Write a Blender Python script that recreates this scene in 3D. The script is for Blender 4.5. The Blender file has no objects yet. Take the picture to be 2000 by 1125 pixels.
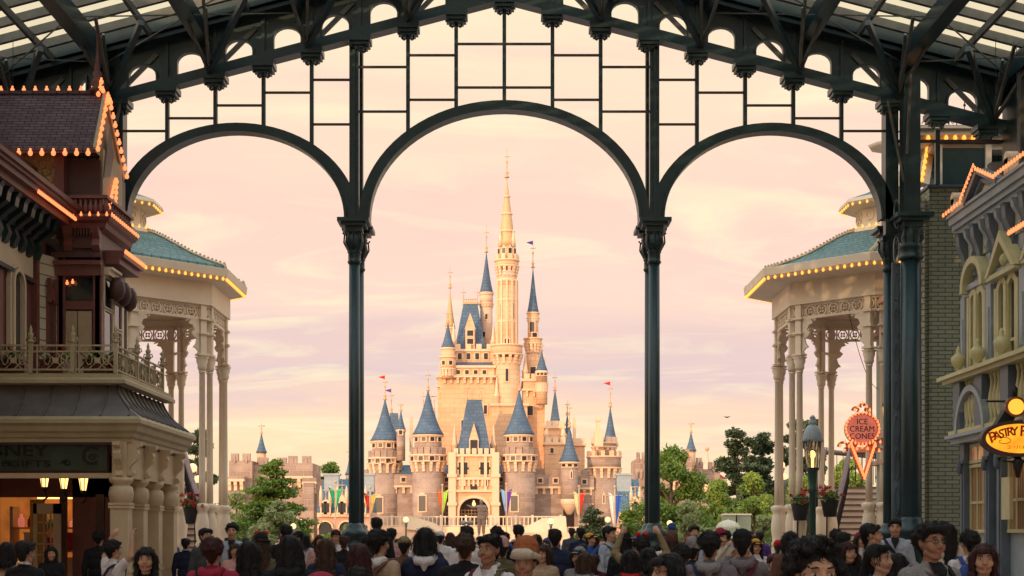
import bpy, bmesh, math, random
import numpy as np
from mathutils import Vector, Matrix, noise as mnoise
SC = bpy.context.scene
COL = SC.collection
R = random.Random(7)
PI = math.pi
F = 2889.0; CX = 985.0; CY = 1050.0; H = 1.6
def P(px, py, Y):
    return Vector(((px-CX)/F*Y, Y, H+(CY-py)/F*Y))
def X(px, Y): return (px-CX)/F*Y
def Z(py, Y): return H+(CY-py)/F*Y

# ------------------------------------------------------------------ materials
MATS = {}
def newmat(name):
    m = bpy.data.materials.new(name); m.use_nodes = True
    nt = m.node_tree
    b = nt.nodes['Principled BSDF']
    MATS[name] = m
    return m, nt, b
def rgb(c): return (c[0], c[1], c[2], 1.0)
def N(nt, t, **kw):
    n = nt.nodes.new(t)
    for k, v in kw.items():
        if k in n.inputs: n.inputs[k].default_value = v
        else: setattr(n, k, v)
    return n
def mixc(nt, fac, a, b, blend='MIX'):
    n = nt.nodes.new('ShaderNodeMix'); n.data_type = 'RGBA'; n.blend_type = blend
    for i, v in ((0, fac), (6, a), (7, b)):
        if hasattr(v, 'links'): nt.links.new(v, n.inputs[i])
        else: n.inputs[i].default_value = v if i == 0 else rgb(v)
    return n.outputs[2]
def ramp(nt, src, a, b):
    n = nt.nodes.new('ShaderNodeMapRange'); n.inputs[1].default_value = a; n.inputs[2].default_value = b
    nt.links.new(src, n.inputs[0]); return n.outputs[0]
def paint(name, c, rough=.5, var=.22, scale=3.0, bump=.12, metal=0.0, fine=40.0, spec=.5, dirt=None):
    """painted or plain surface with patchy wear and a slight texture"""
    m, nt, b = newmat(name)
    tc = N(nt, 'ShaderNodeTexCoord')
    n1 = N(nt, 'ShaderNodeTexNoise', Scale=scale, Detail=6.0, Roughness=.65); nt.links.new(tc.outputs['Object'], n1.inputs['Vector'])
    n2 = N(nt, 'ShaderNodeTexNoise', Scale=fine, Detail=3.0); nt.links.new(tc.outputs['Object'], n2.inputs['Vector'])
    lo = tuple(x*(1-var) for x in c); hi = tuple(min(1, x*(1+var)) for x in c)
    col = mixc(nt, ramp(nt, n1.outputs[0], .3, .7), lo, hi)
    if dirt:
        col = mixc(nt, ramp(nt, n2.outputs[0], .55, .75), col, dirt)
    nt.links.new(col, b.inputs['Base Color'])
    b.inputs['Roughness'].default_value = rough; b.inputs['Metallic'].default_value = metal
    b.inputs['Specular IOR Level'].default_value = spec
    bp = N(nt, 'ShaderNodeBump', Strength=bump, Distance=.02)
    nt.links.new(n2.outputs[0], bp.inputs['Height']); nt.links.new(bp.outputs[0], b.inputs['Normal'])
    return m
def brick(name, c1, c2, mort, bw, bh, ms, rough=.8, bump=.5, off=.5, nvar=.25, spec=.3):
    """courses of brick, stone, shingle or board laid out in metres on the UVs"""
    m, nt, b = newmat(name)
    tc = N(nt, 'ShaderNodeTexCoord')
    br = N(nt, 'ShaderNodeTexBrick'); br.offset = off
    br.inputs['Scale'].default_value = 1.0
    br.inputs['Brick Width'].default_value = bw; br.inputs['Row Height'].default_value = bh
    br.inputs['Mortar Size'].default_value = ms; br.inputs['Mortar Smooth'].default_value = .3
    br.inputs['Bias'].default_value = 0
    br.inputs['Color1'].default_value = rgb(c1); br.inputs['Color2'].default_value = rgb(c2); br.inputs['Mortar'].default_value = rgb(mort)
    nz = N(nt, 'ShaderNodeTexNoise', Scale=.6, Detail=6.0, Roughness=.7)
    n3 = N(nt, 'ShaderNodeTexNoise', Scale=14.0, Detail=4.0)
    nt.links.new(tc.outputs['UV'], br.inputs['Vector']); nt.links.new(tc.outputs['Object'], nz.inputs['Vector']); nt.links.new(tc.outputs['Object'], n3.inputs['Vector'])
    v = N(nt, 'ShaderNodeMapRange'); v.inputs[1].default_value = .25; v.inputs[2].default_value = .75; v.inputs[3].default_value = 1-nvar; v.inputs[4].default_value = 1+nvar
    nt.links.new(nz.outputs[0], v.inputs[0])
    vm = N(nt, 'ShaderNodeVectorMath'); vm.operation = 'SCALE'
    nt.links.new(br.outputs['Color'], vm.inputs[0]); nt.links.new(v.outputs[0], vm.inputs['Scale'])
    nt.links.new(vm.outputs[0], b.inputs['Base Color'])
    b.inputs['Roughness'].default_value = rough; b.inputs['Specular IOR Level'].default_value = spec
    inv = N(nt, 'ShaderNodeMath'); inv.operation = 'MULTIPLY_ADD'; inv.inputs[1].default_value = -1.0
    nt.links.new(br.outputs['Fac'], inv.inputs[0]); nt.links.new(n3.outputs[0], inv.inputs[2])
    bp = N(nt, 'ShaderNodeBump', Strength=bump, Distance=ms*1.5)
    nt.links.new(inv.outputs[0], bp.inputs['Height']); nt.links.new(bp.outputs[0], b.inputs['Normal'])
    return m
def emit(name, c, s, base=None):
    m, nt, b = newmat(name)
    b.inputs['Base Color'].default_value = rgb(base or c); b.inputs['Emission Color'].default_value = rgb(c); b.inputs['Emission Strength'].default_value = s
    b.inputs['Roughness'].default_value = .3
    return m
def emit_var(name, c, c2, s, scale=2.0):
    """lit interior, translucent panel or face with added glow, unevenly bright"""
    m, nt, b = newmat(name)
    tc = N(nt, 'ShaderNodeTexCoord'); nz = N(nt, 'ShaderNodeTexNoise', Scale=scale, Detail=3.0)
    nt.links.new(tc.outputs['Object'], nz.inputs['Vector'])
    col = mixc(nt, ramp(nt, nz.outputs[0], .35, .65), c, c2)
    nt.links.new(col, b.inputs['Emission Color']); nt.links.new(col, b.inputs['Base Color']); b.inputs['Emission Strength'].default_value = s
    return m
def leafmat(name, c1, c2, tr=.35):
    m, nt, b = newmat(name)
    tc = N(nt, 'ShaderNodeTexCoord'); nz = N(nt, 'ShaderNodeTexNoise', Scale=.9, Detail=5.0, Roughness=.7)
    nt.links.new(tc.outputs['Object'], nz.inputs['Vector'])
    col = mixc(nt, ramp(nt, nz.outputs[0], .35, .65), c1, c2)
    nt.links.new(col, b.inputs['Base Color']); b.inputs['Roughness'].default_value = .6
    t = N(nt, 'ShaderNodeBsdfTranslucent'); nt.links.new(col, t.inputs['Color'])
    mx = N(nt, 'ShaderNodeMixShader'); mx.inputs[0].default_value = tr
    out = nt.nodes['Material Output']
    nt.links.new(b.outputs[0], mx.inputs[1]); nt.links.new(t.outputs[0], mx.inputs[2]); nt.links.new(mx.outputs[0], out.inputs['Surface'])
    return m
def hairmat(name, c):
    m, nt, b = newmat(name)
    tc = N(nt, 'ShaderNodeTexCoord'); mp = N(nt, 'ShaderNodeMapping'); mp.inputs['Scale'].default_value = (60, 60, 6)
    nz = N(nt, 'ShaderNodeTexNoise', Scale=2.0, Detail=4.0)
    nt.links.new(tc.outputs['Object'], mp.inputs['Vector']); nt.links.new(mp.outputs[0], nz.inputs['Vector'])
    col = mixc(nt, ramp(nt, nz.outputs[0], .3, .7), tuple(x*.5 for x in c), tuple(x*1.6 for x in c))
    nt.links.new(col, b.inputs['Base Color']); b.inputs['Roughness'].default_value = .6; b.inputs['Specular IOR Level'].default_value = .3
    bp = N(nt, 'ShaderNodeBump', Strength=.8, Distance=.01); nt.links.new(nz.outputs[0], bp.inputs['Height']); nt.links.new(bp.outputs[0], b.inputs['Normal'])
    return m
def cloth(name, c, rough=.85, folds=.6):
    m, nt, b = newmat(name)
    tc = N(nt, 'ShaderNodeTexCoord')
    w = N(nt, 'ShaderNodeTexNoise', Scale=5.0, Detail=2.0, Distortion=1.6); nt.links.new(tc.outputs['Object'], w.inputs['Vector'])
    n2 = N(nt, 'ShaderNodeTexNoise', Scale=120.0, Detail=2.0); nt.links.new(tc.outputs['Object'], n2.inputs['Vector'])
    col = mixc(nt, ramp(nt, n2.outputs[0], .3, .7), tuple(x*.82 for x in c), tuple(min(1, x*1.15) for x in c))
    nt.links.new(col, b.inputs['Base Color']); b.inputs['Roughness'].default_value = rough; b.inputs['Specular IOR Level'].default_value = .25
    bp = N(nt, 'ShaderNodeBump', Strength=folds, Distance=.06); nt.links.new(w.outputs[0], bp.inputs['Height'])
    nt.links.new(bp.outputs[0], b.inputs['Normal'])
    return m
def S(r, g, b_):   # sRGB 0-255 -> linear
    f = lambda v: (v/255/12.92) if v/255 <= .04045 else ((v/255+.055)/1.055)**2.4
    return (f(r), f(g), f(b_))

M_steel = paint('green_steel_paint', (.012, .035, .039), .36, .35, 1.5, .15, fine=25)
M_steel2 = paint('weathered_steel_paint', (.10, .10, .085), .5, .4, 2.5, .2, fine=30)
M_bar = paint('brown_steel_bar', (.05, .03, .025), .5, .3, 2)
M_cream = paint('cream_paint', S(214, 196, 170), .55, .07, 1.2, .08)
M_creamd = paint('aged_cream_paint', S(186, 164, 134), .6, .12, 1.8, .1)
M_bulb = emit('warm_bulb_glass', (1.0, .25, .085), 1.7)
M_bulby = emit('amber_bulb_glass', (1.0, .42, .06), 1.6)
M_globe = emit('lamp_globe_glass', (1.0, .62, .28), 1.25)
M_lampg = emit('lantern_glow', (1.0, .55, .16), 3.0)
M_castle = brick('cream_castle_stucco', (.80, .485, .285), (.73, .435, .25), (.58, .34, .20), 1.3, .62, .03, .8, .3, nvar=.13)
M_trimc = paint('castle_cream_trim', (.80, .54, .35), .6, .06, 1.0)
M_stone = brick('castle_stone', (.47, .335, .265), (.33, .225, .18), (.45, .34, .27), 1.45, .6, .055, .9, .7, nvar=.2)
M_croof = brick('castle_blue_roof', (.10, .155, .225), (.075, .12, .185), (.05, .09, .14), .7, .45, .03, .6, .4, nvar=.25)
M_gold = paint('gilded_metal', (.62, .36, .16), .4, .2, 5)
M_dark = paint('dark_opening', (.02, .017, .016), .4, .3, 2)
M_wglass = paint('dark_window_glass', (.02, .024, .028), .08, .3, 1.2, .02, spec=.9)
M_tile = brick('green_slate_roof', (.085, .17, .15), (.055, .12, .108), (.02, .05, .055), .28, .2, .02, .55, .7, nvar=.2)
M_shingle = brick('brown_roof_shingle', (.17, .10, .105), (.105, .068, .075), (.02, .012, .014), .22, .078, .009, .8, .9, nvar=.25)
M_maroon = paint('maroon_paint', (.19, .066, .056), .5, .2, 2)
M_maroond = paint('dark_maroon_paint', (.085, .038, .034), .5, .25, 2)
M_siding = brick('cream_board_siding', (.62, .56, .42), (.57, .51, .39), (.16, .135, .10), 9, .2, .012, .6, .5, nvar=.08)
M_olive = paint('olive_cream_paint', (.42, .34, .20), .55, .15, 2)
M_tan = paint('tan_column_paint', (.58, .44, .28), .55, .12, 3)
M_gbrick = brick('painted_green_brick', (.36, .375, .265), (.31, .33, .23), (.12, .13, .09), .30, .088, .011, .75, .9, nvar=.18)
M_lbrick = brick('pale_painted_brick', (.66, .60, .48), (.58, .53, .42), (.25, .22, .17), .46, .125, .014, .75, .9, nvar=.15)
M_navy = paint('slate_blue_paint', (.115, .145, .185), .5, .2, 2.5)
M_greyb = paint('blue_grey_paint', (.32, .37, .40), .5, .15, 2.5)
M_greenyel = paint('pale_olive_paint', (.60, .54, .29), .55, .1, 2.5)
M_lead = paint('lead_roof_sheet', (.13, .11, .10), .5, .3, 2, .2)
M_signg = paint('dark_green_sign_paint', (.022, .042, .024), .45, .4, 3)
M_signl = paint('dark_gilt_letter', (.010, .010, .008), .35, .3, 8, metal=.4)
M_red = paint('red_brown_paint', (.13, .028, .018), .5, .3, 2)
M_pink = emit_var('rose_face_added_glow', (.62, .17, .11), (.50, .12, .08), .8, 5)  # sign face glow added in place of light from its bulbs
M_blk = paint('black_paint', (.010, .010, .011), .6, .3, 3)
M_sflr = paint('asphalt_paving', (.34, .27, .24), .85, .25, .6, .3)
M_green = leafmat('leaf_green', (.075, .15, .022), (.18, .27, .04))
M_greeny = leafmat('leaf_bright_green', (.16, .25, .04), (.36, .45, .09))
M_greend = leafmat('leaf_dark_pine', (.04, .065, .03), (.085, .12, .05), .25)
M_greeng = leafmat('leaf_grey_green', (.20, .25, .10), (.36, .40, .18))
M_bark = paint('tree_bark', (.075, .05, .035), .9, .3, 4, .6)
M_flr = paint('red_petals', (.42, .015, .02), .6, .3, 20)
M_flp = paint('violet_petals', (.06, .03, .22), .6, .3, 20)
M_flw = paint('white_petals', (.6, .55, .45), .6, .2, 20)

# ------------------------------------------------------------------ mesh collector
ORG = {}
class MB:
    def __init__(s): s.v = []; s.f = []; s.uv = []; s.sm = []
    def add(s, vs, fs, uvs=None, smooth=False):
        o = len(s.v); s.v += [tuple(x) for x in vs]
        for i, f in enumerate(fs):
            s.f.append(tuple(o+k for k in f)); s.uv.append(uvs[i] if uvs else None); s.sm.append(smooth)
        return s
    def box(s, c, d, rz=0.0, M=None):
        x, y, z = d[0]/2, d[1]/2, d[2]/2
        vs = [Vector((a*x, b*y, e*z)) for a in (-1, 1) for b in (-1, 1) for e in (-1, 1)]
        if M is None: M = Matrix.Rotation(rz, 3, 'Z')
        vs = [M @ v + Vector(c) for v in vs]
        return s.add(vs, [(0, 1, 3, 2), (4, 6, 7, 5), (0, 4, 5, 1), (2, 3, 7, 6), (0, 2, 6, 4), (1, 5, 7, 3)])
    def bx(s, x0, x1, y0, y1, z0, z1):
        return s.box(((x0+x1)/2, (y0+y1)/2, (z0+z1)/2), (abs(x1-x0), abs(y1-y0), abs(z1-z0)))
    def bar(s, a, b, w, h=None, up=(0, 0, 1)):
        a = Vector(a); b = Vector(b); d = b-a; L = d.length
        if L < 1e-6: return s
        d.normalize(); u = Vector(up)
        if abs(d.dot(u)) > .98: u = Vector((0, 1, 0))
        r = d.cross(u).normalized(); u = r.cross(d).normalized()
        M = Matrix((r, d, u)).transposed()
        return s.box((a+b)/2, (w, L, h or w), M=M)
    def tube(s, pts, rs, n=8, cap=True, smooth=True):
        pts = [Vector(p) for p in pts]
        if not hasattr(rs, '__len__'): rs = [rs]*len(pts)
        vs = []; ref = None
        for i, p in enumerate(pts):
            d = (pts[min(i+1, len(pts)-1)]-pts[max(i-1, 0)]).normalized()
            if ref is None:
                ref = Vector((1, 0, 0)) if abs(d.x) < .9 else Vector((0, 1, 0))
            a = (ref - d*ref.dot(d)).normalized(); b = d.cross(a); ref = a
            for k in range(n):
                t = 2*PI*k/n
                vs.append(p+(a*math.cos(t)+b*math.sin(t))*rs[i])
        fs = []
        for i in range(len(pts)-1):
            for k in range(n):
                k2 = (k+1) % n
                fs.append((i*n+k, i*n+k2, (i+1)*n+k2, (i+1)*n+k))
        s.add(vs, fs, smooth=smooth)
        if cap:
            o = len(s.v)-len(vs)
            s.f.append(tuple(o+k for k in reversed(range(n)))); s.uv.append(None); s.sm.append(False)
            o2 = o+(len(pts)-1)*n
            s.f.append(tuple(o2+k for k in range(n))); s.uv.append(None); s.sm.append(False)
        return s
    def lathe(s, prof, c=(0, 0, 0), n=16, smooth=True, a0=0.0, sx=1.0, sy=1.0):
        """prof: list of (r, z) from bottom to top"""
        c = Vector(c); vs = []; uvr = []
        dist = 0; last = None
        for (r, z) in prof:
            if last: dist += math.hypot(r-last[0], z-last[1])
            last = (r, z); uvr.append(dist)
            for k in range(n):
                t = a0+2*PI*k/n
                vs.append(c+Vector((r*math.cos(t)*sx, r*math.sin(t)*sy, z)))
        rm = max(p[0] for p in prof)
        fs = []; uv = []
        for i in range(len(prof)-1):
            for k in range(n):
                k2 = (k+1) % n
                fs.append((i*n+k, i*n+k2, (i+1)*n+k2, (i+1)*n+k))
                u0 = 2*PI*k/n*rm; u1 = 2*PI*(k+1)/n*rm
                uv.append(((u0, uvr[i]), (u1, uvr[i]), (u1, uvr[i+1]), (u0, uvr[i+1])))
        s.add(vs, fs, uv, smooth)
        o = len(s.v)-len(vs)
        if tuple(prof[0]) == tuple(prof[-1]): return s
        if prof[0][0] > 1e-4: s.f.append(tuple(o+k for k in reversed(range(n)))); s.uv.append(None); s.sm.append(False)
        if prof[-1][0] > 1e-4: s.f.append(tuple(o+(len(prof)-1)*n+k for k in range(n))); s.uv.append(None); s.sm.append(False)
        return s
    def ball(s, c, r, n=8, m=6, sq=(1, 1, 1)):
        prof = [(max(1e-5, r*math.sin(PI*i/m)), -r*math.cos(PI*i/m)) for i in range(m+1)]
        v0 = len(s.v); s.lathe(prof, (0, 0, 0), n)
        for i in range(v0, len(s.v)):
            a = s.v[i]; s.v[i] = (a[0]*sq[0]+c[0], a[1]*sq[1]+c[1], a[2]*sq[2]+c[2])
        return s
    def prism(s, poly, O, U, V, t, hole=None):
        """polygon given as (u,v) points in the plane O,U,V, extruded by t along U x V"""
        O = Vector(O); U = Vector(U).normalized(); V = Vector(V).normalized(); W = U.cross(V).normalized()
        n = len(poly)
        vs = [O+U*a+V*b for a, b in poly]+[O+U*a+V*b+W*t for a, b in poly]
        fs = [tuple(reversed(range(n))), tuple(range(n, 2*n))]+[(i, (i+1) % n, n+(i+1) % n, n+i) for i in range(n)]
        return s.add(vs, fs)
    def strip(s, outer, inner, O, U, V, t, closed=False):
        """band between two equally long point rows, extruded"""
        O = Vector(O); U = Vector(U).normalized(); V = Vector(V).normalized(); W = U.cross(V).normalized()
        n = len(outer); m = n if closed else n-1
        for i in range(m):
            j = (i+1) % n
            q = [outer[i], outer[j], inner[j], inner[i]]
            a = [O+U*p[0]+V*p[1] for p in q]; b = [x+W*t for x in a]
            fs = [(3, 2, 1, 0), (4, 5, 6, 7), (0, 1, 5, 4), (2, 3, 7, 6)]
            if not closed and i == 0: fs.append((0, 4, 7, 3))
            if not closed and i == m-1: fs.append((1, 2, 6, 5))
            s.add(a+b, fs)
        return s
    def grid(s, rows, uv=None, smooth=True):
        n = len(rows[0]); vs = [p for r in rows for p in r]; fs = []
        for i in range(len(rows)-1):
            for k in range(n-1): fs.append((i*n+k, i*n+k+1, (i+1)*n+k+1, (i+1)*n+k))
        return s.add(vs, fs, smooth=smooth)
    def build(s, name, mat, parent=None, loc=None, org=None, weld=False):
        if org is None: org = ORG.get(parent.name, Vector((0, 0, 0))) if parent else Vector((0, 0, 0))
        org = Vector(org)
        me = bpy.data.meshes.new(name)
        me.from_pydata([(v[0]-org.x, v[1]-org.y, v[2]-org.z) for v in s.v], [], s.f)
        uvl = me.uv_layers.new(name='UVMap').data
        for p, uv, sm in zip(me.polygons, s.uv, s.sm):
            p.use_smooth = sm
            if uv:
                for li, q in zip(p.loop_indices, uv): uvl[li].uv = q
            else:
                n = p.normal
                if abs(n.z) > .97: t = Vector((1, 0, 0)); b = Vector((0, 1, 0))
                else:
                    t = Vector((0, 0, 1)).cross(n).normalized(); b = n.cross(t)
                for li in p.loop_indices:
                    co = Vector(s.v[me.loops[li].vertex_index]); uvl[li].uv = (co.dot(t), co.dot(b))
        mats = mat if isinstance(mat, (list, tuple)) else [mat]
        for m_ in mats: me.materials.append(m_)
        o = bpy.data.objects.new(name, me); COL.objects.link(o)
        if parent: o.parent = parent
        if loc: o.location = loc
        ORG[o.name] = org if not (loc and not parent) else Vector((0, 0, 0))
        return o
def tag(o, label=None, cat=None, group=None, kind=None):
    if label: o['label'] = label
    if cat: o['category'] = cat
    if group: o['group'] = group
    if kind: o['kind'] = kind
    return o
def thing(name, label, cat, loc=(0, 0, 0), rz=0, group=None):
    o = bpy.data.objects.new(name, None); COL.objects.link(o)
    o.empty_display_size = .2
    o.location = loc; o.rotation_euler = (0, 0, rz)
    ORG[o.name] = Vector(loc)      # parts are written in world coordinates and shifted here
    return tag(o, label, cat, group)
def localthing(name, label, cat, loc, rz=0, group=None, sc=1.0):
    o = thing(name, label, cat, loc, rz, group); ORG[o.name] = Vector((0, 0, 0)); o.scale = (sc, sc, sc)
    return o
def copy_tree(o, parent=None, top=True):
    c = o.copy(); COL.objects.link(c)
    ORG[c.name] = ORG.get(o.name, Vector((0, 0, 0)))
    if parent: c.parent = parent
    for ch in list(o.children): copy_tree(ch, c, False)
    return c
def text(name, body, size, M, mat, parent, ext=.006, sx=1.0, align='CENTER', off=0.0):
    cu = bpy.data.curves.new(name, 'FONT'); cu.body = body; cu.size = size; cu.extrude = ext
    cu.align_x = align; cu.align_y = 'CENTER'; cu.resolution_u = 3; cu.offset = off
    t = bpy.data.objects.new(name, cu); COL.objects.link(t)
    dg = bpy.context.evaluated_depsgraph_get()
    me = bpy.data.meshes.new_from_object(t.evaluated_get(dg))
    bpy.data.objects.remove(t); bpy.data.curves.remove(cu)
    me.transform(Matrix.Diagonal((sx, 1, 1, 1))); me.transform(M)
    org = ORG.get(parent.name, Vector((0, 0, 0))); me.transform(Matrix.Translation(-org))
    me.materials.clear(); me.materials.append(mat)
    o = bpy.data.objects.new(name, me); COL.objects.link(o); o.parent = parent; ORG[o.name] = org
    return o
def TM(loc, n=(0, -1, 0), roll=0.0):
    """matrix standing a text upright at loc, facing direction n"""
    n = Vector(n).normalized(); z = Vector((0, 0, 1)); x = z.cross(n).normalized()
    M = Matrix((x, z, n)).transposed().to_4x4()
    return Matrix.Translation(Vector(loc)) @ M @ Matrix.Rotation(roll, 4, 'Z')
_bulb = {}
def bulbs(parent, pts, r=.035, mat=None, name='light_bulb', limit=100):
    """one small glowing bulb per point; past the limit one loose string"""
    mat = mat or M_bulb
    key = (r, mat.name)
    if key not in _bulb:
        b = MB().ball((0, 0, 0), r, 8, 5, (1, 1, 1.15)); b.lathe([(r*.5, r*.8), (r*.45, r*1.9)], (0, 0, 0), 6)
        o = b.build(name, mat); _bulb[key] = o.data; bpy.data.objects.remove(o)
    have = sum(1 for c in parent.children if c.name.startswith(name))
    org = ORG.get(parent.name, Vector((0, 0, 0)))
    rest = MB()
    for p in pts:
        if have < limit:
            o = bpy.data.objects.new(name, _bulb[key]); COL.objects.link(o); o.parent = parent; o.location = Vector(p)-org; have += 1
        else: rest.ball(p, r, 6, 4)
    if rest.v: tag(rest.build('light_bulb_string', mat, parent), kind='stuff')
def line(a, b, n, ends=True):
    a = Vector(a); b = Vector(b)
    return [a.lerp(b, i/(n-1) if ends else (i+.5)/n) for i in range(n)]
# ------------------------------------------------------------------ world, camera, light
w = bpy.data.worlds.new('World'); SC.world = w; w.use_nodes = True
nt = w.node_tree; bg = nt.nodes['Background']
SUN_EL = math.radians(9.5); SUN_AZ = math.radians(214)     # compass style: 0 = +Y, clockwise; behind the camera, from the left
sdir = Vector((math.sin(SUN_AZ)*math.cos(SUN_EL), math.cos(SUN_AZ)*math.cos(SUN_EL), math.sin(SUN_EL)))
sky = N(nt, 'ShaderNodeTexSky'); sky.sky_type = 'NISHITA'; sky.sun_disc = False; sky.sun_elevation = SUN_EL; sky.sun_rotation = SUN_AZ
sky.air_density = 1.6; sky.dust_density = 3.0
tc = N(nt, 'ShaderNodeTexCoord')
sep = N(nt, 'ShaderNodeSeparateXYZ'); nt.links.new(tc.outputs['Generated'], sep.inputs[0])
def mth(op, a, b=None):
    n = nt.nodes.new('ShaderNodeMath'); n.operation = op
    for i, v in enumerate((a, b)):
        if v is None: continue
        if hasattr(v, 'links'): nt.links.new(v, n.inputs[i])
        else: n.inputs[i].default_value = v
    return n.outputs[0]
den = mth('ADD', mth('MAXIMUM', sep.outputs[2], 0.0), .16)
cmb = N(nt, 'ShaderNodeCombineXYZ')
nt.links.new(mth('DIVIDE', sep.outputs[0], den), cmb.inputs[0]); nt.links.new(mth('DIVIDE', sep.outputs[1], den), cmb.inputs[1])
def cl(scale, det, sx, sy, off, rz=0.0, dist=.6):
    mp = N(nt, 'ShaderNodeMapping'); mp.inputs['Scale'].default_value = (sx, sy, 1); mp.inputs['Location'].default_value = (off, off*.7, 0); mp.inputs['Rotation'].default_value = (0, 0, rz)
    n = N(nt, 'ShaderNodeTexNoise', Scale=scale, Detail=det, Roughness=.58, Distortion=dist)
    nt.links.new(cmb.outputs[0], mp.inputs[0]); nt.links.new(mp.outputs[0], n.inputs['Vector']); return n.outputs[0]
el = mth('ADD', sep.outputs[2], mth('MULTIPLY', mth('SUBTRACT', cl(1.3, 6, .8, 1.4, 3.1, .1, .8), .5), .085))
cr = N(nt, 'ShaderNodeValToRGB'); nt.links.new(mth('MULTIPLY', el, 2.5), cr.inputs[0])
stops = [(0, (255, 220, 178)), (.16, (255, 226, 184)), (.22, (247, 214, 193)), (.27, (229, 203, 201)), (.33, (235, 205, 199)), (.39, (252, 217, 200)), (.55, (253, 213, 196)), (.68, (255, 223, 196)), (.85, (255, 231, 197))]
while len(cr.color_ramp.elements) < len(stops): cr.color_ramp.elements.new(.5)
for e_, (p_, c_) in zip(cr.color_ramp.elements, stops): e_.position = p_; e_.color = rgb(S(*c_))
a = cr.outputs[0]
a = mixc(nt, mth('MULTIPLY', ramp(nt, cl(1.7, 7, .9, 1.6, 8.3, .12, 1.0), .52, .68), .5), a, S(246, 206, 194))
a = mixc(nt, mth('MULTIPLY', ramp(nt, cl(2.0, 9, .8, 1.5, 14.2, -.1, 1.3), .50, .70), .8), a, S(255, 241, 203))
def vs(v, k):
    n = N(nt, 'ShaderNodeVectorMath'); n.operation = 'SCALE'; nt.links.new(v, n.inputs[0])
    if hasattr(k, 'links'): nt.links.new(k, n.inputs['Scale'])
    else: n.inputs['Scale'].default_value = k
    return n.outputs[0]
# the high cloud deck overhead is bright and neutral, and the sky brightens towards the sun behind the camera
a = mixc(nt, ramp(nt, sep.outputs[2], .40, .8), a, (1.15, 1.28, 1.42))
dt = N(nt, 'ShaderNodeVectorMath'); dt.operation = 'DOT_PRODUCT'; nt.links.new(tc.outputs['Generated'], dt.inputs[0]); dt.inputs[1].default_value = sdir
a = vs(a, mth('ADD', 1.0, mth('MULTIPLY', ramp(nt, dt.outputs['Value'], .2, 1.0), 1.2)))
# Nishita daylight under and between the clouds
sc_ = N(nt, 'ShaderNodeVectorMath'); sc_.operation = 'SCALE'; nt.links.new(sky.outputs[0], sc_.inputs[0]); sc_.inputs['Scale'].default_value = 1.0
cs = N(nt, 'ShaderNodeVectorMath'); cs.operation = 'SCALE'; nt.links.new(a, cs.inputs[0]); cs.inputs['Scale'].default_value = 1/.1
fin = mixc(nt, .94, sc_.outputs[0], cs.outputs[0])
nt.links.new(fin, bg.inputs['Color']); bg.inputs['Strength'].default_value = .111
SC.view_settings.view_transform = 'Standard'; SC.view_settings.look = 'None'; SC.view_settings.exposure = 0; SC.view_settings.gamma = 1
sl = bpy.data.lights.new('sun', 'SUN'); sl.energy = 2.7; sl.angle = math.radians(.5); sl.color = (1.0, .64, .36)
so = bpy.data.objects.new('sun', sl); COL.objects.link(so); so.rotation_euler = sdir.to_track_quat('Z', 'Y').to_euler()
cam = bpy.data.cameras.new('camera'); cam.sensor_width = 36; cam.lens = 36*F/2000
cam.shift_x = (1000-CX)/2000; cam.shift_y = (CY-562.5)/2000; cam.clip_end = 3000; cam.clip_start = .1
co = bpy.data.objects.new('camera', cam); COL.objects.link(co); co.location = (0, 0, H); co.rotation_euler = (PI/2, 0, 0); SC.camera = co

# ------------------------------------------------------------------ ground
g = MB(); g.add([(-700, -200, 0), (700, -200, 0), (700, 1500, 0), (-700, 1500, 0)], [(0, 1, 2, 3)]); tag(g.build('ground', M_sflr), kind='structure')

# ------------------------------------------------------------------ glass roofed street canopy
MOD = 94/F*30
YF = 30.0
can = thing('street_canopy', 'dark green iron and glass roof over the shopping street ending in three open arches', 'canopy', (0, YF, 0))
SL = .262
def zr(x, z0=13.72): return z0-SL*abs(x)
FC = 4.36  # chord underside at the centre, px
def zchord(x): return Z(4, YF)-SL*abs(x)      # underside of the chord
CH = .20
# chord: two bars following the gable
for s in (-1, 1):
    b = MB(); b.prism([(0, zchord(0)), (s*14, zchord(14)), (s*14, zchord(14)+CH), (0, zchord(0)+CH)], (0, YF+.15, 0), (1, 0, 0), (0, 0, 1), .34*(1))
    b.prism([(0, zchord(0)+1.10), (s*14, zchord(14)+1.10), (s*14, zchord(14)+1.42), (0, zchord(0)+1.42)], (0, YF+.12, 0), (1, 0, 0), (0, 0, 1), .5)
    b.prism([(0, zchord(0)+.98), (s*14, zchord(14)+.98), (s*14, zchord(14)+1.06), (0, zchord(0)+1.06)], (0, YF+.1, 0), (1, 0, 0), (0, 0, 1), .42)
    b.build('chord', M_steel, can)
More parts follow.
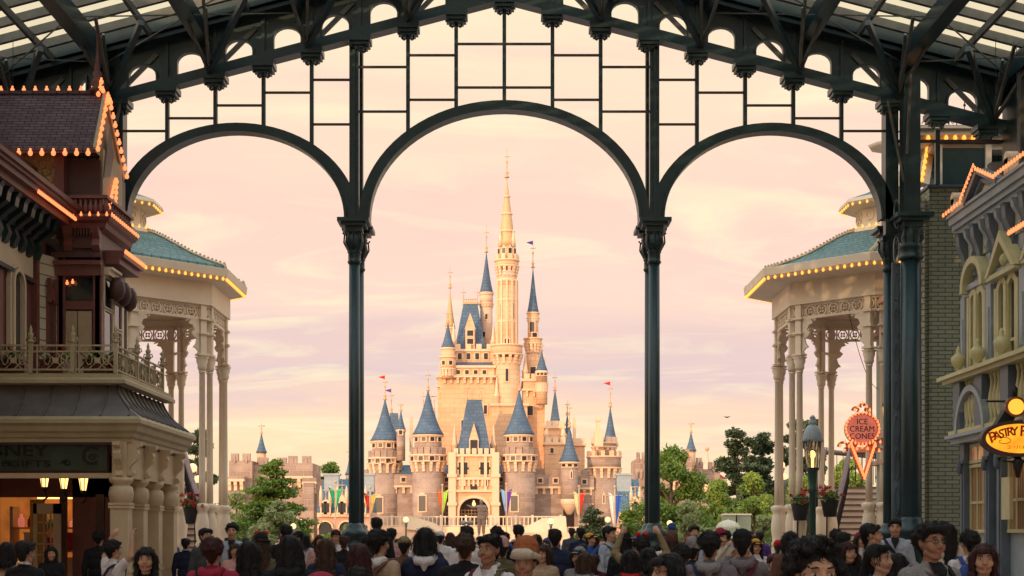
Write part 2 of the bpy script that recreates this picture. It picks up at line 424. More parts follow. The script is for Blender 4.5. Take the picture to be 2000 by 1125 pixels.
# frieze panels: one plate per bay with a round headed opening
for s in (-1, 1):
    for k in range(0, 14):
        xc = s*(k+.5)*MOD; hw = MOD/2; ow = .27 if k < 8 else .29
        zb = zchord(xc)+CH; zt = zchord(xc)+1.12
        sp = zb+.20                                   # springing
        pts_o = []; arc = []
        nA = 10
        inner = [(xc-ow, zchord(xc-ow)+CH-.05)]+[(xc-ow*math.cos(PI*i/nA), sp+ow*.78*math.sin(PI*i/nA)) for i in range(nA+1)]+[(xc+ow, zchord(xc+ow)+CH-.05)]
        outer = [(xc-hw, zchord(xc-hw)+CH-.05)]+[(xc-hw+2*hw*i/nA, zchord(xc-hw+2*hw*i/nA)+1.12) for i in range(nA+1)]+[(xc+hw, zchord(xc+hw)+CH-.05)]
        b = MB(); b.strip(outer, inner, (0, YF+.04, 0), (1, 0, 0), (0, 0, 1), .08)
        # raised rim round the opening and a flat pilaster on the pier
        rim = [(p[0]+(p[0]-xc)*.14, p[1]+(.035 if i not in (0, nA+2) else 0)) for i, p in enumerate(inner)]
        b.strip(rim, inner, (0, YF-.04, 0), (1, 0, 0), (0, 0, 1), .05)
        b.bx(xc+hw*s-.035, xc+hw*s+.035, YF-.09, YF+.02, zchord(xc+hw*s)+CH, zchord(xc+hw*s)+1.0)
        b.build('frieze_panel', M_steel, can)
# hanging drops under every pier
def drop(x, big=False):
    z = zchord(x)
    b = MB()
    b.bx(x-.23, x+.23, YF-.22, YF+.24, z-.07, z+.05); b.bx(x-.20, x+.20, YF-.18, YF+.20, z-.14, z-.07); b.bx(x-.15, x+.15, YF-.14, YF+.16, z-.19, z-.14)
    for dx in (-.17, -.06, .06, .17): b.ball((x+dx, YF-.15, z-.17 if abs(dx) > .1 else z-.21), .038, 6, 4)
    for dx in (-.10, .10): b.tube([(x+dx, YF, z-.18), (x+dx*1.2, YF, z-.235), (x+dx*.8, YF, z-.26), (x+dx*.5, YF, z-.23)], .018, 5)
    b.build('drop_ornament', M_steel, can)
for k in range(-13, 14): drop(k*MOD)
# columns
XC = 3.04
def column(x, y, r, zc, parent=can, panel=False):
    c = MB(); c.tube([(x, y, .0), (x, y, zc-.9)], [r*1.06, r*.96], 16)
    o = c.build('column', M_steel, parent)
    b = MB(); b.lathe([(.27, 0), (.27, .1), (.23, .14), (.23, 1.35), (.25, 1.4), (.25, 1.46), (.19, 1.52), (.22, 1.60), (.28, 1.64), (.27, 1.72), (.19, 1.76), (.16, 1.84), (r*1.05, 1.9)] if r < .15 else
                      [(.34, 0), (.34, .1), (.27, .14), (.27, 1.35), (.30, 1.4), (.30, 1.48), (.25, 1.56), (.30, 1.64), (.36, 1.69), (.35, 1.78), (.26, 1.83), (.235, 1.95), (r*1.02, 2.02)], (x, y, 0), 12 if r < .15 else 16)
    b.build('column_base', M_steel, o)
    k = MB(); q = 1.0 if r < .15 else 1.15
    k.lathe([(r, 0), (r*1.15, .02), (r*1.25, .05), (r*1.1, .08), (r*1.1, .22), (r*1.3, .25), (r*1.1, .28), (.17*q, .33), (.2*q, .42), (.175*q, .55), (.15*q, .62), (.19*q, .66)], (x, y, zc-.90), 14)
    k.bx(x-.17*q, x+.17*q, y-.17*q, y+.17*q, zc-.26, zc-.13); k.bx(x-.25*q, x+.25*q, y-.25*q, y+.25*q, zc-.15, zc-.08); k.bx(x-.32*q, x+.32*q, y-.32*q, y+.32*q, zc-.08, zc)
    for a in range(8):
        t = a*PI/4; k.tube([(x+.13*q*math.cos(t), y+.13*q*math.sin(t), zc-.62), (x+.215*q*math.cos(t), y+.215*q*math.sin(t), zc-.46), (x+.2*q*math.cos(t), y+.2*q*math.sin(t), zc-.3), (x+.24*q*math.cos(t), y+.24*q*math.sin(t), zc-.26)], .018, 5)
    k.build('capital', M_steel, o)
    return o
ZCAP = Z(430, 30)
for s in (-1, 1):
    for (yy, dx) in ((YF, 0), (YF+.85, 0)):
        x = s*XC
        o = column(x, yy, .115, ZCAP)
        ztop = zchord(x)+CH
        p = MB(); p.bx(x-.095, x+.095, yy-.095, yy+.095, ZCAP, ztop); p.bx(x-.03, x+.03, yy-.13, yy+.13, ZCAP+.01, ztop-.4)
        p.build('post', M_steel, can)
    x = s*7.81
    o = column(s*8.02, YF+.85, .115, ZCAP)
    for (xx, yy) in ((s*8.02, YF+.85), (s*7.84, YF)):
        p = MB(); p.bx(xx-.13, xx+.13, yy-.10, yy+.10, ZCAP-(.3 if yy == YF else 0), zchord(xx)+CH); p.build('post', M_steel, can)
    # the heavy pillar beside the end post
    x = s*8.15
    column(x, YF-.35, .205, ZCAP+.02)
    p = MB(); p.bx(x-.16, x+.16, YF-.47, YF-.23, ZCAP+.02, zchord(x)+.5)
    p.bx(x-.19, x-.16, YF-.55, YF-.2, ZCAP+.02, zchord(x)+.5); p.build('post', M_steel, can)
    p = MB(); p.bar((x-s*.15, YF-.6, zchord(x)-1.1), (x-s*.15, YF-.9, zchord(x)+.4), .045); p.bar((x-s*.17, YF-.5, 8.7), (x-s*.42, YF-.2, 10.4), .05); p.build('brace', M_steel2, can)
    # pierced panel between pillar and end post
    p = MB(); p.bx(x-s*.34, x-s*.17, YF-.20, YF-.17, 1.9, ZCAP-.9)
    for i in range(9):
        zc = 2.35+i*.72
        ring = [((x-s*.255)+.065*math.cos(t*PI/8), zc+.30*math.sin(t*PI/8)) for t in range(16)]
        rin = [((x-s*.255)+.045*math.cos(t*PI/8), zc+.26*math.sin(t*PI/8)) for t in range(16)]
        p.strip(ring, rin, (0, YF-.20, 0), (1, 0, 0), (0, 0, 1), .04, True)
    p.build('pillar_panel', paint('blue_grey_iron', (.10, .14, .17), .4, .25, 2), can)
# arches
def arch(xc, a_out, b_out, a_in, b_in, yy, t=.2):
    n = 40
    zc = Z(430, YF)
    out = [(xc-a_out*math.cos(PI*i/n), zc+b_out*math.sin(PI*i/n)) for i in range(n+1)]
    inn = [(xc-a_in*math.cos(PI*i/n), zc+b_in*math.sin(PI*i/n)) for i in range(n+1)]
    b = MB(); b.strip(out, inn, (0, yy+t/2, 0), (1, 0, 0), (0, 0, 1), t)
    ri = [(xc-(a_in+.02)*math.cos(PI*i/n), zc+(b_in+.02)*math.sin(PI*i/n)) for i in range(n+1)]
    rj = [(xc-(a_in-.025)*math.cos(PI*i/n), zc+(b_in-.025)*math.sin(PI*i/n)) for i in range(n+1)]
    b.strip(ri, rj, (0, yy+t*.9, 0), (1, 0, 0), (0, 0, 1), t*1.8)
    b.build('arch_rib', M_steel, can)
u = 30/F
arch(0, 284*u, 232*u, 264*u, 214*u, YF)
for s in (-1, 1):
    arch(s*522*u, 238*u, 188*u, 213*u, 172*u, YF)
# mullions and glazing bars
def ztoparch(x):
    ax = abs(x)
    for (xc, a_, b_) in ((0, 284*u, 232*u), (522*u, 238*u, 188*u)):
        if abs(ax-xc) < a_ and ax < 7.8 and not (xc == 0 and ax > 2.9): return Z(430, YF)+b_*math.sqrt(1-((ax-xc)/a_)**2)
    return Z(430, YF)
def zbar(k, j):     # stepped glazing bars, j = 0 upper, 1 lower
    return None
for k in range(-7, 8):
    if abs(k) == 3: continue
    x = k*MOD
    b = MB(); b.bx(x-.038, x+.038, YF-.05, YF+.05, ztoparch(x)-.03, zchord(x)-.15)
    b.build('mullion', M_steel, can)
bars = {(0, 1): (86, 171), (1, 2): (108, 195), (2, 3): (131, 218), (3, 4): (156, 243), (4, 5): (181,), (5, 6): (206,), (6, 7): (231,), (7, 8): (256,)}
for s in (-1, 1):
    for (i, j), ys in bars.items():
        for y in ys:
            x0 = s*i*MOD; x1 = s*j*MOD
            if i == 3: x0 = s*XC
            if j == 3: x1 = s*XC
            if j == 8: x1 = s*7.75
            b = MB(); b.bx(min(x0, x1), max(x0, x1), YF-.02, YF+.02, Z(y, YF)-.022, Z(y, YF)+.022); b.build('glazing_bar', M_bar, can)
for s in (-1, 1):   # bay beyond the end post, above the dormer house
    b = MB(); b.bx(min(s*7.9, s*10.6), max(s*7.9, s*10.6), YF-.02, YF+.02, Z(276, YF)-.03, Z(276, YF)+.03); b.build('glazing_bar', M_bar, can)
    b = MB(); b.bx(s*8.78-.045, s*8.78+.045, YF-.05, YF+.05, Z(360, YF), zchord(8.78)-.3); b.build('mullion', M_steel, can)
# roof frame: rafters along the slope, purlins along the street
def rafter(y, s, w_=.10, h_=.16):
    b = MB(); b.bar((0, y, zr(0)), (s*14.5, y, zr(14.5)), w_, h_, up=(0, 0, 1)); return b
for s in (-1, 1):
    for i in range(0, 16):
        rafter(29.95-i*.74, s).build('rafter', M_steel2, can)
    rest = MB()
    for i in range(16, 84): rest.bar((0, 29.95-i*.74, zr(0)), (s*14.5, 29.95-i*.74, zr(14.5)), .1, .16)
    tag(rest.build('rafter_row', M_steel2, can), kind='stuff')
    for j in range(0, 8):
        x = s*(.0 if j == 0 else j*1.95+.25)
        if j == 0 and s < 0: continue
        b = MB(); b.bar((x, YF+.3, zr(x)-.28), (x, -32, zr(x)-.28), .13, .36)
        if j in (1, 3, 4, 6): b.bar((x, YF+.3, zr(x)-.52), (x, -32, zr(x)-.52), .30, .07)
        b.build('purlin', M_steel, can)
        if j < 7:
            x = s*(j*1.95+1.25)
            b = MB(); b.bar((x, YF+.2, zr(x)-.16), (x, -32, zr(x)-.16), .07, .14); b.build('purlin', M_steel2, can)
# glass
m, nt2, bb = newmat('wired_roof_glass')
tb = N(nt2, 'ShaderNodeBsdfTransparent'); tb.inputs[0].default_value = (.60, .63, .56, 1)
tcn = N(nt2, 'ShaderNodeTexCoord'); nz = N(nt2, 'ShaderNodeTexNoise', Scale=.8, Detail=5.0); nt2.links.new(tcn.outputs['Object'], nz.inputs['Vector'])
cc = mixc(nt2, ramp(nt2, nz.outputs[0], .3, .7), (.88, .93, .88), (.98, 1.0, .96)); nt2.links.new(cc, tb.inputs[0])
bb.inputs['Base Color'].default_value = (.35, .37, .33, 1); bb.inputs['Roughness'].default_value = .35
mx = N(nt2, 'ShaderNodeMixShader'); mx.inputs[0].default_value = .10
nt2.links.new(tb.outputs[0], mx.inputs[1]); nt2.links.new(bb.outputs[0], mx.inputs[2]); nt2.links.new(mx.outputs[0], nt2.nodes['Material Output'].inputs['Surface'])
M_rglass = m
for s in (-1, 1):
    b = MB(); b.add([(0, YF+.2, zr(0)+.10), (s*14.5, YF+.2, zr(14.5)+.10), (s*14.5, -32, zr(14.5)+.10), (0, -32, zr(0)+.10)], [(0, 1, 2, 3)])
    b.build('roof_glass', M_rglass, can)
# inclined truss bars hung between purlins and the end frame
for s in (-1, 1):
    for (xn, kind) in ((2.0*MOD, 0), (4.08*MOD, 1), (6.1*MOD, 1), (8.15*MOD, 1), (10.1*MOD, 0)):
        x = s*xn; zb = zchord(x)+.08
        b = MB()
        b.bar((x, YF-.12, zb), (x-s*.32, 27.6, zr(x)-.3), .055, .09); b.bar((x, YF-.12, zb), (x+s*.25, 27.9, zr(x)-.3), .05, .08)
        b.bar((x, YF-.12, zb), (x-s*.12, 28.9, zr(x)-.2), .05, .07)
        b.build('truss_bar', M_steel2, can)
        b = MB(); b.bar((x, YF-.2, zb), (x-s*1.05, YF-1.9, zr(x)-.25), .10, .12); b.build('truss_bar', M_steel, can)
        b = MB(); b.bar((x, YF-.05, zb), (x-s*MOD*.95, YF-.05, zr(x-s*MOD)-.5), .07, .09); b.build('cross_brace', M_steel2, can)
    # bracing of the roof end bays
    b = MB()
    for (xa, ya, xb, yb) in ((8, 29.8, 10.6, 27.2), (10.6, 29.8, 8, 27.2), (4.2, 29.8, 8, 27.2), (8, 29.8, 4.2, 27.2)):
        b.bar((s*xa, ya, zr(xa)-.45), (s*xb, yb, zr(xb)-.45), .022)
    b.build('tie_rod', M_steel2, can)
    for i, xx in enumerate((9.0, 9.4, 9.8, 10.2, 10.6, 11.0)):
        b = MB(); b.bar((s*xx, 28.3, zr(xx)-.1), (s*xx, 28.3, zr(xx)-1.3+.1*(i % 3)), .010); b.build('hanging_wire', M_blk, can)
b = MB()
for s in (-1, 1):     # side wall plate and posts that carry the roof behind the shop fronts
    b.bx(s*10.3-.2, s*10.3+.2, -32, 30, 8.4, 11.2)
b.build('wall_plate', M_steel, can)
# steel bracket post on the right
b = MB(); b.bx(9.98, 10.14, 28.6, 28.8, 8.3, 10.9); b.build('bracket_post', M_steel2, can)
for s in (-1, 1):
    b = MB(); b.bx(s*10.9-.7, s*10.9+.7, YF-.3, YF+.1, 8.0, zchord(10.9)+.3); b.build('end_pier', M_steel, can)

# ------------------------------------------------------------------ castle (plain fairy tale castle)
YC = 186.0; uc = YC/F
DYG = [0.0]
def cx_(px): return (px-CX)*(YC+DYG[0])/F
def cz_(py): return H+(CY-py)*(YC+DYG[0])/F
DYG[0] = 6
cas = thing('castle', 'tall cream castle with blue cone roofs above round brown stone towers and walls', 'castle', (cx_(945), YC+6, 0))
def cwin(parent, x, y, z, w_, h_, ang=None, cen=None, frame=True, arch_=False, mat=None):
    """window with a raised surround; ang turns it round a tower axis"""
    if cen is not None:
        x = cen[0]+cen[2]*math.cos(ang); y = cen[1]+cen[2]*math.sin(ang); nrm = Vector((math.cos(ang), math.sin(ang), 0))
    else: nrm = Vector((0, -1, 0))
    t = Vector((0, 0, 1)).cross(nrm)
    M = Matrix((t, nrm, Vector((0, 0, 1)))).transposed()
    o = Vector((x, y, z))
    b = MB(); b.box(o+nrm*.03, (w_+.28, .14, h_+.28), M=M)
    if arch_:
        b.box(o+nrm*.03+Vector((0, 0, h_/2+.25)), (w_*.7, .14, .3), M=M)
    f = b.build('window', M_trimc, parent)
    g = MB(); g.box(o+nrm*.12, (w_, .06, h_), M=M); g.build('pane', mat or M_dark, f)
    return f
def finial(parent, x, y, z, h, flag=None, r=.16):
    b = MB(); b.lathe([(r*1.7, 0), (r*1.2, h*.05), (r*.6, h*.1), (r*1.3, h*.16), (r*.4, h*.22), (r*.3, h*.5), (r*.9, h*.54), (r*.25, h*.58), (r*.12, h)], (x, y, z), 8)
    b.tube([(x-.35, y, z+h*.72), (x+.35, y, z+h*.72)], .05, 5)
    f = b.build('finial', M_gold, parent)
    if flag:
        g = MB(); g.add([(x, y, z+h*1.0), (x-.9 if flag[1] < 0 else x+.9, y, z+h*.93), (x, y, z+h*.84), (x, y+.05, z+h*1.0), (x-.9 if flag[1] < 0 else x+.9, y+.05, z+h*.93), (x, y+.05, z+h*.84)], [(0, 1, 2), (5, 4, 3), (0, 3, 4, 1), (1, 4, 5, 2)])
        g.build('flag', flag[0], f)
def merlons(mb, x, y, r, z, n, h=.7, w_=.5):
    for k in range(n):
        t = 2*PI*k/n
        M = Matrix.Rotation(t, 3, 'Z'); mb.box((x+r*math.cos(t), y+r*math.sin(t), z+h/2), (.45, w_, h), M=M)
def corbels(mb, x, y, r0, r1, z0, z1, n, w_=.34):
    for k in range(n):
        t = 2*PI*k/n; c, s_ = math.cos(t), math.sin(t)
        M = Matrix.Rotation(t, 3, 'Z')
        for i in range(3):
            rr = r0+(r1-r0)*(i+1)/3
            mb.box((x+(r0+rr)/2*c, y+(r0+rr)/2*s_, z0+(z1-z0)*(i+.5)/3), (max(.1, rr-r0)+.1, w_, (z1-z0)/3), M=M)
def tower(px, py_base, py_top, rpx, dy, body, roof=None, py_apex=None, py_tip=None, corb=None, win=(), flare=1.25, mer=False, cap_h=None, z0=None, flag=None, ring=True, n=20, thick=.0, rm=None):
    DYG[0] = dy; x = cx_(px); y = YC+dy; r = rpx*uc
    z0_ = cz_(py_base) if z0 is None else z0; z1 = cz_(py_top)
    b = MB()
    b.lathe([(r*1.0, z0_), (r, z1)], (x, y, 0), n)
    t = b.build('tower', body, cas)
    if corb:
        zc0, zc1 = cz_(corb[0]), cz_(corb[1])     # corbel zone, then a wider drum up to corb[2]
        R1 = r*corb[3]
        q = MB(); corbels(q, x, y, r*.97, R1, zc0, zc1, max(14, int(2*PI*r/.85)))
        q.lathe([(R1, zc1-.12), (R1+.12, zc1-.05), (R1+.12, zc1+.1), (R1, zc1+.12)], (x, y, 0), n); q.build('corbel_ring', M_trimc, t)
        q = MB(); q.lathe([(R1, zc1), (R1, cz_(corb[2]))], (x, y, 0), n); q.build('upper_drum', body, t)
        q = MB(); q.lathe([(R1, cz_(corb[2])), (R1+.14, cz_(corb[2])+.05), (R1+.14, cz_(corb[2])+.22), (R1-.1, cz_(corb[2])+.25)], (x, y, 0), n)
        if mer: merlons(q, x, y, R1-.15, cz_(corb[2])+.2, max(10, int(2*PI*R1/1.15)))
        q.build('parapet', M_trimc, t)
    if roof:
        rr = (roof[0])*uc; zb = cz_(roof[1]); za = cz_(roof[2])
        prof = []
        for i in range(13):
            k = i/12; fl = 1-k
            prof.append((max(.03, rr*(fl*.78+.22*fl**4 if k else 1.0)), zb+(za-zb)*k))
        q = MB(); q.lathe(prof, (x, y, 0), n); ro = q.build('roof', rm or M_croof, t)
        q = MB(); q.lathe([(rr*.93, zb-.25), (rr*1.02, zb-.15), (rr*1.02, zb+.02), (rr*.9, zb+.03)], (x, y, 0), n); q.build('eaves', M_trimc, ro)
        if py_tip is not None: finial(ro, x, y, za-.2, cz_(py_tip)-za+.2, flag)
    for (kind, py, angs, ww, hh) in win:
        for a in angs:
            R_ = r
            if corb and cz_(corb[1]) < cz_(py) < cz_(corb[2]): R_ = r*corb[3]
            cwin(t, 0, 0, cz_(py), ww, hh, math.radians(-90+a), (x, y, R_-.04), arch_=(kind == 'a'))
    return t
STN = M_stone; CR = M_castle
flag_r = cloth('red_flag', (.55, .03, .02)); flag_p = cloth('violet_flag', (.12, .05, .35))
# outer wall towers with double skirts: drum, lower roof skirt, upper drum, cone
def skirt_tower(px, rpx, dy, top, tip, base_roof, skirt_top, skirt_bot, corb0, corb1, flag=None):
    t = tower(px, 1060, corb1, rpx, dy, STN, z0=0, corb=(corb0, corb1, skirt_bot, 1.14), win=(('w', (corb1+skirt_bot)/2, (-55, -20, 15, 50), .55, .55), ('a', corb0+62, (-18,), .9, 1.9)))
    DYG[0] = dy; x = cx_(px); y = YC+dy; r = rpx*uc
    q = MB(); merlons(q, x, y, r*1.14-.3, cz_(skirt_bot)+.2, 16, .9, .75); q.build('battlement', STN, t)
    q = MB(); q.lathe([(r*.86, cz_(skirt_bot)), (r*.86, cz_(base_roof))], (x, y, 0), 20); q.build('upper_drum', STN, t)
    for a in (-50, -15, 20, 55): cwin(t, 0, 0, cz_(base_roof+9), .5, .5, math.radians(-90+a), (x, y, r*.86))
    prof = [(max(.03, r*(.98*(1-k)*.76+.27*(1-k)**4)), cz_(base_roof)+(cz_(top)-cz_(base_roof))*k) for k in [i/12 for i in range(13)]]
    q = MB(); q.lathe(prof, (x, y, 0), 20); ro = q.build('roof', M_croof, t)
    q = MB(); q.lathe([(r*.9, cz_(base_roof)-.3), (r*1.0, cz_(base_roof)-.18), (r*1.0, cz_(base_roof)+.0), (r*.9, cz_(base_roof)+.03)], (x, y, 0), 20); q.build('eaves', M_trimc, ro)
    finial(ro, x, y, cz_(top)-.2, cz_(tip)-cz_(top), flag)
    return t
skirt_tower(752, 30, 4, 778, 730, 862, 880, 898, 925, 905, (flag_r, -1))
skirt_tower(836, 31, 0, 760, 718, 850, 876, 892, 922, 902)
skirt_tower(1014, 31, 0, 760, 722, 850, 876, 892, 922, 902)
tower(1112, 1000, 905, 17, 1, STN, z0=cz_(985), roof=(21, 903, 832), py_tip=782, win=(('w', 908, (-40, 0, 40), .5, .5), ('a', 928, (10,), .12, .8)))
DYG[0] = 1
q = MB(); q.lathe([(.3, cz_(1005)), (17*uc, cz_(985)), (18*uc, cz_(980)), (17*uc, cz_(975))], (cx_(1112), YC+1, 0), 20); q.build('tower_bracket', M_trimc, cas)
tower(1180, 1060, 915, 30, 5, STN, z0=0, corb=(935, 915, 895, 1.13), mer=True, win=(('a', 975, (-5,), .14, 1.1),))
tower(1180, 895, 872, 23, 5, STN, mer=True, corb=(880, 874, 868, 1.08))
tower(1192, 872, 866, 16, 6, STN, roof=(16, 868, 792), py_tip=745, flag=(flag_r, -1))
DYG[0] = 1
q = MB(); q.bx(cx_(1161), cx_(1178), YC+1, YC+2.2, cz_(872), cz_(842)); q.bx(cx_(1165), cx_(1173), YC+1.2, YC+1.9, cz_(842), cz_(815)); q.bx(cx_(1164), cx_(1174), YC+1.1, YC+2, cz_(822), cz_(819)); q.build('chimney', M_trimc, cas)
# curtain walls between them
def cwall(p0, p1, py_top, dy, corb=True, roof=True):
    DYG[0] = dy; x0, x1 = cx_(p0), cx_(p1); y = YC+dy
    b = MB(); b.bx(x0, x1, y, y+3, 0, cz_(py_top))
    w_ = b.build('curtain_wall', STN, cas)
    q = MB()
    zc = cz_(py_top+26)
    n = int((x1-x0)/.8)
    for i in range(n):
        xx = x0+(i+.5)*(x1-x0)/n
        q.bx(xx-.17, xx+.17, y-.35, y, zc-.2, zc); q.bx(xx-.17, xx+.17, y-.2, y, zc-.75, zc-.2)
    q.bx(x0, x1, y-.45, y, zc, zc+.25)
    q.build('corbel_row', M_trimc, w_)
    q = MB(); q.bx(x0, x1, y-.42, y, zc+.25, cz_(py_top)+.02); q.build('upper_wall', STN, w_)
    if roof:
        q = MB(); q.add([(x0, y-.5, cz_(py_top)), (x1, y-.5, cz_(py_top)), (x1, y+3, cz_(py_top-20)), (x0, y+3, cz_(py_top-20)), (x0, y+3, cz_(py_top)), (x1, y+3, cz_(py_top))], [(0, 1, 2, 3), (0, 3, 4), (1, 5, 2)]); q.build('roof', M_croof, w_)
    else:
        q = MB(); m_ = int((x1-x0)/1.5)
        for i in range(m_):
            xx = x0+(i+.5)*(x1-x0)/m_; q.bx(xx-.42, xx+.42, y-.42, y-.02, cz_(py_top)+.02, cz_(py_top)+.8)
        q.build('battlement', STN, w_)
    k = max(1, int((x1-x0)/1.6))
    for i in range(k): cwin(w_, x0+(i+.5)*(x1-x0)/k, y-.42, cz_(py_top+11), .5, .5)
cwall(765, 812, 926, 3); cwall(860, 886, 926, 2.5); cwall(964, 992, 926, 2.5)
cwall(1040, 1100, 928, 2.5, roof=False); cwall(1122, 1160, 930, 3.5, roof=False)
cwall(705, 730, 930, 5, roof=False); cwall(1205, 1222, 930, 7, roof=False)
DYG[0] = 6
b = MB(); b.bx(cx_(716), cx_(1212), YC+6.4, YC+26, 0, cz_(915)); b.build('inner_ward', STN, cas)
# gatehouse
DYG[0] = 0
x0, x1 = cx_(884), cx_(968); yg = YC-1.5
g = MB()
n = 16; zg0 = cz_(1010); hw = 28*uc; xm = (x0+x1)/2
zs = cz_(1000)
inner = [(xm-hw, 2.6)]+[(xm-hw*math.cos(PI*i/n), zs+hw*.95*math.sin(PI*i/n)**.9) for i in range(n+1)]+[(xm+hw, 2.6)]
outer = [(x0, 2.6)]+[(x0+(x1-x0)*i/n, cz_(888)) for i in range(n+1)]+[(x1, 2.6)]
g.strip(outer, inner, (0, yg+3, 0), (1, 0, 0), (0, 0, 1), 3.0)
gh = g.build('gatehouse', M_castle, cas)
q = MB(); ri = [(xm+(p[0]-xm)*1.13, p[1]+(.35 if 0 < i < n+2 else 0)) for i, p in enumerate(inner)]
q.strip(ri, inner, (0, yg, 0), (1, 0, 0), (0, 0, 1), .25)
for xx in (x0, x1): q.bx(xx-.45, xx+.45, yg-.5, yg+.6, 2.6, cz_(885)); q.bx(xx-.6, xx+.6, yg-.65, yg+.6, cz_(985)-.2, cz_(985)+.2); q.bx(xx-.6, xx+.6, yg-.65, yg+.6, cz_(930)-.2, cz_(930)+.2)
for xx in (x0+1.25, x1-1.25): q.bx(xx-.18, xx+.18, yg-.3, yg, cz_(960), cz_(890))
for zz in (962, 938, 893): q.bx(x0, x1, yg-.35, yg+.01, cz_(zz), cz_(zz)+.3)
for i in range(9): q.bx(x0+.3+i*(x1-x0-.6)/8.6, x0+.55+i*(x1-x0-.6)/8.6, yg-.3, yg, cz_(938)-.8, cz_(938))
for i in range(7): q.bx(x0+.2+i*(x1-x0-.4)/6.6, x0+.75+i*(x1-x0-.4)/6.6, yg-.3, yg+.1, cz_(888), cz_(888)+.7)
q.build('gate_trim', M_trimc, gh)
for dx in (-1.35, 1.35): 
    for zz in (910, 922): cwin(gh, xm+dx, yg-.02, cz_(zz), 1.1, .75)
cwin(gh, xm, yg-.02, cz_(952), .9, .7)
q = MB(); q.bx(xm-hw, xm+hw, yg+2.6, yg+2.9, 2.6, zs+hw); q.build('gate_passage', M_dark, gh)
q = MB()
for i in range(9): q.bx(xm-hw+.2+i*.42, xm-hw+.27+i*.42, yg+1.6, yg+1.7, 2.6, 5.2)
for i in range(5): q.bx(xm-hw, xm+hw, yg+1.6, yg+1.7, 3.2+i*.45, 3.27+i*.45)
q.build('gate_grille', M_gold, gh)
bulbs(gh, [(xm, yg-.1, cz_(985)-.0)], .22, M_lampg)
q = MB(); hx0, hx1 = cx_(893), cx_(959); tx0, tx1 = cx_(912), cx_(940); zb, zt = cz_(886), cz_(780)
q.add([(hx0, yg+.3, zb), (hx1, yg+.3, zb), (hx1, yg+4, zb), (hx0, yg+4, zb), (tx0, yg+1.8, zt), (tx1, yg+1.8, zt), (tx1, yg+2.6, zt), (tx0, yg+2.6, zt)], [(0, 1, 5, 4), (1, 2, 6, 5), (2, 3, 7, 6), (3, 0, 4, 7), (4, 5, 6, 7)])
rf = q.build('roof', M_croof, gh)
for s_ in (0, 1): finial(rf, (tx0, tx1)[s_], yg+2.2, zt-.1, 2.2, r=.12)
q = MB(); q.bx(cx_(918), cx_(934), yg+.3, yg+3, cz_(886), cz_(862)); q.prism([(cx_(916), cz_(862)), (cx_(936), cz_(862)), (cx_(926), cz_(828))], (0, yg+2.9, 0), (1, 0, 0), (0, 0, 1), 2.7); dm = q.build('dormer', M_castle, rf)
cwin(dm, cx_(926), yg+.28, cz_(870), .9, 1.2, arch_=True)
# keep
def block(p0, p1, py0, py1, dy, dep, name='keep_block', mat=CR, mer=False, corb=False, wins=()):
    DYG[0] = dy; x0, x1 = cx_(p0), cx_(p1); y = YC+dy
    b = MB(); b.bx(x0, x1, y, y+dep, cz_(py0), cz_(py1)); o = b.build(name, mat, cas)
    q = MB(); z = cz_(py1)
    q.bx(x0-.2, x1+.2, y-.25, y+dep+.2, z-.18, z+.14)
    if corb:
        n = int((x1-x0)/.8)
        for i in range(n):
            xx = x0+(i+.5)*(x1-x0)/n; q.bx(xx-.15, xx+.15, y-.4, y-.0, z-1.7, z-1.45); q.bx(xx-.15, xx+.15, y-.25, y, z-2.2, z-1.7)
        q.bx(x0-.2, x1+.2, y-.48, y, z-1.45, z-1.2)
    if mer:
        n = max(3, int((x1-x0)/1.3))
        for i in range(n):
            xx = x0+(i+.5)*(x1-x0)/n; q.bx(xx-.35, xx+.35, y-.25, y+.15, z+.14, z+.8)
    q.build('cornice', M_trimc, o)
    for (px, py, ww, hh) in wins: cwin(o, cx_(px), y-.02, cz_(py), ww, hh)
    return o
kb = block(862, 966, 1000, 716, 8, 14, corb=True, mer=False, wins=[(px, 727, .45, .5) for px in (878, 895, 912, 929, 946)]+[(905, 830, .5, 1.2), (948, 800, .4, 1.1)])
DYG[0] = 8
q = MB(); q.add([(cx_(884), YC+8, cz_(716)), (cx_(966), YC+8, cz_(716)), (cx_(966), YC+10, cz_(704)), (cx_(884), YC+10, cz_(704))], [(0, 1, 2, 3)]); q.build('roof_band', M_croof, kb)
k2 = block(884, 966, 716, 684, 10.1, 9, mer=True, wins=[(px, 696, .5, .8) for px in (898, 915, 932, 949)])
DYG[0] = 11
q = MB(); a0, a1, c0, c1 = cx_(888), cx_(948), cx_(904), cx_(932); zb, zt = cz_(682), cz_(588); y0 = YC+11
q.add([(a0, y0, zb), (a1, y0, zb), (a1, y0+7, zb), (a0, y0+7, zb), (c0, y0+2.5, zt), (c1, y0+2.5, zt), (c1, y0+4.5, zt), (c0, y0+4.5, zt)], [(0, 1, 5, 4), (1, 2, 6, 5), (2, 3, 7, 6), (3, 0, 4, 7), (4, 5, 6, 7)])
rk = q.build('roof', M_croof, k2)
q = MB(); q.bx(c0, c1, y0+2.4, y0+4.6, zt, zt+.25); 
for i in range(9): q.bx(c0+i*(c1-c0)/8-.04, c0+i*(c1-c0)/8+.04, y0+2.5, y0+2.6, zt, zt+.8)
q.bx(c0, c1, y0+2.5, y0+2.6, zt+.55, zt+.62); q.build('roof_cresting', M_gold, rk)
for xx in (c0, c1): finial(rk, xx, y0+3.5, zt, 2.4, r=.12)
q = MB(); dx0, dx1 = cx_(909), cx_(928); q.bx(dx0, dx1, y0-.6, y0+3, cz_(684), cz_(645)); q.prism([(dx0-.1, cz_(645)), (dx1+.1, cz_(645)), ((dx0+dx1)/2, cz_(612))], (0, y0-.1, 0), (1, 0, 0), (0, 0, 1), .6)
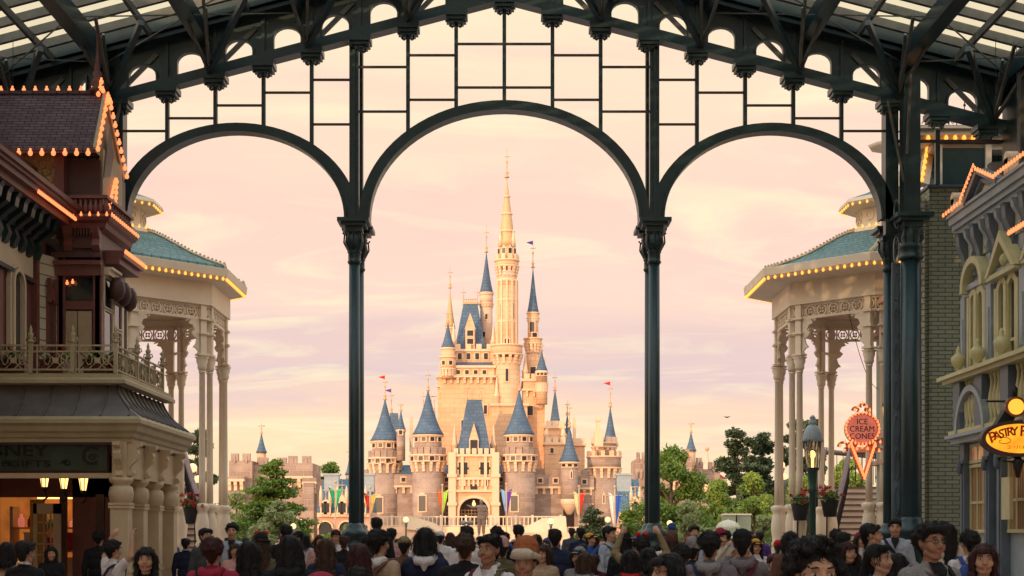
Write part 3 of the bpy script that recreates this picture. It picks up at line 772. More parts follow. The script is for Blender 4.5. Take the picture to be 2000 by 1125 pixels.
dm = q.build('dormer', M_castle, rk)
for zz in (652, 668): cwin(dm, (dx0+dx1)/2, y0-.62, cz_(zz), .8, .7)
kr = block(1022, 1064, 1000, 742, 9, 12, corb=True, mer=True, wins=[(1034, 802, .9, 1.2), (1034, 880, .5, 1.1)])
kc = block(960, 1030, 1000, 790, 7, 14, wins=[(1000, 870, .4, 1.0)])
kl = block(855, 868, 1000, 735, 9, 10, corb=True)
# small pinnacles on the keep corners
for (px, py, d_) in ((866, 716, 8.5), (886, 684, 10.4), (964, 684, 10.4), (1026, 742, 9.5), (1062, 742, 9.5), (970, 790, 7.5), (1100, 866, 6.5), (1068, 866, 6.5), (888, 886, .5), (964, 886, .5)):
    DYG[0] = d_; q = MB(); q.lathe([(.42, -.3), (.42, 1.0), (.5, 1.1), (.3, 1.4), (.2, 2.4), (.04, 3.6)], (cx_(px), YC+d_, cz_(py)), 8); q.build('pinnacle', M_trimc, cas)
# towers of the keep
tower(875, 740, 680, 14, 8, CR, roof=(15, 680, 628), py_tip=606, corb=(735, 722, 700, 1.15), win=(('w', 710, (-30, 20), .4, .5),))
tower(879, 690, 640, 10, 14, CR, roof=(11, 640, 560), py_tip=520, rm=paint('gilded_turret_roof', (.60, .38, .19), .5, .12, 2))
tower(990, 1000, 700, 27, 9, CR, corb=(712, 694, 678, 1.18), win=(('w', 735, (0,), .35, 1.6), ('w', 820, (-25,), .25, 1.2)), thick=0)
tower(990, 684, 560, 21, 9, CR, win=(('a', 672, (0,), .6, 1.0), ('a', 610, (-35, 0, 35), .22, 2.0)))
q = MB()
for k in range(12):
    t = 2*PI*k/12; q.box((cx_(990)+21*uc*math.cos(t), YC+9+21*uc*math.sin(t), (cz_(684)+cz_(548))/2), (.28, .22, cz_(548)-cz_(684)), M=Matrix.Rotation(t, 3, 'Z'))
DYG[0] = 9
DYG[0] = 9
for zz in (632, 590, 552): q.lathe([(21*uc, cz_(zz)), (21.8*uc, cz_(zz)+.08), (21.8*uc, cz_(zz)+.3), (21*uc, cz_(zz)+.36)], (cx_(990), YC+9, 0), 20)
q.build('tower_ribs', M_trimc, cas)
t = tower(990, 562, 540, 20, 9, CR, corb=(540, 522, 512, 1.2), mer=True)
DYG[0] = 9
q = MB(); q.lathe([(18*uc, cz_(512)), (17*uc, cz_(482))], (cx_(990), YC+9, 0), 16); lan = q.build('lantern_drum', CR, t)
DYG[0] = 9
for a in (-60, -20, 20, 60): cwin(lan, 0, 0, cz_(495), .4, 1.0, math.radians(-90+a), (cx_(990), YC+9, 17.3*uc), arch_=True)
DYG[0] = 9
prof = [(max(.03, 18.5*uc*(1-k)**1.08), cz_(482)+(cz_(345)-cz_(482))*k) for k in [i/14 for i in range(15)]]
DYG[0] = 9
q = MB(); q.lathe(prof, (cx_(990), YC+9, 0), 16); sp = q.build('roof', paint('gilded_spire_roof', (.62, .40, .20), .5, .12, 2), t)
q = MB()
for k in (.2, .45, .7):
    rr_ = 18.5*uc*(1-k)**1.08; zz = cz_(482)+(cz_(345)-cz_(482))*k; q.lathe([(rr_, zz), (rr_+.14, zz+.06), (rr_+.12, zz+.22), (rr_*.97, zz+.26)], (cx_(990), YC+9, 0), 16)
q.build('spire_bands', M_trimc, sp)
for k in range(4):
    tt = PI/4+k*PI/2; q = MB(); q.lathe([(.22, 0), (.26, .9), (.04, 2.3)], (cx_(990)+18.6*uc*math.cos(tt), YC+9+18.6*uc*math.sin(tt), cz_(484)), 6); q.build('pinnacle', M_trimc, sp)
DYG[0] = 9
DYG[0] = 9
finial(sp, cx_(990), YC+9, cz_(347), cz_(290)-cz_(347), r=.2)
tower(950, 700, 588, 13, 15, paint('pink_plaster_tower', (.72, .50, .37), .7, .08, 1), roof=(15, 574, 490), py_tip=438, corb=(600, 594, 575, 1.06), win=(('w', 620, (0,), .3, .7), ('w', 655, (-20,), .3, .7)))
tower(1041, 760, 680, 14, 12, CR, corb=(690, 672, 664, 1.3), win=(('w', 725, (0,), .7, .9),))
tower(1041, 668, 612, 11, 12, CR, roof=(12.5, 612, 520), py_tip=470, corb=(628, 622, 614, 1.1), win=(('a', 640, (-10,), .6, 1.3), ('w', 656, (15,), .6, .6)), flag=(flag_p, -1))
tower(1058, 790, 725, 11.5, 8, CR, roof=(13, 725, 682), corb=(766, 750, 730, 1.0), win=(('w', 730, (-35, 0, 35), .35, .45),), py_tip=672)
DYG[0] = 8
q = MB(); q.lathe([(.15, cz_(800)), (11.5*uc, cz_(768))], (cx_(1058), YC+8, 0), 14); q.build('tower_bracket', CR, cas)
block(1064, 1106, 930, 866, 6, 6, mer=True, wins=[(1078, 880, .4, .6)]); block(1066, 1102, 866, 834, 6.5, 5, mer=True)
DYG[0] = 9
q = MB(); q.lathe([(17*uc, cz_(833)), (12*uc, cz_(815)), (5*uc, cz_(780)), (.05, cz_(762))], (cx_(1084), YC+9, 0), 4, smooth=False, a0=PI/4); rr = q.build('roof', M_croof, cas); finial(rr, cx_(1084), YC+9, cz_(763), 2.4)
block(1110, 1142, 930, 868, 10, 8, mer=True)
tower(1108, 880, 850, 9, 12, CR, roof=(10, 850, 808), py_tip=782)
DYG[0] = 10
q = MB(); q.bx(cx_(1119), cx_(1125), YC+10, YC+10.4, cz_(868), cz_(815)); q.bx(cx_(798), cx_(804), YC+12, YC+12.4, cz_(880), cz_(812)); q.build('chimney', M_trimc, cas)
tower(783, 900, 838, 8.5, 2.5, STN, roof=(10, 840, 800), py_tip=786, win=(('w', 845, (0,), .4, .5),))
DYG[0] = 9
q = MB(); a0, a1, c0, c1 = cx_(756), cx_(776), cx_(762), cx_(774); y0 = YC+9
q.add([(cx_(754), y0, cz_(905)), (cx_(780), y0, cz_(905)), (cx_(780), y0+4, cz_(905)), (cx_(754), y0+4, cz_(905)), (cx_(760), y0+1.5, cz_(805)), (cx_(775), y0+1.5, cz_(805)), (cx_(775), y0+2.5, cz_(805)), (cx_(760), y0+2.5, cz_(805))], [(0, 1, 5, 4), (1, 2, 6, 5), (2, 3, 7, 6), (3, 0, 4, 7), (4, 5, 6, 7)]); rr = q.build('roof', M_croof, cas); finial(rr, cx_(762), y0+2, cz_(805), 3.3, (flag_p, -1))
DYG[0] = 9
q = MB(); q.add([(cx_(808), YC+9, cz_(900)), (cx_(862), YC+9, cz_(900)), (cx_(862), YC+14, cz_(900)), (cx_(808), YC+14, cz_(900)), (cx_(826), YC+11, cz_(805)), (cx_(848), YC+11, cz_(805)), (cx_(848), YC+12, cz_(805)), (cx_(826), YC+12, cz_(805))], [(0, 1, 5, 4), (1, 2, 6, 5), (2, 3, 7, 6), (3, 0, 4, 7), (4, 5, 6, 7)]); rr = q.build('roof', M_croof, cas)
DYG[0] = 11.5
for px in (827, 842, 848): finial(rr, cx_(px), YC+11.5, cz_(806), 3.0, r=.12)

# ------------------------------------------------------------------ side ranges of the castle and shops at its foot
def wing(name, label, cat, px0, px1, Y, steps, turret=None, below=None):
    uu = Y/F; x = lambda p: (p-CX)*uu; z = lambda p: H+(CY-p)*uu
    t = thing(name, label, cat, (x((px0+px1)/2), Y+3, 0))
    for (a, b_, top, dy, mer, corb) in steps:
        q = MB(); q.bx(x(a), x(b_), Y+dy, Y+dy+6, 0, z(top)); w_ = q.build('stone_wall', STN, t)
        q = MB()
        if mer:
            n = max(2, int((x(b_)-x(a))/1.7))
            for i in range(n):
                xx = x(a)+(i+.5)*(x(b_)-x(a))/n; hm = min(.5, (x(b_)-x(a))/n*.32); q.bx(xx-hm, xx+hm, Y+dy-.1, Y+dy+.4, z(top), z(top)+.75)
                q.bx(xx-.09, xx+.09, Y+dy-.16, Y+dy-.05, z(top)-.2, z(top)+.55)
            q.build('battlement', STN, w_)
        if corb:
            q = MB(); n = max(3, int((x(b_)-x(a))/.9)); zc = z(corb)
            for i in range(n):
                xx = x(a)+(i+.5)*(x(b_)-x(a))/n; q.bx(xx-.16, xx+.16, Y+dy-.5, Y+dy, zc-.35, zc); q.bx(xx-.16, xx+.16, Y+dy-.3, Y+dy, zc-.9, zc-.35)
            q.bx(x(a), x(b_), Y+dy-.55, Y+dy, zc, zc+.25); q.build('corbel_row', M_trimc, w_)
            q = MB(); q.bx(x(a), x(b_), Y+dy-.5, Y+dy, zc+.25, z(top)-.01); q.build('upper_wall', STN, w_)
    if turret:
        (px, r, base, wall, apex, tip) = turret
        q = MB(); q.lathe([(r*uu, z(base)), (r*uu, z(wall))], (x(px), Y+4, 0), 14); tw = q.build('turret', CR, t)
        rr = r*1.28*uu
        q = MB(); q.lathe([(max(.03, rr*((1-k)*.75+.25*(1-k)**4)), z(wall)+(z(apex)-z(wall))*k) for k in [i/10 for i in range(11)]], (x(px), Y+4, 0), 14); ro = q.build('roof', M_croof, tw)
        finial(ro, x(px), Y+4, z(apex)-.2, z(tip)-z(apex)+.2, r=.12)
    return t
wing('castle_wing', 'brown stone battlement range behind the layered green tree, with one small blue turret', 'castle wing', 440, 630, 150,
     [(440, 486, 898, 2, True, None), (440, 475, 930, 1, False, 940), (486, 560, 905, 3, True, None), (558, 612, 905, 0, True, 935), (596, 624, 935, -2, False, 948), (600, 620, 945, -3, False, None)], (498, 9, 905, 880, 838, 820))
wing('castle_wing', 'brown stone battlement range behind the round green tree, with a blue turret at its end', 'castle wing', 1244, 1420, 155,
     [(1244, 1262, 930, 3, True, None), (1248, 1270, 893, 4, True, None), (1262, 1345, 905, 2, True, None), (1310, 1352, 890, 1, True, 940), (1366, 1380, 905, 3, True, None), (1362, 1420, 912, 5, True, None), (1352, 1420, 945, 0, False, 950)], (1359, 9, 960, 877, 836, 815))
# boutique with a blue roof between steel column and tree
def boutique(name, label, px0, px1, Y, gables, arches, tur=None):
    uu = Y/F; x = lambda p: (p-CX)*uu; z = lambda p: H+(CY-p)*uu
    t = thing(name, label, 'shop building', (x((px0+px1)/2), Y+3, 0))
    q = MB(); q.bx(x(px0), x(px1), Y, Y+8, 0, z(998)); w_ = q.build('wall', paint('rose_plaster', (.62, .36, .25), .7, .1, 1), t)
    q = MB(); q.add([(x(px0), Y-.3, z(1000)), (x(px1), Y-.3, z(1000)), (x(px1), Y+5, z(932)), (x(px0), Y+5, z(932)), (x(px0), Y+8, z(1000)), (x(px1), Y+8, z(1000))], [(0, 1, 2, 3), (3, 2, 5, 4), (0, 3, 4), (1, 5, 2)])
    q.build('roof', brick('patterned_blue_roof'+name, (.06, .14, .21), (.12, .20, .24), (.02, .05, .08), .5, .3, .03, .6, .4), t)
    q = MB(); q.bx(x(px0), x(px1), Y-.35, Y, z(1010), z(1002)); q.build('cornice', M_trimc, t)
    for (p, top, w_px) in gables:
        q = MB(); q.bx(x(p-w_px), x(p+w_px), Y-.5, Y+3, z(1008), z(982)); q.prism([(x(p-w_px)-.1, z(982)), (x(p+w_px)+.1, z(982)), (x(p), z(top))], (0, Y+1.5, 0), (1, 0, 0), (0, 0, 1), 2.0)
        for s in (-1, 1): q.lathe([(.16, 0), (.16, 1.3), (.03, 2.0)], (x(p+s*w_px), Y-.5, z(990)), 6)
        g_ = q.build('gable', M_trimc, t); finial(g_, x(p), Y-.2, z(top)-.1, 1.3, r=.1)
        for s in (-1, 1): cwin(g_, x(p+s*w_px*.38), Y-.52, z(992), .38, .9)
    for p in arches:
        q = MB(); n = 12; rr = 13*uu; zc = z(1032)
        q.strip([(x(p)-rr*1.2*math.cos(PI*i/n), zc+rr*1.2*math.sin(PI*i/n)) for i in range(n+1)], [(x(p)-rr*math.cos(PI*i/n), zc+rr*math.sin(PI*i/n)) for i in range(n+1)], (0, Y, 0), (1, 0, 0), (0, 0, 1), .3)
        a_ = q.build('arch', M_trimc, t)
        q = MB(); q.prism([(x(p)-rr, 0)]+[(x(p)-rr*math.cos(PI*i/n), zc+rr*math.sin(PI*i/n)) for i in range(n+1)]+[(x(p)+rr, 0)], (0, Y, 0), (1, 0, 0), (0, 0, 1), .08); q.build('opening', M_dark, a_)
    if tur:
        px, r, base, wall, apex, tip = tur
        q = MB(); q.lathe([(r*uu, z(base)), (r*uu, z(wall))], (x(px), Y+6, 0), 12); tw = q.build('turret', STN, t)
        q = MB(); q.lathe([(r*1.3*uu, z(wall)), (r*.8*uu, z(wall-8)), (.03, z(apex))], (x(px), Y+6, 0), 12); ro = q.build('roof', M_croof, tw); finial(ro, x(px), Y+6, z(apex)-.1, z(tip)-z(apex), r=.1)
    for p in ((px0+20, px1-12) if px1-px0 > 60 else (px0+14,)):
        q = MB(); q.bx(x(p)-.7, x(p)+.7, Y+3, Y+4, z(960), z(925)); q.bx(x(p)-.85, x(p)+.85, Y+2.9, Y+4.1, z(926), z(922)); q.build('chimney', M_greyb, t)
    return t
boutique('boutique', 'blue-roofed cream gabled shop with two arches left of the castle wall', 620, 722, 140, [(637, 975, 9), (669, 965, 9), (706, 970, 9)], [(637, 1000), (676, 1000)] and [636, 676], (670, 8, 940, 922, 886, 868))
boutique('boutique', 'narrow blue-roofed shop right of the castle behind blue and white banners', 1210, 1256, 145, [(1240, 968, 8)], [1232])
# ------------------------------------------------------------------ terrace in front of the castle
YT = 150.0
def xt(px, Y=YT): return X(px, Y)
ter = thing('castle_terrace', 'cream terrace with a white railing and a sloping ramp in front of the castle gate', 'terrace', (xt(950), YT, 0))
zt_ = Z(1029, YT)
b = MB(); b.bx(xt(712), xt(1150), YT, YT+26, 0, zt_); b.bx(xt(1150), xt(1172), YT+2, YT+12, 0, Z(1022, YT+2)-.1); b.bx(xt(712), xt(1190), YT-3, YT, 0, Z(1040, YT-3)); b.build('terrace_wall', M_trimc, ter)
b = MB(); b.prism([(xt(835), zt_-.5), (xt(790), zt_-.2), (xt(800), Z(1010, YT-1)), (xt(812), Z(1010, YT-1)), (xt(850), Z(1022, YT-1)), (xt(870), zt_-.5)], (0, YT-.1, 0), (1, 0, 0), (0, 0, 1), .3)
b.build('ramp_wall', M_cream, ter); b = MB(); b.prism([(xt(1010), zt_-.6), (xt(1036), Z(1024, YT)), (xt(1060), Z(1012, YT)), (xt(1105), Z(1010, YT)), (xt(1107), zt_-.6)], (0, YT-.1, 0), (1, 0, 0), (0, 0, 1), .3); b.build('ramp_wall', M_cream, ter)
n = 0
for (a, b_, y) in ((716, 806, 0), (812, 1040, .4), (1040, 1104, 0)):
    q = MB(); x0, x1 = xt(a), xt(b_); zr_ = Z(1008, YT)
    q.bx(x0, x1, YT+y, YT+y+.12, zr_-.12, zr_); q.bx(x0, x1, YT+y, YT+y+.12, zt_+.05, zt_+.15)
    k = int((x1-x0)/.42)
    for i in range(k+1): q.bx(x0+i*(x1-x0)/k-.05, x0+i*(x1-x0)/k+.05, YT+y+.02, YT+y+.10, zt_, zr_-.05)
    for i in range(0, k+1, 6): q.bx(x0+i*(x1-x0)/k-.11, x0+i*(x1-x0)/k+.11, YT+y-.02, YT+y+.14, zt_, zr_+.12)
    q.build('railing', M_cream, ter)
# ------------------------------------------------------------------ banners on poles
def banner(px, Y, ptop, pbot, c1, c2, label):
    x = X(px, Y); t = thing('banner_pole', label, 'banner', (x, Y, 0), 0, 'banners in front of the castle')
    z0, z1 = Z(pbot, Y), Z(ptop, Y)
    q = MB(); q.tube([(x, Y, 0), (x, Y, z1+.6)], .06, 8); q.ball((x, Y, z1+.7), .13, 8, 5); q.bx(x-1.0, x+1.0, Y-.03, Y+.03, z1, z1+.06); q.build('pole', M_creamd, t)
    for s, c in ((-1, c1), (1, c2)):
        rows = []
        for i in range(9):
            k = i/8; zz = z1+(z0-z1)*k; wd = .46*(1-k)**.9+.02
            rows.append([Vector((x+s*(.08+wd*j/5), Y+.09*math.sin(j*2.0+k*5), zz+.06*j)) for j in range(6)])
        q = MB(); q.grid(rows); rows2 = [[p+Vector((0, .02, 0)) for p in r] for r in rows]; q.grid(rows2)
        q.build('banner', cloth('banner_cloth', c, .8, .3), t)
banner(655, 120, 958, 1000, (.03, .35, .17), (.05, .5, .2), 'green pennant banner hanging beside the left steel column')
banner(723, 125, 968, 1012, (.6, .05, .02), (.75, .5, .12), 'red and yellow pennant banner just right of the left steel column')
banner(864, 140, 962, 1008, (.65, .15, .03), (.45, .72, .08), 'orange and lime pennant banner left of the castle gate')
banner(989, 140, 960, 1008, (.25, .5, .8), (.16, .06, .4), 'light blue and violet pennant banner right of the castle gate')
banner(1131, 135, 965, 1015, (.85, .72, .35), (.65, .05, .03), 'cream and red pennant banner left of the low dark pine')
banner(1201, 118, 968, 1036, (.85, .8, .75), (.04, .12, .5), 'white and blue pennant banner at the right end of the castle')

# ------------------------------------------------------------------ lamps
def globe_lamp(px, py, Y, label, r=None, h=None):
    r = r or 5.6*Y/F
    x = X(px, Y); z = Z(py, Y)
    t = thing('globe_lamp', label, 'lamp', (x, Y, 0), 0, 'round globe lamps on posts')
    q = MB(); q.lathe([(.16, 0), (.16, .3), (.08, .4), (.055, 1.0), (.05, z-.45), (.09, z-.4), (.07, z-.33), (.13, z-r)], (x, Y, 0), 8); q.build('post', M_steel2, t)
    q = MB(); q.ball((x, Y, z), r, 14, 10); q.build('globe', M_globe, t)
globe_lamp(793, 1015, 90, 'lit round lamp before the terrace left of the castle gate')
globe_lamp(1076, 1018, 90, 'lit round lamp before the terrace right of the castle gate')
globe_lamp(1187, 1015, 72, 'lit round lamp beside the white and blue banner')
globe_lamp(1260, 1014, 84, 'lit round lamp just left of the right steel column')
globe_lamp(1308, 1022, 66, 'lit round lamp just right of the right steel column')
globe_lamp(573, 1028, 70, 'lit round lamp standing lowest beside the layered green tree')
globe_lamp(589, 1020, 85, 'middle lit round lamp right of the layered green tree')
globe_lamp(600, 1021, 88, 'lit round lamp nearest the pink shop wall')
globe_lamp(1527, 908, 60, 'higher of two lit round lamps behind the right pavilion columns', .13)
globe_lamp(1532, 931, 60, 'lower of two lit round lamps behind the right pavilion columns', .13)
globe_lamp(376, 914, 55, 'lit round lamp highest behind the left pavilion columns', .17)
globe_lamp(387, 936, 55, 'lower lit round lamp right behind the left pavilion columns', .14)
globe_lamp(363, 938, 55, 'lower lit round lamp left behind the left pavilion columns', .13)
# street lantern in front of the stairs
def lantern_post(px, Y, label):
    x = X(px, Y); t = thing('street_lamp', label, 'street lamp', (x, Y, 0))
    zb = Z(917, Y)
    q = MB(); q.lathe([(.16, 0), (.17, .35), (.10, .5), (.12, .55), (.08, .65), (.07, zb-.5), (.12, zb-.46), (.09, zb-.4), (.11, zb-.04), (.15, zb)], (x, Y, 0), 12)
    q.tube([(x-.38, Y, zb-.62), (x+.38, Y, zb-.62)], .018, 6)
    for s in (-1, 1): q.ball((x+s*.4, Y, zb-.62), .035, 6, 4)
    q.build('post', paint('lamp_green_paint', (.02, .065, .045), .4, .2, 3), t)
    q = MB()
    for k in range(6):
        a = k*PI/3; q.tube([(x+.14*math.cos(a), Y+.14*math.sin(a), zb), (x+.185*math.cos(a), Y+.185*math.sin(a), zb+.62)], .010, 5)
    q.lathe([(.14, 0), (.16, .02), (.14, .04)], (x, Y, zb), 12); c = q.build('lantern_frame', M_steel, t)
    gm, n3, b3 = newmat('clear_lantern_glass'); b3.inputs['Base Color'].default_value = (1, .97, .9, 1); b3.inputs['Roughness'].default_value = .05; b3.inputs['Transmission Weight'].default_value = .95; b3.inputs['IOR'].default_value = 1.1
    q = MB(); q.lathe([(.11, .03), (.165, .3), (.178, .6), (.174, .62), (.16, .3), (.105, .035)], (x, Y, zb), 14); q.build('lantern_glass', gm, c)
    q = MB(); q.ball((x, Y, zb+.32), .065, 10, 8, (1, 1, 1.3)); q.lathe([(.03, 0), (.03, .25)], (x, Y, zb+.0), 6); q.build('bulb', M_lampg, c)
    q = MB(); q.lathe([(.21, 0), (.225, .03), (.21, .07), (.205, .12), (.17, .24), (.10, .33), (.07, .35), (.095, .38), (.08, .43), (.05, .47), (.07, .50), (.015, .56)], (x, Y, zb+.62), 16)
    for k in range(20):
        a = k*PI/10; q.ball((x+.217*math.cos(a), Y+.217*math.sin(a), zb+.62), .028, 5, 3)
    q.build('hood', M_greyb, t)
lantern_post(1587, 30.5+1.5, 'green lantern post with a domed hood in front of the stairs')

# ------------------------------------------------------------------ trees
def leaves(mb, c, rad, n, size, rnd, flat=1.0):
    for _ in range(n):
        d = Vector((rnd.gauss(0, 1), rnd.gauss(0, 1), rnd.gauss(0, 1)))
        if d.length < 1e-3: continue
        d.normalize(); rr = rnd.random()**.5*rnd.choice((.85, 1, 1, 1.18))
        p = Vector(c)+Vector((d.x*rad[0]*rr, d.y*rad[1]*rr, d.z*rad[2]*rr))
        nrm = Vector((rnd.gauss(0, 1), rnd.gauss(0, 1), rnd.gauss(0, 1)+flat)).normalized()
        a = nrm.orthogonal().normalized(); b = nrm.cross(a); th = rnd.random()*6.28
        a2 = a*math.cos(th)+b*math.sin(th); b2 = nrm.cross(a2); s = size*rnd.uniform(.6, 1.4)
        mb.add([p-a2*s, p-b2*s*.5, p+a2*s, p+b2*s*.5], [(0, 1, 2, 3)])
def tree(name, label, x, y, h, cr, mat, seed, kind='round', n=2600, size=.16, trunk=.2, group=None, base=.3, cat='tree', sq=1.0):
    rnd = random.Random(seed); t = thing(name, label, cat, (x, y, 0), 0, group)
    tr = MB(); lean = rnd.uniform(-.03, .03)*h
    top = h*(.93 if kind in ('layer', 'pine') else .75)
    tr.tube([(x, y, 0), (x+lean*.4, y, h*.35), (x+lean, y, top)], [trunk, trunk*.75, trunk*.15], 8)
    blobs = []
    if kind == 'round':
        nb = 26
        for i in range(nb):
            a = rnd.random()*6.28; k = base+(1-base)*rnd.random()
            prof = math.sin(min(1, (1.03-k)/(1-base)*1.15)*PI/2)**.8*(1 if k > base+.15*(1-base) else .75)
            rr = cr*prof*rnd.uniform(.35, .88)
            c = Vector((x+rr*math.cos(a)*sq, y+rr*math.sin(a), h*k)); s = cr*rnd.uniform(.22, .38)
            blobs.append((c, (s, s, s*.7)))
    elif kind == 'layer':
        L = 9
        for i in range(L):
            k = base+(1-base)*(i+.3)/L; w_ = cr*(1-((k-base)/(1-base))**1.5)*rnd.uniform(.8, 1.1)+cr*.15
            m_ = 6
            for j in range(m_):
                a = j*6.28/m_+rnd.random()*1.0; rr = w_*rnd.uniform(.45, .85)
                blobs.append((Vector((x+lean*k+rr*math.cos(a), y+rr*math.sin(a), h*k+rnd.uniform(-.2, .2))), (w_*.42+.2, w_*.42+.2, h*.034)))
    elif kind == 'pine':
        L = 11
        for i in range(L):
            k = base+(1-base)*(i+.2)/L; w_ = cr*(1.1-(k-base)/(1-base)*.8)*rnd.uniform(.55, 1.15)
            for j in range(4):
                a = j*1.57+rnd.random()*1.3
                if rnd.random() < .2: continue
                rr = w_*rnd.uniform(.4, .9)
                blobs.append((Vector((x+rr*math.cos(a), y+rr*math.sin(a), h*k+rnd.uniform(-.15, .25))), (w_*.42+.15, w_*.42+.15, h*.035)))
    elif kind == 'bush':
        nb = 16
        for i in range(nb):
            a = rnd.random()*6.28; rr = cr*math.sqrt(rnd.random())*.8; s = cr*rnd.uniform(.25, .4)
            blobs.append((Vector((x+rr*math.cos(a)*sq, y+rr*math.sin(a), h*rnd.uniform(.15, .8)*(1-.5*(rr/cr)**2))), (s, s, s*.8)))
    tot = sum(b_[1][0]**2 for b_ in blobs)
    for (c, rad) in blobs:
        st = Vector((x+lean*.5, y, max(h*.12, min(c.z*.8, top*.9)))) if kind != 'pine' else Vector((x, y, c.z-.15*h*.2))
        tr.tube([st, (st+c)/2+Vector((0, 0, .05*h)), c], [trunk*.3, trunk*.2, .02], 5, cap=False)
    tr.build('trunk', M_bark, t)
    f = MB()
    n = int(n*1.75); size = size*.72
    for (c, rad) in blobs: leaves(f, c, (rad[0]*rnd.uniform(.9, 1.15), rad[1], rad[2]*rnd.uniform(.85, 1.2)), max(8, int(n*rad[0]**2/tot)), size, rnd, 1.5 if kind in ('layer', 'pine') else .6)
    f.build('crown', mat, t)
    return t
def ptree(name, label, px, Y, ptop, wpx, mat, seed, kind, **kw):
    return tree(name, label, X(px, Y), Y, Z(ptop, Y), wpx/F*Y/2, mat, seed, kind, **kw)
ptree('layered_tree', 'green tree with flat layered branches in front of the left stone range', 535, 82, 896, 122, M_green, 3, 'layer', n=9000, size=.15, trunk=.2, base=.3)
ptree('broad_tree', 'big round green tree directly behind the right steel column', 1310, 84, 888, 158, M_green, 5, 'round', n=13000, size=.15, trunk=.25, base=.22)
ptree('pine_tree', 'dark pine, leftmost of the row beyond the stone range', 1441, 115, 838, 125, M_greend, 11, 'pine', n=9000, size=.24, base=.3, group='dark pines beyond the right square')
ptree('pine_tree', 'slender dark pine just left of the right pavilion columns', 1488, 118, 842, 100, M_greend, 12, 'pine', n=5200, size=.24, base=.3, group='dark pines beyond the right square')
ptree('pine_tree', 'tall dark pine seen between the right pavilion columns', 1553, 120, 828, 104, M_greend, 13, 'round', n=7600, size=.22, base=.3, group='dark pines beyond the right square')
ptree('pine_tree', 'dark pine behind the stair landing', 1590, 118, 826, 96, M_greend, 14, 'round', n=6400, size=.22, base=.3, group='dark pines beyond the right square')
ptree('pine_tree', 'dark tree above the landing beside the last pavilion column', 1730, 90, 822, 60, M_greend, 15, 'round', n=3800, size=.2, base=.3, group='dark pines beyond the right square')
ptree('pine_tree', 'dark open-branched pine behind the left pavilion columns', 388, 110, 842, 80, M_greend, 16, 'round', n=5200, size=.2, base=.3)
ptree('broad_tree', 'yellow-green tree between dark pine and right pavilion columns', 1400, 92, 945, 90, M_greeny, 21, 'round', n=5200, size=.15, base=.2, trunk=.15)
ptree('broad_tree', 'bright yellow-green tree seen behind the leftmost right pavilion column', 1470, 90, 932, 96, M_greeny, 22, 'round', n=5600, size=.15, base=.15, trunk=.15)
ptree('broad_tree', 'bright yellow-green tree behind the lantern post', 1560, 88, 925, 110, M_greeny, 23, 'round', n=6000, size=.15, base=.15, trunk=.15)
ptree('broad_tree', 'green tree behind the stair railing', 1655, 86, 905, 120, M_greeny, 24, 'round', n=6000, size=.15, base=.15, trunk=.15)
ptree('broad_tree', 'small green tree on the skyline left of the left steel column', 645, 160, 903, 72, M_green, 25, 'round', n=3200, size=.22, base=.5, trunk=.2)
ptree('broad_tree', 'low grey-green tree under the layered tree', 545, 76, 985, 90, M_greeng, 26, 'round', n=5200, size=.12, base=.15, trunk=.12)
ptree('broad_tree', 'grey-green tree below the big round tree', 1345, 76, 985, 80, M_greeng, 27, 'round', n=4600, size=.12, base=.15, trunk=.12)
ptree('broad_tree', 'grey-green tree beside the pale kiosk', 1492, 74, 988, 70, M_greeng, 28, 'round', n=4600, size=.12, base=.15, trunk=.12)
ptree('broad_tree', 'dull green tree behind the left pavilion column bases', 462, 86, 968, 76, M_greeng, 29, 'round', n=4200, size=.14, base=.15, trunk=.12)
ptree('low_pine', 'low dark spreading pine at the right foot of the castle', 1160, 100, 988, 66, M_greend, 30, 'layer', n=3800, size=.16, base=.3, trunk=.12)
ptree('low_pine', 'dark shrubby pine right of the white and blue banner', 1225, 84, 1000, 60, M_green, 31, 'round', n=3200, size=.13, base=.1, trunk=.1)
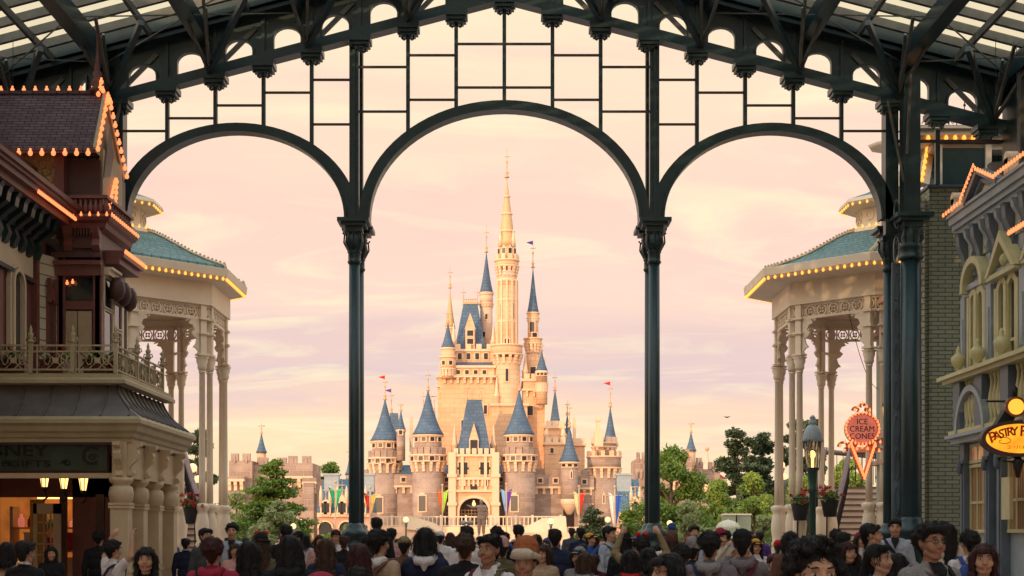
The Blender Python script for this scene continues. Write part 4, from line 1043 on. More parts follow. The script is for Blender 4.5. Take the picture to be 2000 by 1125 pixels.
for i, (px, Y, top, wd, m_, lb) in enumerate([
        (672, 110, 1012, 44, M_greeny, 'bright green bush inside the left shop arch'), (700, 112, 1008, 40, M_green, 'dark green bush just behind the left steel column'),
        (640, 112, 1016, 36, M_greeny, 'light green bush under the left shop arch'), (610, 66, 1030, 60, M_greeng, 'low bush right of the three round lamps'), (500, 70, 1006, 60, M_greeng, 'grey-green bush left of the low lamp'),
        (1215, 62, 1024, 60, M_green, 'low bush below the shrubby pine'), (1262, 62, 1020, 50, M_greeny, 'light bush in front of the right steel column base'), (1300, 90, 1000, 60, M_green, 'bush low behind the right steel column'),
        (1390, 66, 1004, 60, M_greeng, 'pale bush left of the pale kiosk'), (1430, 64, 1026, 70, M_green, 'low bush under the pale kiosk'), (1540, 66, 1000, 70, M_greeny, 'bush between the right pavilion pedestals'),
        (460, 64, 1024, 60, M_green, 'low dark bush behind the man in the pale jacket'), (1130, 96, 1026, 40, M_green, 'small bush at the end of the terrace'),
        (1245, 100, 985, 70, M_green, 'dense bush left of the right steel column'), (1345, 96, 975, 110, M_green, 'wide bush filling under the big round tree'), (1420, 98, 968, 90, M_greeny, 'bright bush above the kiosk'), (1500, 96, 965, 110, M_greeny, 'bright bush behind the paired pavilion columns'), (1600, 94, 950, 120, M_green, 'dense bush behind the stair treads'), (1690, 92, 950, 110, M_greeny, 'bright bush behind the stair landing'),
        (480, 94, 975, 90, M_greeng, 'grey-green bush left of the layered tree'), (570, 92, 1000, 80, M_green, 'dark bush right under the layered tree'), (420, 92, 960, 70, M_greeng, 'bush between the left pavilion columns'), (355, 92, 975, 60, M_green, 'bush at the edge of the shop porch')]):
    ptree('bush', lb, px, Y, top, wd, m_, 50+i, 'bush', n=int(1500+wd*22), size=.125, trunk=.06, cat='bush')
# far treeline
b = MB(); rnd = random.Random(4)
for i in range(120):
    x = rnd.uniform(-95, 95)
    if -42 < x < 38: continue
    leaves(b, (x, rnd.uniform(215, 240), rnd.uniform(1.5, 6.5)), (4, 4, 3), 42, .55, rnd)
tag(b.build('treeline', M_green), 'far green trees massed along the horizon on both sides of the castle', 'treeline', kind='stuff')
# ------------------------------------------------------------------ pale kiosk and little tent peaks
YK = 72
t = thing('kiosk', 'pale green-grey box hedges of a low kiosk between bushes and pavilion', 'kiosk', (X(1442, YK), YK, 0))
b = MB(); b.bx(X(1415, YK), X(1437, YK), YK, YK+1, 0, Z(1006, YK)); b.bx(X(1441, YK), X(1468, YK), YK+.2, YK+1.2, 0, Z(1006, YK)); b.build('cabinet', paint('kiosk_green', (.22, .25, .17), .7, .15, 1), t)
b = MB(); b.bx(X(1414, YK), X(1438, YK), YK-.05, YK+1.05, Z(1006, YK), Z(1003, YK)); b.bx(X(1440, YK), X(1469, YK), YK+.15, YK+1.25, Z(1006, YK), Z(1003, YK)); b.build('cap', M_cream, t)
YK = 170
t = thing('pointed_tent', 'small pointed tent top with pink bunting beyond the stone range', 'tent', (X(1381, YK), YK, 0))
b = MB(); b.lathe([(2.6, 0), (2.2, Z(940, YK)), (1.0, Z(925, YK)), (.35, Z(905, YK)), (.03, Z(880, YK))], (X(1381, YK), YK, 0), 12); o = b.build('tent_cloth', cloth('tent_cloth', (.75, .48, .36)), t)
b = MB(); b.ball((X(1381, YK), YK, Z(877, YK)), .25, 6, 4); b.build('tip', M_gold, t)
for s in (-1, 1):
    b = MB(); b.prism([(X(1381, YK)+s*1.9, Z(938, YK)), (X(1381, YK)+s*.3, Z(918, YK)), (X(1381, YK)+s*.9, Z(940, YK))] if s > 0 else [(X(1381, YK)+s*.9, Z(940, YK)), (X(1381, YK)+s*.3, Z(918, YK)), (X(1381, YK)+s*1.9, Z(938, YK))], (0, YK-2.6, 0), (1, 0, 0), (0, 0, 1), .05); b.build('bunting', cloth('bunting_pink', (.45, .04, .13)), t)
# open umbrella in the crowd
Yu = 52; x = X(1422, Yu)
t = thing('umbrella', 'clear pale umbrella held up behind the man in the grey-purple jacket', 'umbrella', (x, Yu, 0))
b = MB(); pr = [(.44, -.18), (.42, -.1), (.34, .0), (.2, .08), (.02, .12)]; b.lathe(pr, (x, Yu, Z(1022, Yu)), 8); b.lathe([(.01, .1), (.01, .18)], (x, Yu, Z(1022, Yu)), 5)
um, n3, b3 = newmat('clear_umbrella_vinyl'); b3.inputs['Base Color'].default_value = (.8, .78, .62, 1); b3.inputs['Alpha'].default_value = .4; b3.inputs['Roughness'].default_value = .2
b.build('canopy', um, t)
b = MB(); 
for k in range(8):
    a = k*PI/4; b.tube([(x+.45*math.cos(a), Yu+.45*math.sin(a), Z(1022, Yu)-.18), (x+.34*math.cos(a), Yu+.34*math.sin(a), Z(1022, Yu)+.005), (x, Yu, Z(1022, Yu)+.13)], .008, 4)
b.tube([(x, Yu, Z(1022, Yu)-.75), (x, Yu, Z(1022, Yu)+.12)], .01, 6); b.build('frame', M_cream, t)
# bird in the sky
Yb = 90; c = P(1420, 815, Yb)
t = thing('bird', 'small dark bird gliding in the sky above the right stone range', 'bird', c)
b = MB(); b.tube([c+Vector((-.12, .1, 0)), c, c+Vector((.12, -.1, .01))], [.01, .05, .015], 6)
for s in (-1, 1): b.add([c+Vector((0, -.05, .01)), c+Vector((s*.12, -.02, .07)), c+Vector((s*.26, .05, .03)), c+Vector((s*.11, .09, .05)), c+Vector((0, .07, .0))], [(0, 1, 2, 3, 4)])
b.build('body', M_dark, t)

# ------------------------------------------------------------------ statue
Ys = 74; xs = X(940, Ys)
STATUE = (xs, Ys)

# ------------------------------------------------------------------ pavilions
def pavilion(cxp, s, label, oh=.84):
    cy = 40.3; x0 = cxp
    t = thing('pavilion', label, 'pavilion', (x0, cy, 0))
    ap = 2.96; cr_ = ap/math.cos(PI/8)
    V = [(x0+cr_*math.cos(PI/8+k*PI/4), cy+cr_*math.sin(PI/8+k*PI/4)) for k in range(8)]
    zc = 6.35; zf0 = 7.72; zf1 = 8.35
    def oct_(mb, r0, z0, r1, z1, inner=None): mb.lathe([(r0, z0), (r1, z1)], (x0, cy, 0), 8, smooth=False, a0=PI/8)
    # columns: one each side of every corner
    for k in range(8):
        vx, vy = V[k]
        for d in (-1, 1):
            ox, oy = V[(k+d) % 8]; ux, uy = ox-vx, oy-vy; L = math.hypot(ux, uy); ux /= L; uy /= L
            px_, py_ = vx+ux*.19, vy+uy*.19
            b = MB(); b.lathe([(.095, 2.5), (.09, 3.2), (.078, zc-.42), (.1, zc-.40), (.085, zc-.36)], (px_, py_, 0), 12)
            o = b.build('column', M_cream, t)
            b = MB(); b.lathe([(.21, 0), (.21, .12), (.15, .2), (.14, .3), (.15, 1.35), (.19, 1.42), (.14, 1.5), (.17, 1.7), (.19, 1.95), (.15, 2.2), (.13, 2.28), (.18, 2.36), (.2, 2.45), (.11, 2.5)], (px_, py_, 0), 12)
            for q in range(10):
                a = q*PI/5; b.tube([(px_+.15*math.cos(a), py_+.15*math.sin(a), .3), (px_+.155*math.cos(a), py_+.155*math.sin(a), 1.33)], .018, 4)
            b.build('pedestal', M_cream, o)
            b = MB(); b.lathe([(.09, 0), (.13, .08), (.12, .14), (.16, .26), (.15, .3), (.2, .36)], (px_, py_, zc-.36), 10)
            b.build('capital', M_cream, o)
            b = MB(); b.box((px_, py_, (zc+zf0)/2), (.17, .17, zf0-zc), rz=math.atan2(uy, ux)); 
            for zz in (zc+.06, zc+.62, zc+1.0): b.box((px_, py_, zz), (.27, .27, .05), rz=math.atan2(uy, ux))
            b.build('pier', M_cream, o)
            # scroll brackets reaching under the arch
            b = MB(); U = Vector((ux, uy, 0)); 
            prof = [(.1, .0), (.17, .05), (.12, .12), (.2, .2), (.28, .22), (.2, .32), (.16, .45), (.26, .5), (.34, .6), (.24, .68), (.3, .8), (.42, .84), (.36, .94), (.1, 1.0)]
            b.prism(prof, Vector((px_, py_, zc+.02))+Vector((uy, -ux, 0))*-.03, U, (0, 0, 1), .06)
            b.bar(Vector((px_, py_, zc+.95))+U*.1, Vector((px_, py_, zf0-.35))+U*.62, .07)
            # cross panel
            a0 = Vector((px_, py_, 0))+U*.12; a1 = Vector((px_, py_, 0))+U*.5
            b.bar(a0+Vector((0, 0, zc+.62+.3)), a1+Vector((0, 0, zf0-.3)), .03); b.bar(a0+Vector((0, 0, zf0-.3)), a1+Vector((0, 0, zc+.92)), .03)
            b.build('scroll_bracket', M_cream, o)
        # quatrefoil frieze between the corners
        ox, oy = V[(k+1) % 8]; A = Vector((vx, vy, 0)); B = Vector((ox, oy, 0)); U = (B-A).normalized(); W = U.cross(Vector((0, 0, 1)))
        L = (B-A).length
        b = MB()
        for zz in (zf0-.36, zf0-.03): b.bar(A+Vector((0, 0, zz)), B+Vector((0, 0, zz)), .08, .06)
        nq = 7
        for i in range(nq):
            c = A+U*(L*(i+.5)/nq)
            ro = [((L/nq*.42)*math.cos(q*PI/6), .155*math.sin(q*PI/6)) for q in range(12)]; ri = [(p[0]*.78, p[1]*.78) for p in ro]
            b.strip(ro, ri, c+Vector((0, 0, zf0-.195))-W*.02, U, (0, 0, 1), .04, True)
            for q in range(4):
                a = q*PI/2+PI/4; b.ball(c+U*.055*math.cos(a)+Vector((0, 0, zf0-.195+.055*math.sin(a))), .04, 5, 3)
            e = A+U*(L*i/nq); b.bar(e+Vector((0, 0, zf0-.36)), e+Vector((0, 0, zf0)), .04)
        b.build('frieze', M_cream, t)
    # fascia ring, soffit, ceiling
    b = MB(); r0 = (ap+.12)/math.cos(PI/8); b.lathe([(r0, zf0), (r0, zf1), (r0-.12, zf1), (r0-.12, zf0), (r0, zf0)], (x0, cy, 0), 8, smooth=False, a0=PI/8); b.build('fascia', M_cream, t)
    b = MB(); b.lathe([(.05, 8.0), (r0-.15, 7.95), (r0-.15, 7.99), (.05, 8.04)], (x0, cy, 0), 8, smooth=False, a0=PI/8)
    b.lathe([(.55, 5.6), (.6, 7.96)], (x0, cy, 0), 8, smooth=False, a0=PI/8) if False else None
    b.build('ceiling', M_creamd, t)
    re = (ap+oh)/math.cos(PI/8)
    b = MB(); b.lathe([(r0, zf1-.05), (re-.12, zf1+.02), (re, zf1+.10), (re+.03, zf1+.30), (re-.05, zf1+.32)], (x0, cy, 0), 8, smooth=False, a0=PI/8); b.build('eaves', M_cream, t)
    prof = [(re-.04, zf1+.3)]
    for i in range(1, 11):
        k = i/10; prof.append((re-.04+(1.25-re)*(1-(1-k)**1.15*1.0) if False else (1.2+(re-1.24)*(1-k)**1.25), zf1+.3+(10.2-zf1-.3)*(k**1.0)*(.75+.25*math.sin(k*PI/2))))
    # bell curve: shallow at the rim, bulging near the top
    prof = [(re-.04, 8.62), (3.7, 8.74), (3.2, 8.92), (2.7, 9.14), (2.25, 9.38), (1.85, 9.6), (1.5, 9.76), (1.2, 9.85)]
    b = MB(); b.lathe(prof, (x0, cy, 0), 8, smooth=False, a0=PI/8); rf = b.build('roof', M_tile, t)
    b = MB()
    for k in range(8):
        a = PI/8+k*PI/4
        pts = [(x0+r*math.cos(a), cy+r*math.sin(a), z+.03) for r, z in prof]; b.tube(pts, .035, 5)
        for i in range(len(pts)-1):
            for q in range(4):
                p = Vector(pts[i]).lerp(Vector(pts[i+1]), q/4); b.ball(p+Vector((0, 0, .05)), .035, 4, 3)
    b.build('ridge_caps', M_creamd, rf)
    b = MB()
    def ring(r, z, n):
        o = []
        for k in range(8):
            a = PI/8+k*PI/4; a2 = a+PI/4
            o += line((x0+r*math.cos(a), cy+r*math.sin(a), z), (x0+r*math.cos(a2), cy+r*math.sin(a2), z), n, False)
        return o
    bulbs(t, sorted(ring(re-.03, zf1+.03, 15), key=lambda p: p.y)[:96], .036, M_bulby)
    # cupola
    cu = MB(); cu.lathe([(1.32, 9.80), (1.28, 9.93), (1.0, 10.02), (1.0, 10.5), (1.02, 10.52)], (x0, cy, 0), 8, smooth=False, a0=PI/8)
    for k in range(8):
        a = k*PI/4; nx, ny = math.cos(a), math.sin(a); tx, ty = -ny, nx
        c = Vector((x0+.925*nx, cy+.925*ny, 10.28))
        for dq in (-.17, .17):
            ro = [(dq+.14*math.cos(q*PI/5), .14*math.sin(q*PI/5)) for q in range(10)]; ri = [(dq+.10*math.cos(q*PI/5), .10*math.sin(q*PI/5)) for q in range(10)]
            cu.strip(ro, ri, c, (tx, ty, 0), (0, 0, 1), .03, True)
    q = cu.build('cupola', M_cream, t)
    b = MB(); b.lathe([(1.0, 10.48), (1.42, 10.55), (1.48, 10.61), (1.46, 10.70), (1.40, 10.72)], (x0, cy, 0), 8, smooth=False, a0=PI/8); b.build('cupola_eaves', M_cream, q)
    b = MB(); b.lathe([(1.40, 10.72), (.9, 10.9), (.45, 11.1), (.1, 11.3), (.03, 11.6)], (x0, cy, 0), 8, smooth=False, a0=PI/8); b.build('cupola_roof', M_tile, q)
    bulbs(q, sorted(ring(1.45, 10.54, 5), key=lambda p: p.y)[:30], .03, M_bulby); bulbs(q, sorted(ring(1.33, 9.92, 5), key=lambda p: p.y)[:30], .03, M_bulby, limit=70)
    return t
pavilion(10.6, 1, 'open cream octagonal pavilion with green slate roof right of the arches')
pavilion(-10.78, -1, 'open cream octagonal pavilion with green slate roof left of the arches', .54)

# ------------------------------------------------------------------ staircases
M_wood = paint('rail_brown_wood', (.16, .085, .07), .35, .25, 3)
def stairs(s, label):
    xa = s*8.9; t = thing('curved_staircase', label, 'staircase', (xa, 46, 0))
    Y0 = 44.2; n = 17
    st = MB(); ri = MB(); side = []
    for i in range(n):
        z = .19*(i+1); y = Y0+.2*i; k = i/(n-1); xr = s*(10.35+2.0*k); xl = s*(8.75+1.5*k**1.2)
        st.bx(min(xl, xr), max(xl, xr), y-.04, y+.28, z-.06, z)
        ri.bx(min(xl, xr)+.05, max(xl, xr)-.05, y+.0, y+.24+.0, z-.19, z-.06)
    st.build('tread', M_wood, t); ri.build('riser', paint('pale_riser', (.80, .68, .54), .6, .1, 3), t)
    zl = .19*n; yl = Y0+.2*n
    b = MB(); b.bx(min(s*10.2, s*14.5), max(s*10.2, s*14.5), yl+.0, yl+2.4, zl-.22, zl-.02); b.build('landing', M_wood, t)
    b = MB()
    for i in range(n):
        y = Y0+.2*i; b.bx(min(s*(10.37+2.0*i/(n-1)), s*14.6), max(s*(10.37+2.0*i/(n-1)), s*14.6), y+.02, y+.22, 0, .19*(i+1)-.07)
    b.build('stair_wall', paint('ochre_stair_plaster', (.36, .24, .13), .8, .12, 1.5), t)
    for (x0, x1, flare) in ((8.7, 10.3, -1), (9.6, 11.1, -.6)):
        pts = []
        for i in range(13):
            k = i/12; zz = .19+zl*k+.95 if k > 0 else .9
            fx = flare*.9*(1-k)**2.2
            pts.append(Vector((s*(x0+(x1-x0)*k+fx*.4), Y0-.5+(yl-Y0+.5)*k, zz)))
        pts = [Vector((s*(x0+flare*.15), Y0-.8, .55)), Vector((s*(x0+flare*.35), Y0-.75, .75))]+pts
        pts.append(Vector((s*14.5, yl+.1, zl+.95)) if x0 > 9.3 else Vector((s*14.0, yl+2.2, zl+.95)))
        b = MB(); b.tube(pts, .085, 8); b.build('handrail', M_wood, t)
        b = MB()
        for i in range(2, len(pts)-1):
            m_ = 4 if i < len(pts)-2 else 16
            for q in range(m_):
                p = pts[i].lerp(pts[i+1], q/m_); z0 = max(.1, p.z-.95); b.tube([(p.x, p.y, z0), (p.x, p.y, p.z)], .011, 5)
        b.build('balusters', M_blk, t)
    for (x, y) in ((10.5, yl+.4), (11.8, yl+.3), (13.0, yl+.6)):
        b = MB(); b.tube([(s*x, y, 0), (s*x, y, zl-.1)], .11, 8); b.build('support_post', M_steel, t)
    return t
stairs(1, 'curved staircase with dark treads and brown rails under the right pavilion')
stairs(-1, 'curved staircase mostly hidden behind the left pavilion columns')
# hanging flower pots
def pot(px, py, Y, label, seed):
    c = P(px, py, Y); t = thing('flower_pot', label, 'flower pot', c, 0, 'hanging pots of red flowers')
    b = MB(); b.lathe([(.16, -.42), (.2, -.2), (.24, 0), (.25, .02)], c, 14); b.tube([c+Vector((0, .18, -.2)), c+Vector((0, .35, -.2)), c+Vector((0, .4, -1.2)), c+Vector((0, .4, -c.z))], .02, 6); b.build('pot', M_blk, t)
    rnd = random.Random(seed); f = MB(); leaves(f, c+Vector((0, 0, .1)), (.3, .3, .16), 160, .06, rnd); f.build('foliage', M_green, t)
    f = MB()
    for _ in range(12): leaves(f, c+Vector((rnd.uniform(-.33, .33), rnd.uniform(-.3, .1), rnd.uniform(.05, .4))), (.06, .06, .05), 22, .035, rnd)
    f.build('blossoms', M_flr, t)
pot(1563, 985, 39.0-.6, 'black pot of red flowers left of the lantern post', 1)
pot(1621, 978, 38.5, 'black pot of red flowers on the stair rail right of the lantern post', 2)
pot(375, 992, 39, 'black pot of red flowers beside the left pavilion columns', 3)
# ------------------------------------------------------------------ ice cream cone sign
Yi = 33.5
t = thing('ice_cream_sign', 'cone shaped sign outlined in glowing bulbs reading ICE CREAM CONES', 'sign', P(1683, 850, Yi))
c = P(1683, 838, Yi); k_ = Yi/F
def q_(px, py): return P(px, py, Yi)
b = MB(); ro = [(.345*math.cos(a*PI/14), .33*math.sin(a*PI/14)) for a in range(28)]
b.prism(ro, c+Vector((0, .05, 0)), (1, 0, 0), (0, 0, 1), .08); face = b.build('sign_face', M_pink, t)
b = MB(); r1 = [(p[0]*1.12, p[1]*1.12) for p in ro]; b.strip(r1, ro, c+Vector((0, .07, 0)), (1, 0, 0), (0, 0, 1), .14, True)
M_goldp = paint('orange_gilt_scroll', (.55, .17, .05), .4, .2, 8)
def scroll(cx0, cz0, r, s, n=16):
    pts = [(cx0+s*r*(1-i/n*.75)*math.cos(i/n*4.6), Yi, cz0+r*(1-i/n*.75)*math.sin(i/n*4.6)) for i in range(n+1)]
    b.tube(pts, [.035-.018*i/n for i in range(n+1)], 6)
for s in (-1, 1):
    scroll(c.x+s*.40, c.z-.40, .13, s); scroll(c.x+s*.12, c.z+.42, .09, s); scroll(c.x+s*.2, c.z-.42, .08, -s); b.tube([(c.x+s*.28, Yi, c.z-.3), (c.x+s*.34, Yi, c.z-.5)], .03, 6)
scroll(c.x, c.z+.52, .07, 1)
b.build('scroll_frame', M_goldp, t)
tip = q_(1687, 934)
b = MB(); L0 = q_(1658, 868); R0 = q_(1710, 868); L1 = q_(1665, 868); R1 = q_(1703, 868)
b.bar(L0+Vector((.03, 0, 0)), tip, .09, .10, up=(0, 1, 0)); b.bar(R0-Vector((.03, 0, 0)), tip, .09, .10, up=(0, 1, 0)); b.build('cone_outline', M_goldp, t)
bulbs(t, [p+Vector((0, -.09, 0)) for p in line(L0+Vector((.03, 0, 0)), tip, 13)+line(R0-Vector((.03, 0, 0)), tip, 13)[:-1]], .032)
bulbs(t, [c+Vector((.375*math.cos(a*PI/14), -.09, .36*math.sin(a*PI/14))) for a in range(28)], .026)
bulbs(t, [c+Vector((s*.40+.1*math.cos(a), -.06, -.40+.1*math.sin(a))) for s in (-1, 1) for a in (0, 1.5, 3, 4.5)]+[c+Vector((x_, -.06, z_)) for x_, z_ in ((0, .58), (.1, .5), (-.1, .5), (.17, .42), (-.17, .42), (0, -.42), (.12, -.45), (-.12, -.45))], .028)
for i, wd in enumerate(('ICE', 'CREAM', 'CONES')):
    text('lettering', wd, .185, TM(c+Vector((0, -.045, .16-.165*i))), M_maroond, t, .008, sx=.95)
b = MB(); b.prism([(-.2, -.06), (.2, -.06), (.24, 0), (.2, .06), (-.2, .06), (-.24, 0)], q_(1686, 878)+Vector((0, .03, 0)), (1, 0, 0), (0, 0, 1), .05); b.build('nameplate', M_cream, t)
b = MB(); b.bar(q_(1700, 876)+Vector((0, .1, 0)), q_(1752, 875)+Vector((0, .6, 0)), .05); b.bar(q_(1700, 870)+Vector((0, .1, 0)), q_(1690, 850)+Vector((0, .1, 0)), .03); b.build('bracket', M_goldp, t)

b = MB(); a0 = P(1655, 600, 40); a1 = P(1745, 755, 37.5); b.tube([a0.lerp(a1, k/14)+Vector((0, 0, -1.0*math.sin(PI*k/14)**1.0*.9)) for k in range(15)], .009, 4)
tag(b.build('hanging_cable', M_blk), 'thin dark cable sagging between the right pavilion and the cream shop corner', 'cable')

b = MB(); rnd = random.Random(77)
for i in range(46):
    px = 1222+i*6.4; zt_ = rnd.uniform(958, 985); leaves(b, (X(px, 106), 106+rnd.uniform(-1, 1), Z(zt_, 106)*.5), (.9, .9, Z(zt_, 106)*.5), 330, .1, rnd)
tag(b.build('hedge', M_green), 'long dense green hedge running below the trees right of the castle', 'hedge')
M_goods1 = paint('blue_box_paint', (.05, .12, .35), .5); M_goods2 = paint('green_box_paint', (.08, .3, .1), .5)
# ------------------------------------------------------------------ left corner shop
shop = thing('corner_shop', 'dark maroon and cream Victorian corner shop with glowing bulb strings, balcony and columned porch', 'shop building', (-7.5, 26, 0))
Xe, Ye, Yr_ = -5.93, 24.0, 28.3       # porch eave corner
def frame_path(o):   # porch outline pushed inward by o
    return [Vector((-12.5, Ye+o, 0)), Vector((Xe-o, Ye+o, 0)), Vector((Xe-o, Yr_-o, 0))]
def sweep(mb, prof):
    """mouldings: prof list of (inset, z) swept round the porch"""
    for i in range(len(prof)-1):
        a = frame_path(prof[i][0]); b_ = frame_path(prof[i+1][0])
        for k in range(2):
            mb.add([a[k]+Vector((0, 0, prof[i][1])), a[k+1]+Vector((0, 0, prof[i][1])), b_[k+1]+Vector((0, 0, prof[i+1][1])), b_[k]+Vector((0, 0, prof[i+1][1]))], [(0, 1, 2, 3)])
b = MB(); prof = [(.0, 3.56), (.05, 3.60), (.13, 3.66), (.25, 3.75), (.36, 3.87), (.44, 4.0), (.49, 4.12)]
sweep(b, prof); b.build('porch_roof', M_lead, shop)
for i in range(12):     # standing seams, front and side
    xx = -6.1-.46*i
    b = MB(); b.tube([(min(xx, Xe-p[0]-.0), Ye+p[0], p[1]+.015) for p in prof], .018, 5); b.build('roof_seam', M_lead, shop)
for i in range(11):
    yy = Ye+.35+.34*i
    b = MB(); b.tube([(Xe-p[0], max(yy, Ye+p[0]), p[1]+.015) for p in prof], .022, 5); b.build('roof_seam', M_lead, shop)
b = MB(); sweep(b, [(.0, 3.57), (-.03, 3.52), (-.03, 3.46), (.03, 3.42), (.05, 3.34), (.1, 3.30), (.12, 3.24), (.16, 3.22), (.16, 3.16), (.5, 3.16)]); b.build('porch_cornice', M_olive, shop)
b = MB(); sweep(b, [(.46, 4.12), (.30, 4.14), (.30, 4.20), (.36, 4.24), (.36, 4.30), (.5, 4.32), (.8, 4.32), (4.0, 4.32)]); b.build('balcony_floor', M_olive, shop)
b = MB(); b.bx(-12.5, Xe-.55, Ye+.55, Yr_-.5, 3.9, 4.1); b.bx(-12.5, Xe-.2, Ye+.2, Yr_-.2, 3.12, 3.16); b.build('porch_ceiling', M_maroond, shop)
# balcony railing
rl = MB(); o = .48
A, B, C_ = (-12.0, Ye+o), (Xe-o-.02, Ye+o), (Xe-o-.02, Yr_-o)
z0, z1 = 4.32, 4.78
def rail_run(a, b_, n):
    a = Vector((a[0], a[1], 0)); b_ = Vector((b_[0], b_[1], 0))
    m = MB()
    for z in (z0+.06, z1-.10, z1): m.bar(a+Vector((0, 0, z)), b_+Vector((0, 0, z)), .035, .028)
    for i in range(n):
        p = a.lerp(b_, i/n); q = a.lerp(b_, (i+1)/n); g = (q-a).length and (b_-a).normalized()
        for d in (.0, .09):
            m.bar(p+g*d+Vector((0, 0, z0)), p+g*d+Vector((0, 0, z1)), .022)
        p2 = p+g*.09; L = (q-p2).length
        for (k0, k1) in ((0, .5), (.25, .75), (.5, 1.0), (0, 1), ):
            m.bar(p2+g*L*k0+Vector((0, 0, z0+.06)), p2+g*L*min(1, k0+.5)+Vector((0, 0, z1-.10)), .016); m.bar(p2+g*L*min(1, k0+.5)+Vector((0, 0, z0+.06)), p2+g*L*k0+Vector((0, 0, z1-.10)), .016)
        c = p2+g*L*.5+Vector((0, 0, (z0+z1)/2-.02)); m.box(c, (.09, .05, .09), rz=math.atan2(g.y, g.x))
        for dd in (-.42, .42):
            cc = p2+g*L*(.5+dd*.55)+Vector((0, 0, (z0+z1)/2)); m.tube([cc+g*.05*math.cos(w)+Vector((0, 0, .09*math.sin(w))) for w in [j*PI/5 for j in range(11)]], .012, 4, cap=False)
    return m
rail_run((-11.99, Ye+o), B, 8).build('balcony_railing', M_olive, shop)
rail_run(B, C_, 5).build('balcony_railing', M_olive, shop)
for (px_, py_) in [(X(60, Ye+o), Ye+o), (X(142, Ye+o), Ye+o), (Xe-o-.02, Ye+o), (Xe-o-.02, 25.9), (Xe-o-.02, 26.7), (Xe-o-.02, Yr_-o)]:
    b = MB(); b.bx(px_-.03, px_+.03, py_-.03, py_+.03, z0, z1+.05); b.lathe([(.05, 0), (.07, .03), (.025, .07), (.045, .12), (.05, .15), (.02, .19), (.03, .22), (.005, .30)], (px_, py_, z1+.04), 8)
    for s in (-1, 1): b.tube([(px_, py_, z1+.1), (px_+s*.07, py_, z1+.13), (px_+s*.08, py_, z1+.07)], .012, 4)
    b.build('railing_finial', M_olive, shop)
# sign board with the shop's name
b = MB(); b.bx(-12, X(211, 24.35), 24.35, 24.45, 2.66, 3.16); b.build('fascia_board', M_red, shop)
b = MB(); b.bx(-11, X(209, 24.3), 24.30, 24.36, 2.70, 3.14); sb = b.build('sign_board', M_signg, shop)
text('lettering', 'DISNEY', .27, TM((X(38, 24.3)-.18, 24.28, 3.02)), M_signl, sb, .008, sx=1.45)
text('lettering', 'GIFTS', .15, TM((X(58, 24.3), 24.28, 2.81)), M_signl, sb, .006, sx=1.9)
text('lettering', 'C', .42, TM((X(176, 24.3), 24.28, 2.93)), M_signl, sb, .008)
b = MB()
for (cx0, cz0, s) in ((X(12, 24.3), 2.81, 1), (X(130, 24.3), 2.82, -1), (X(182, 24.3), 2.92, 1)):
    b.tube([(cx0+s*.09*(1-i/18)*math.cos(i*.6), 24.29, cz0+.06*(1-i/18)*math.sin(i*.6)) for i in range(17)], .008, 4)
b.build('sign_scrolls', M_signl, sb)
b = MB(); b.bx(-12, -6.3, 24.32, 24.5, 2.58, 2.66); b.bx(-6.35, -6.15, 24.4, 28.0, 2.58, 3.16); b.build('porch_beam', M_tan, shop)
# porch columns with scroll brackets
def pcol(x, y):
    b = MB(); w_ = .145
    b.bx(x-w_, x+w_, y-w_, y+w_, .35, 2.1); b.bx(x-.18, x+.18, y-.18, y+.18, 0, .35)
    for z in (1.05, 2.1, 2.15): b.bx(x-.17, x+.17, y-.17, y+.17, z-.02, z+.02)
    o = b.build('porch_column', M_tan, shop)
    b = MB(); b.lathe([(.14, 2.12), (.19, 2.2), (.21, 2.32), (.19, 2.42), (.13, 2.46), (.2, 2.52), (.2, 2.58)], (x, y, 0), 12)
    b.build('capital', M_tan, o)
    b = MB()
    pr = [(0, 2.58), (.10, 2.58), (.16, 2.62), (.13, 2.70), (.17, 2.78), (.27, 2.88), (.30, 2.98), (.26, 3.05), (.34, 3.10), (.34, 3.16), (0, 3.16)]
    b.prism(pr, (x, y+.06, 0), (1, 0, 0), (0, 0, 1), .12); b.prism(pr, (x-.06, y, 0), (0, -1, 0), (0, 0, 1), -.12) if False else b.prism([( -p[0], p[1]) for p in pr][::-1], (x+.06, y, 0), (0, 1, 0), (0, 0, 1), -.12)
    b.bx(x-.12, x+.12, y-.12, y+.12, 2.58, 3.16)
    b.tube([(x+.17, y-.08, 2.66), (x+.17, y+.08, 2.66)], .05, 8)
    b.build('scroll_bracket', M_tan, o)
for y in (24.25, 25.3, 26.4, 27.6): pcol(-6.28, y)
pcol(-9.15, 24.25)
# shop front behind the porch
b = MB(); Yw = 27.4
b.bx(-12.5, -9.55, Yw, Yw+.2, 0, 3.16); b.bx(-8.0, -6.95, Yw, Yw+.2, 0, 3.16); b.bx(-12.5, -6.95, Yw, Yw+.2, 2.35, 3.16); b.bx(-7.0, -6.8, Yw, Yr_+.9, 0, 3.9)
b.build('shop_wall', M_maroon, shop)
b = MB(); b.bx(-12.5, -6.9, 29.0, 29.2, 0, 3.2); b.build('interior_wall', emit_var('lit_shop_interior', (.55, .17, .03), (.10, .02, .008), .55, 1.5), shop)
for (a, c, mt) in ((-10.9, -9.7, None),):
    f = MB(); f.bx(a-.1, c+.1, Yw-.06, Yw+.02, .4, 2.3); fo = f.build('window', M_tan, shop)
    f = MB(); f.bx(a, c, Yw-.09, Yw-.05, .5, 2.2); f.build('pane', emit_var('lit_shop_window', (1.0, .45, .13), (.35, .06, .02), .8, 2.5), fo)
    f = MB(); f.ball((-9.75, Yw-.5, 1.95), .07, 8, 6, (1, 1, 1.5)); f.build('wall_lamp', M_lampg, shop)
b = MB()
for x in (-9.62, -9.4, -8.15): b.bx(x-.06, x+.06, Yw-.1, Yw, 0, 2.5)
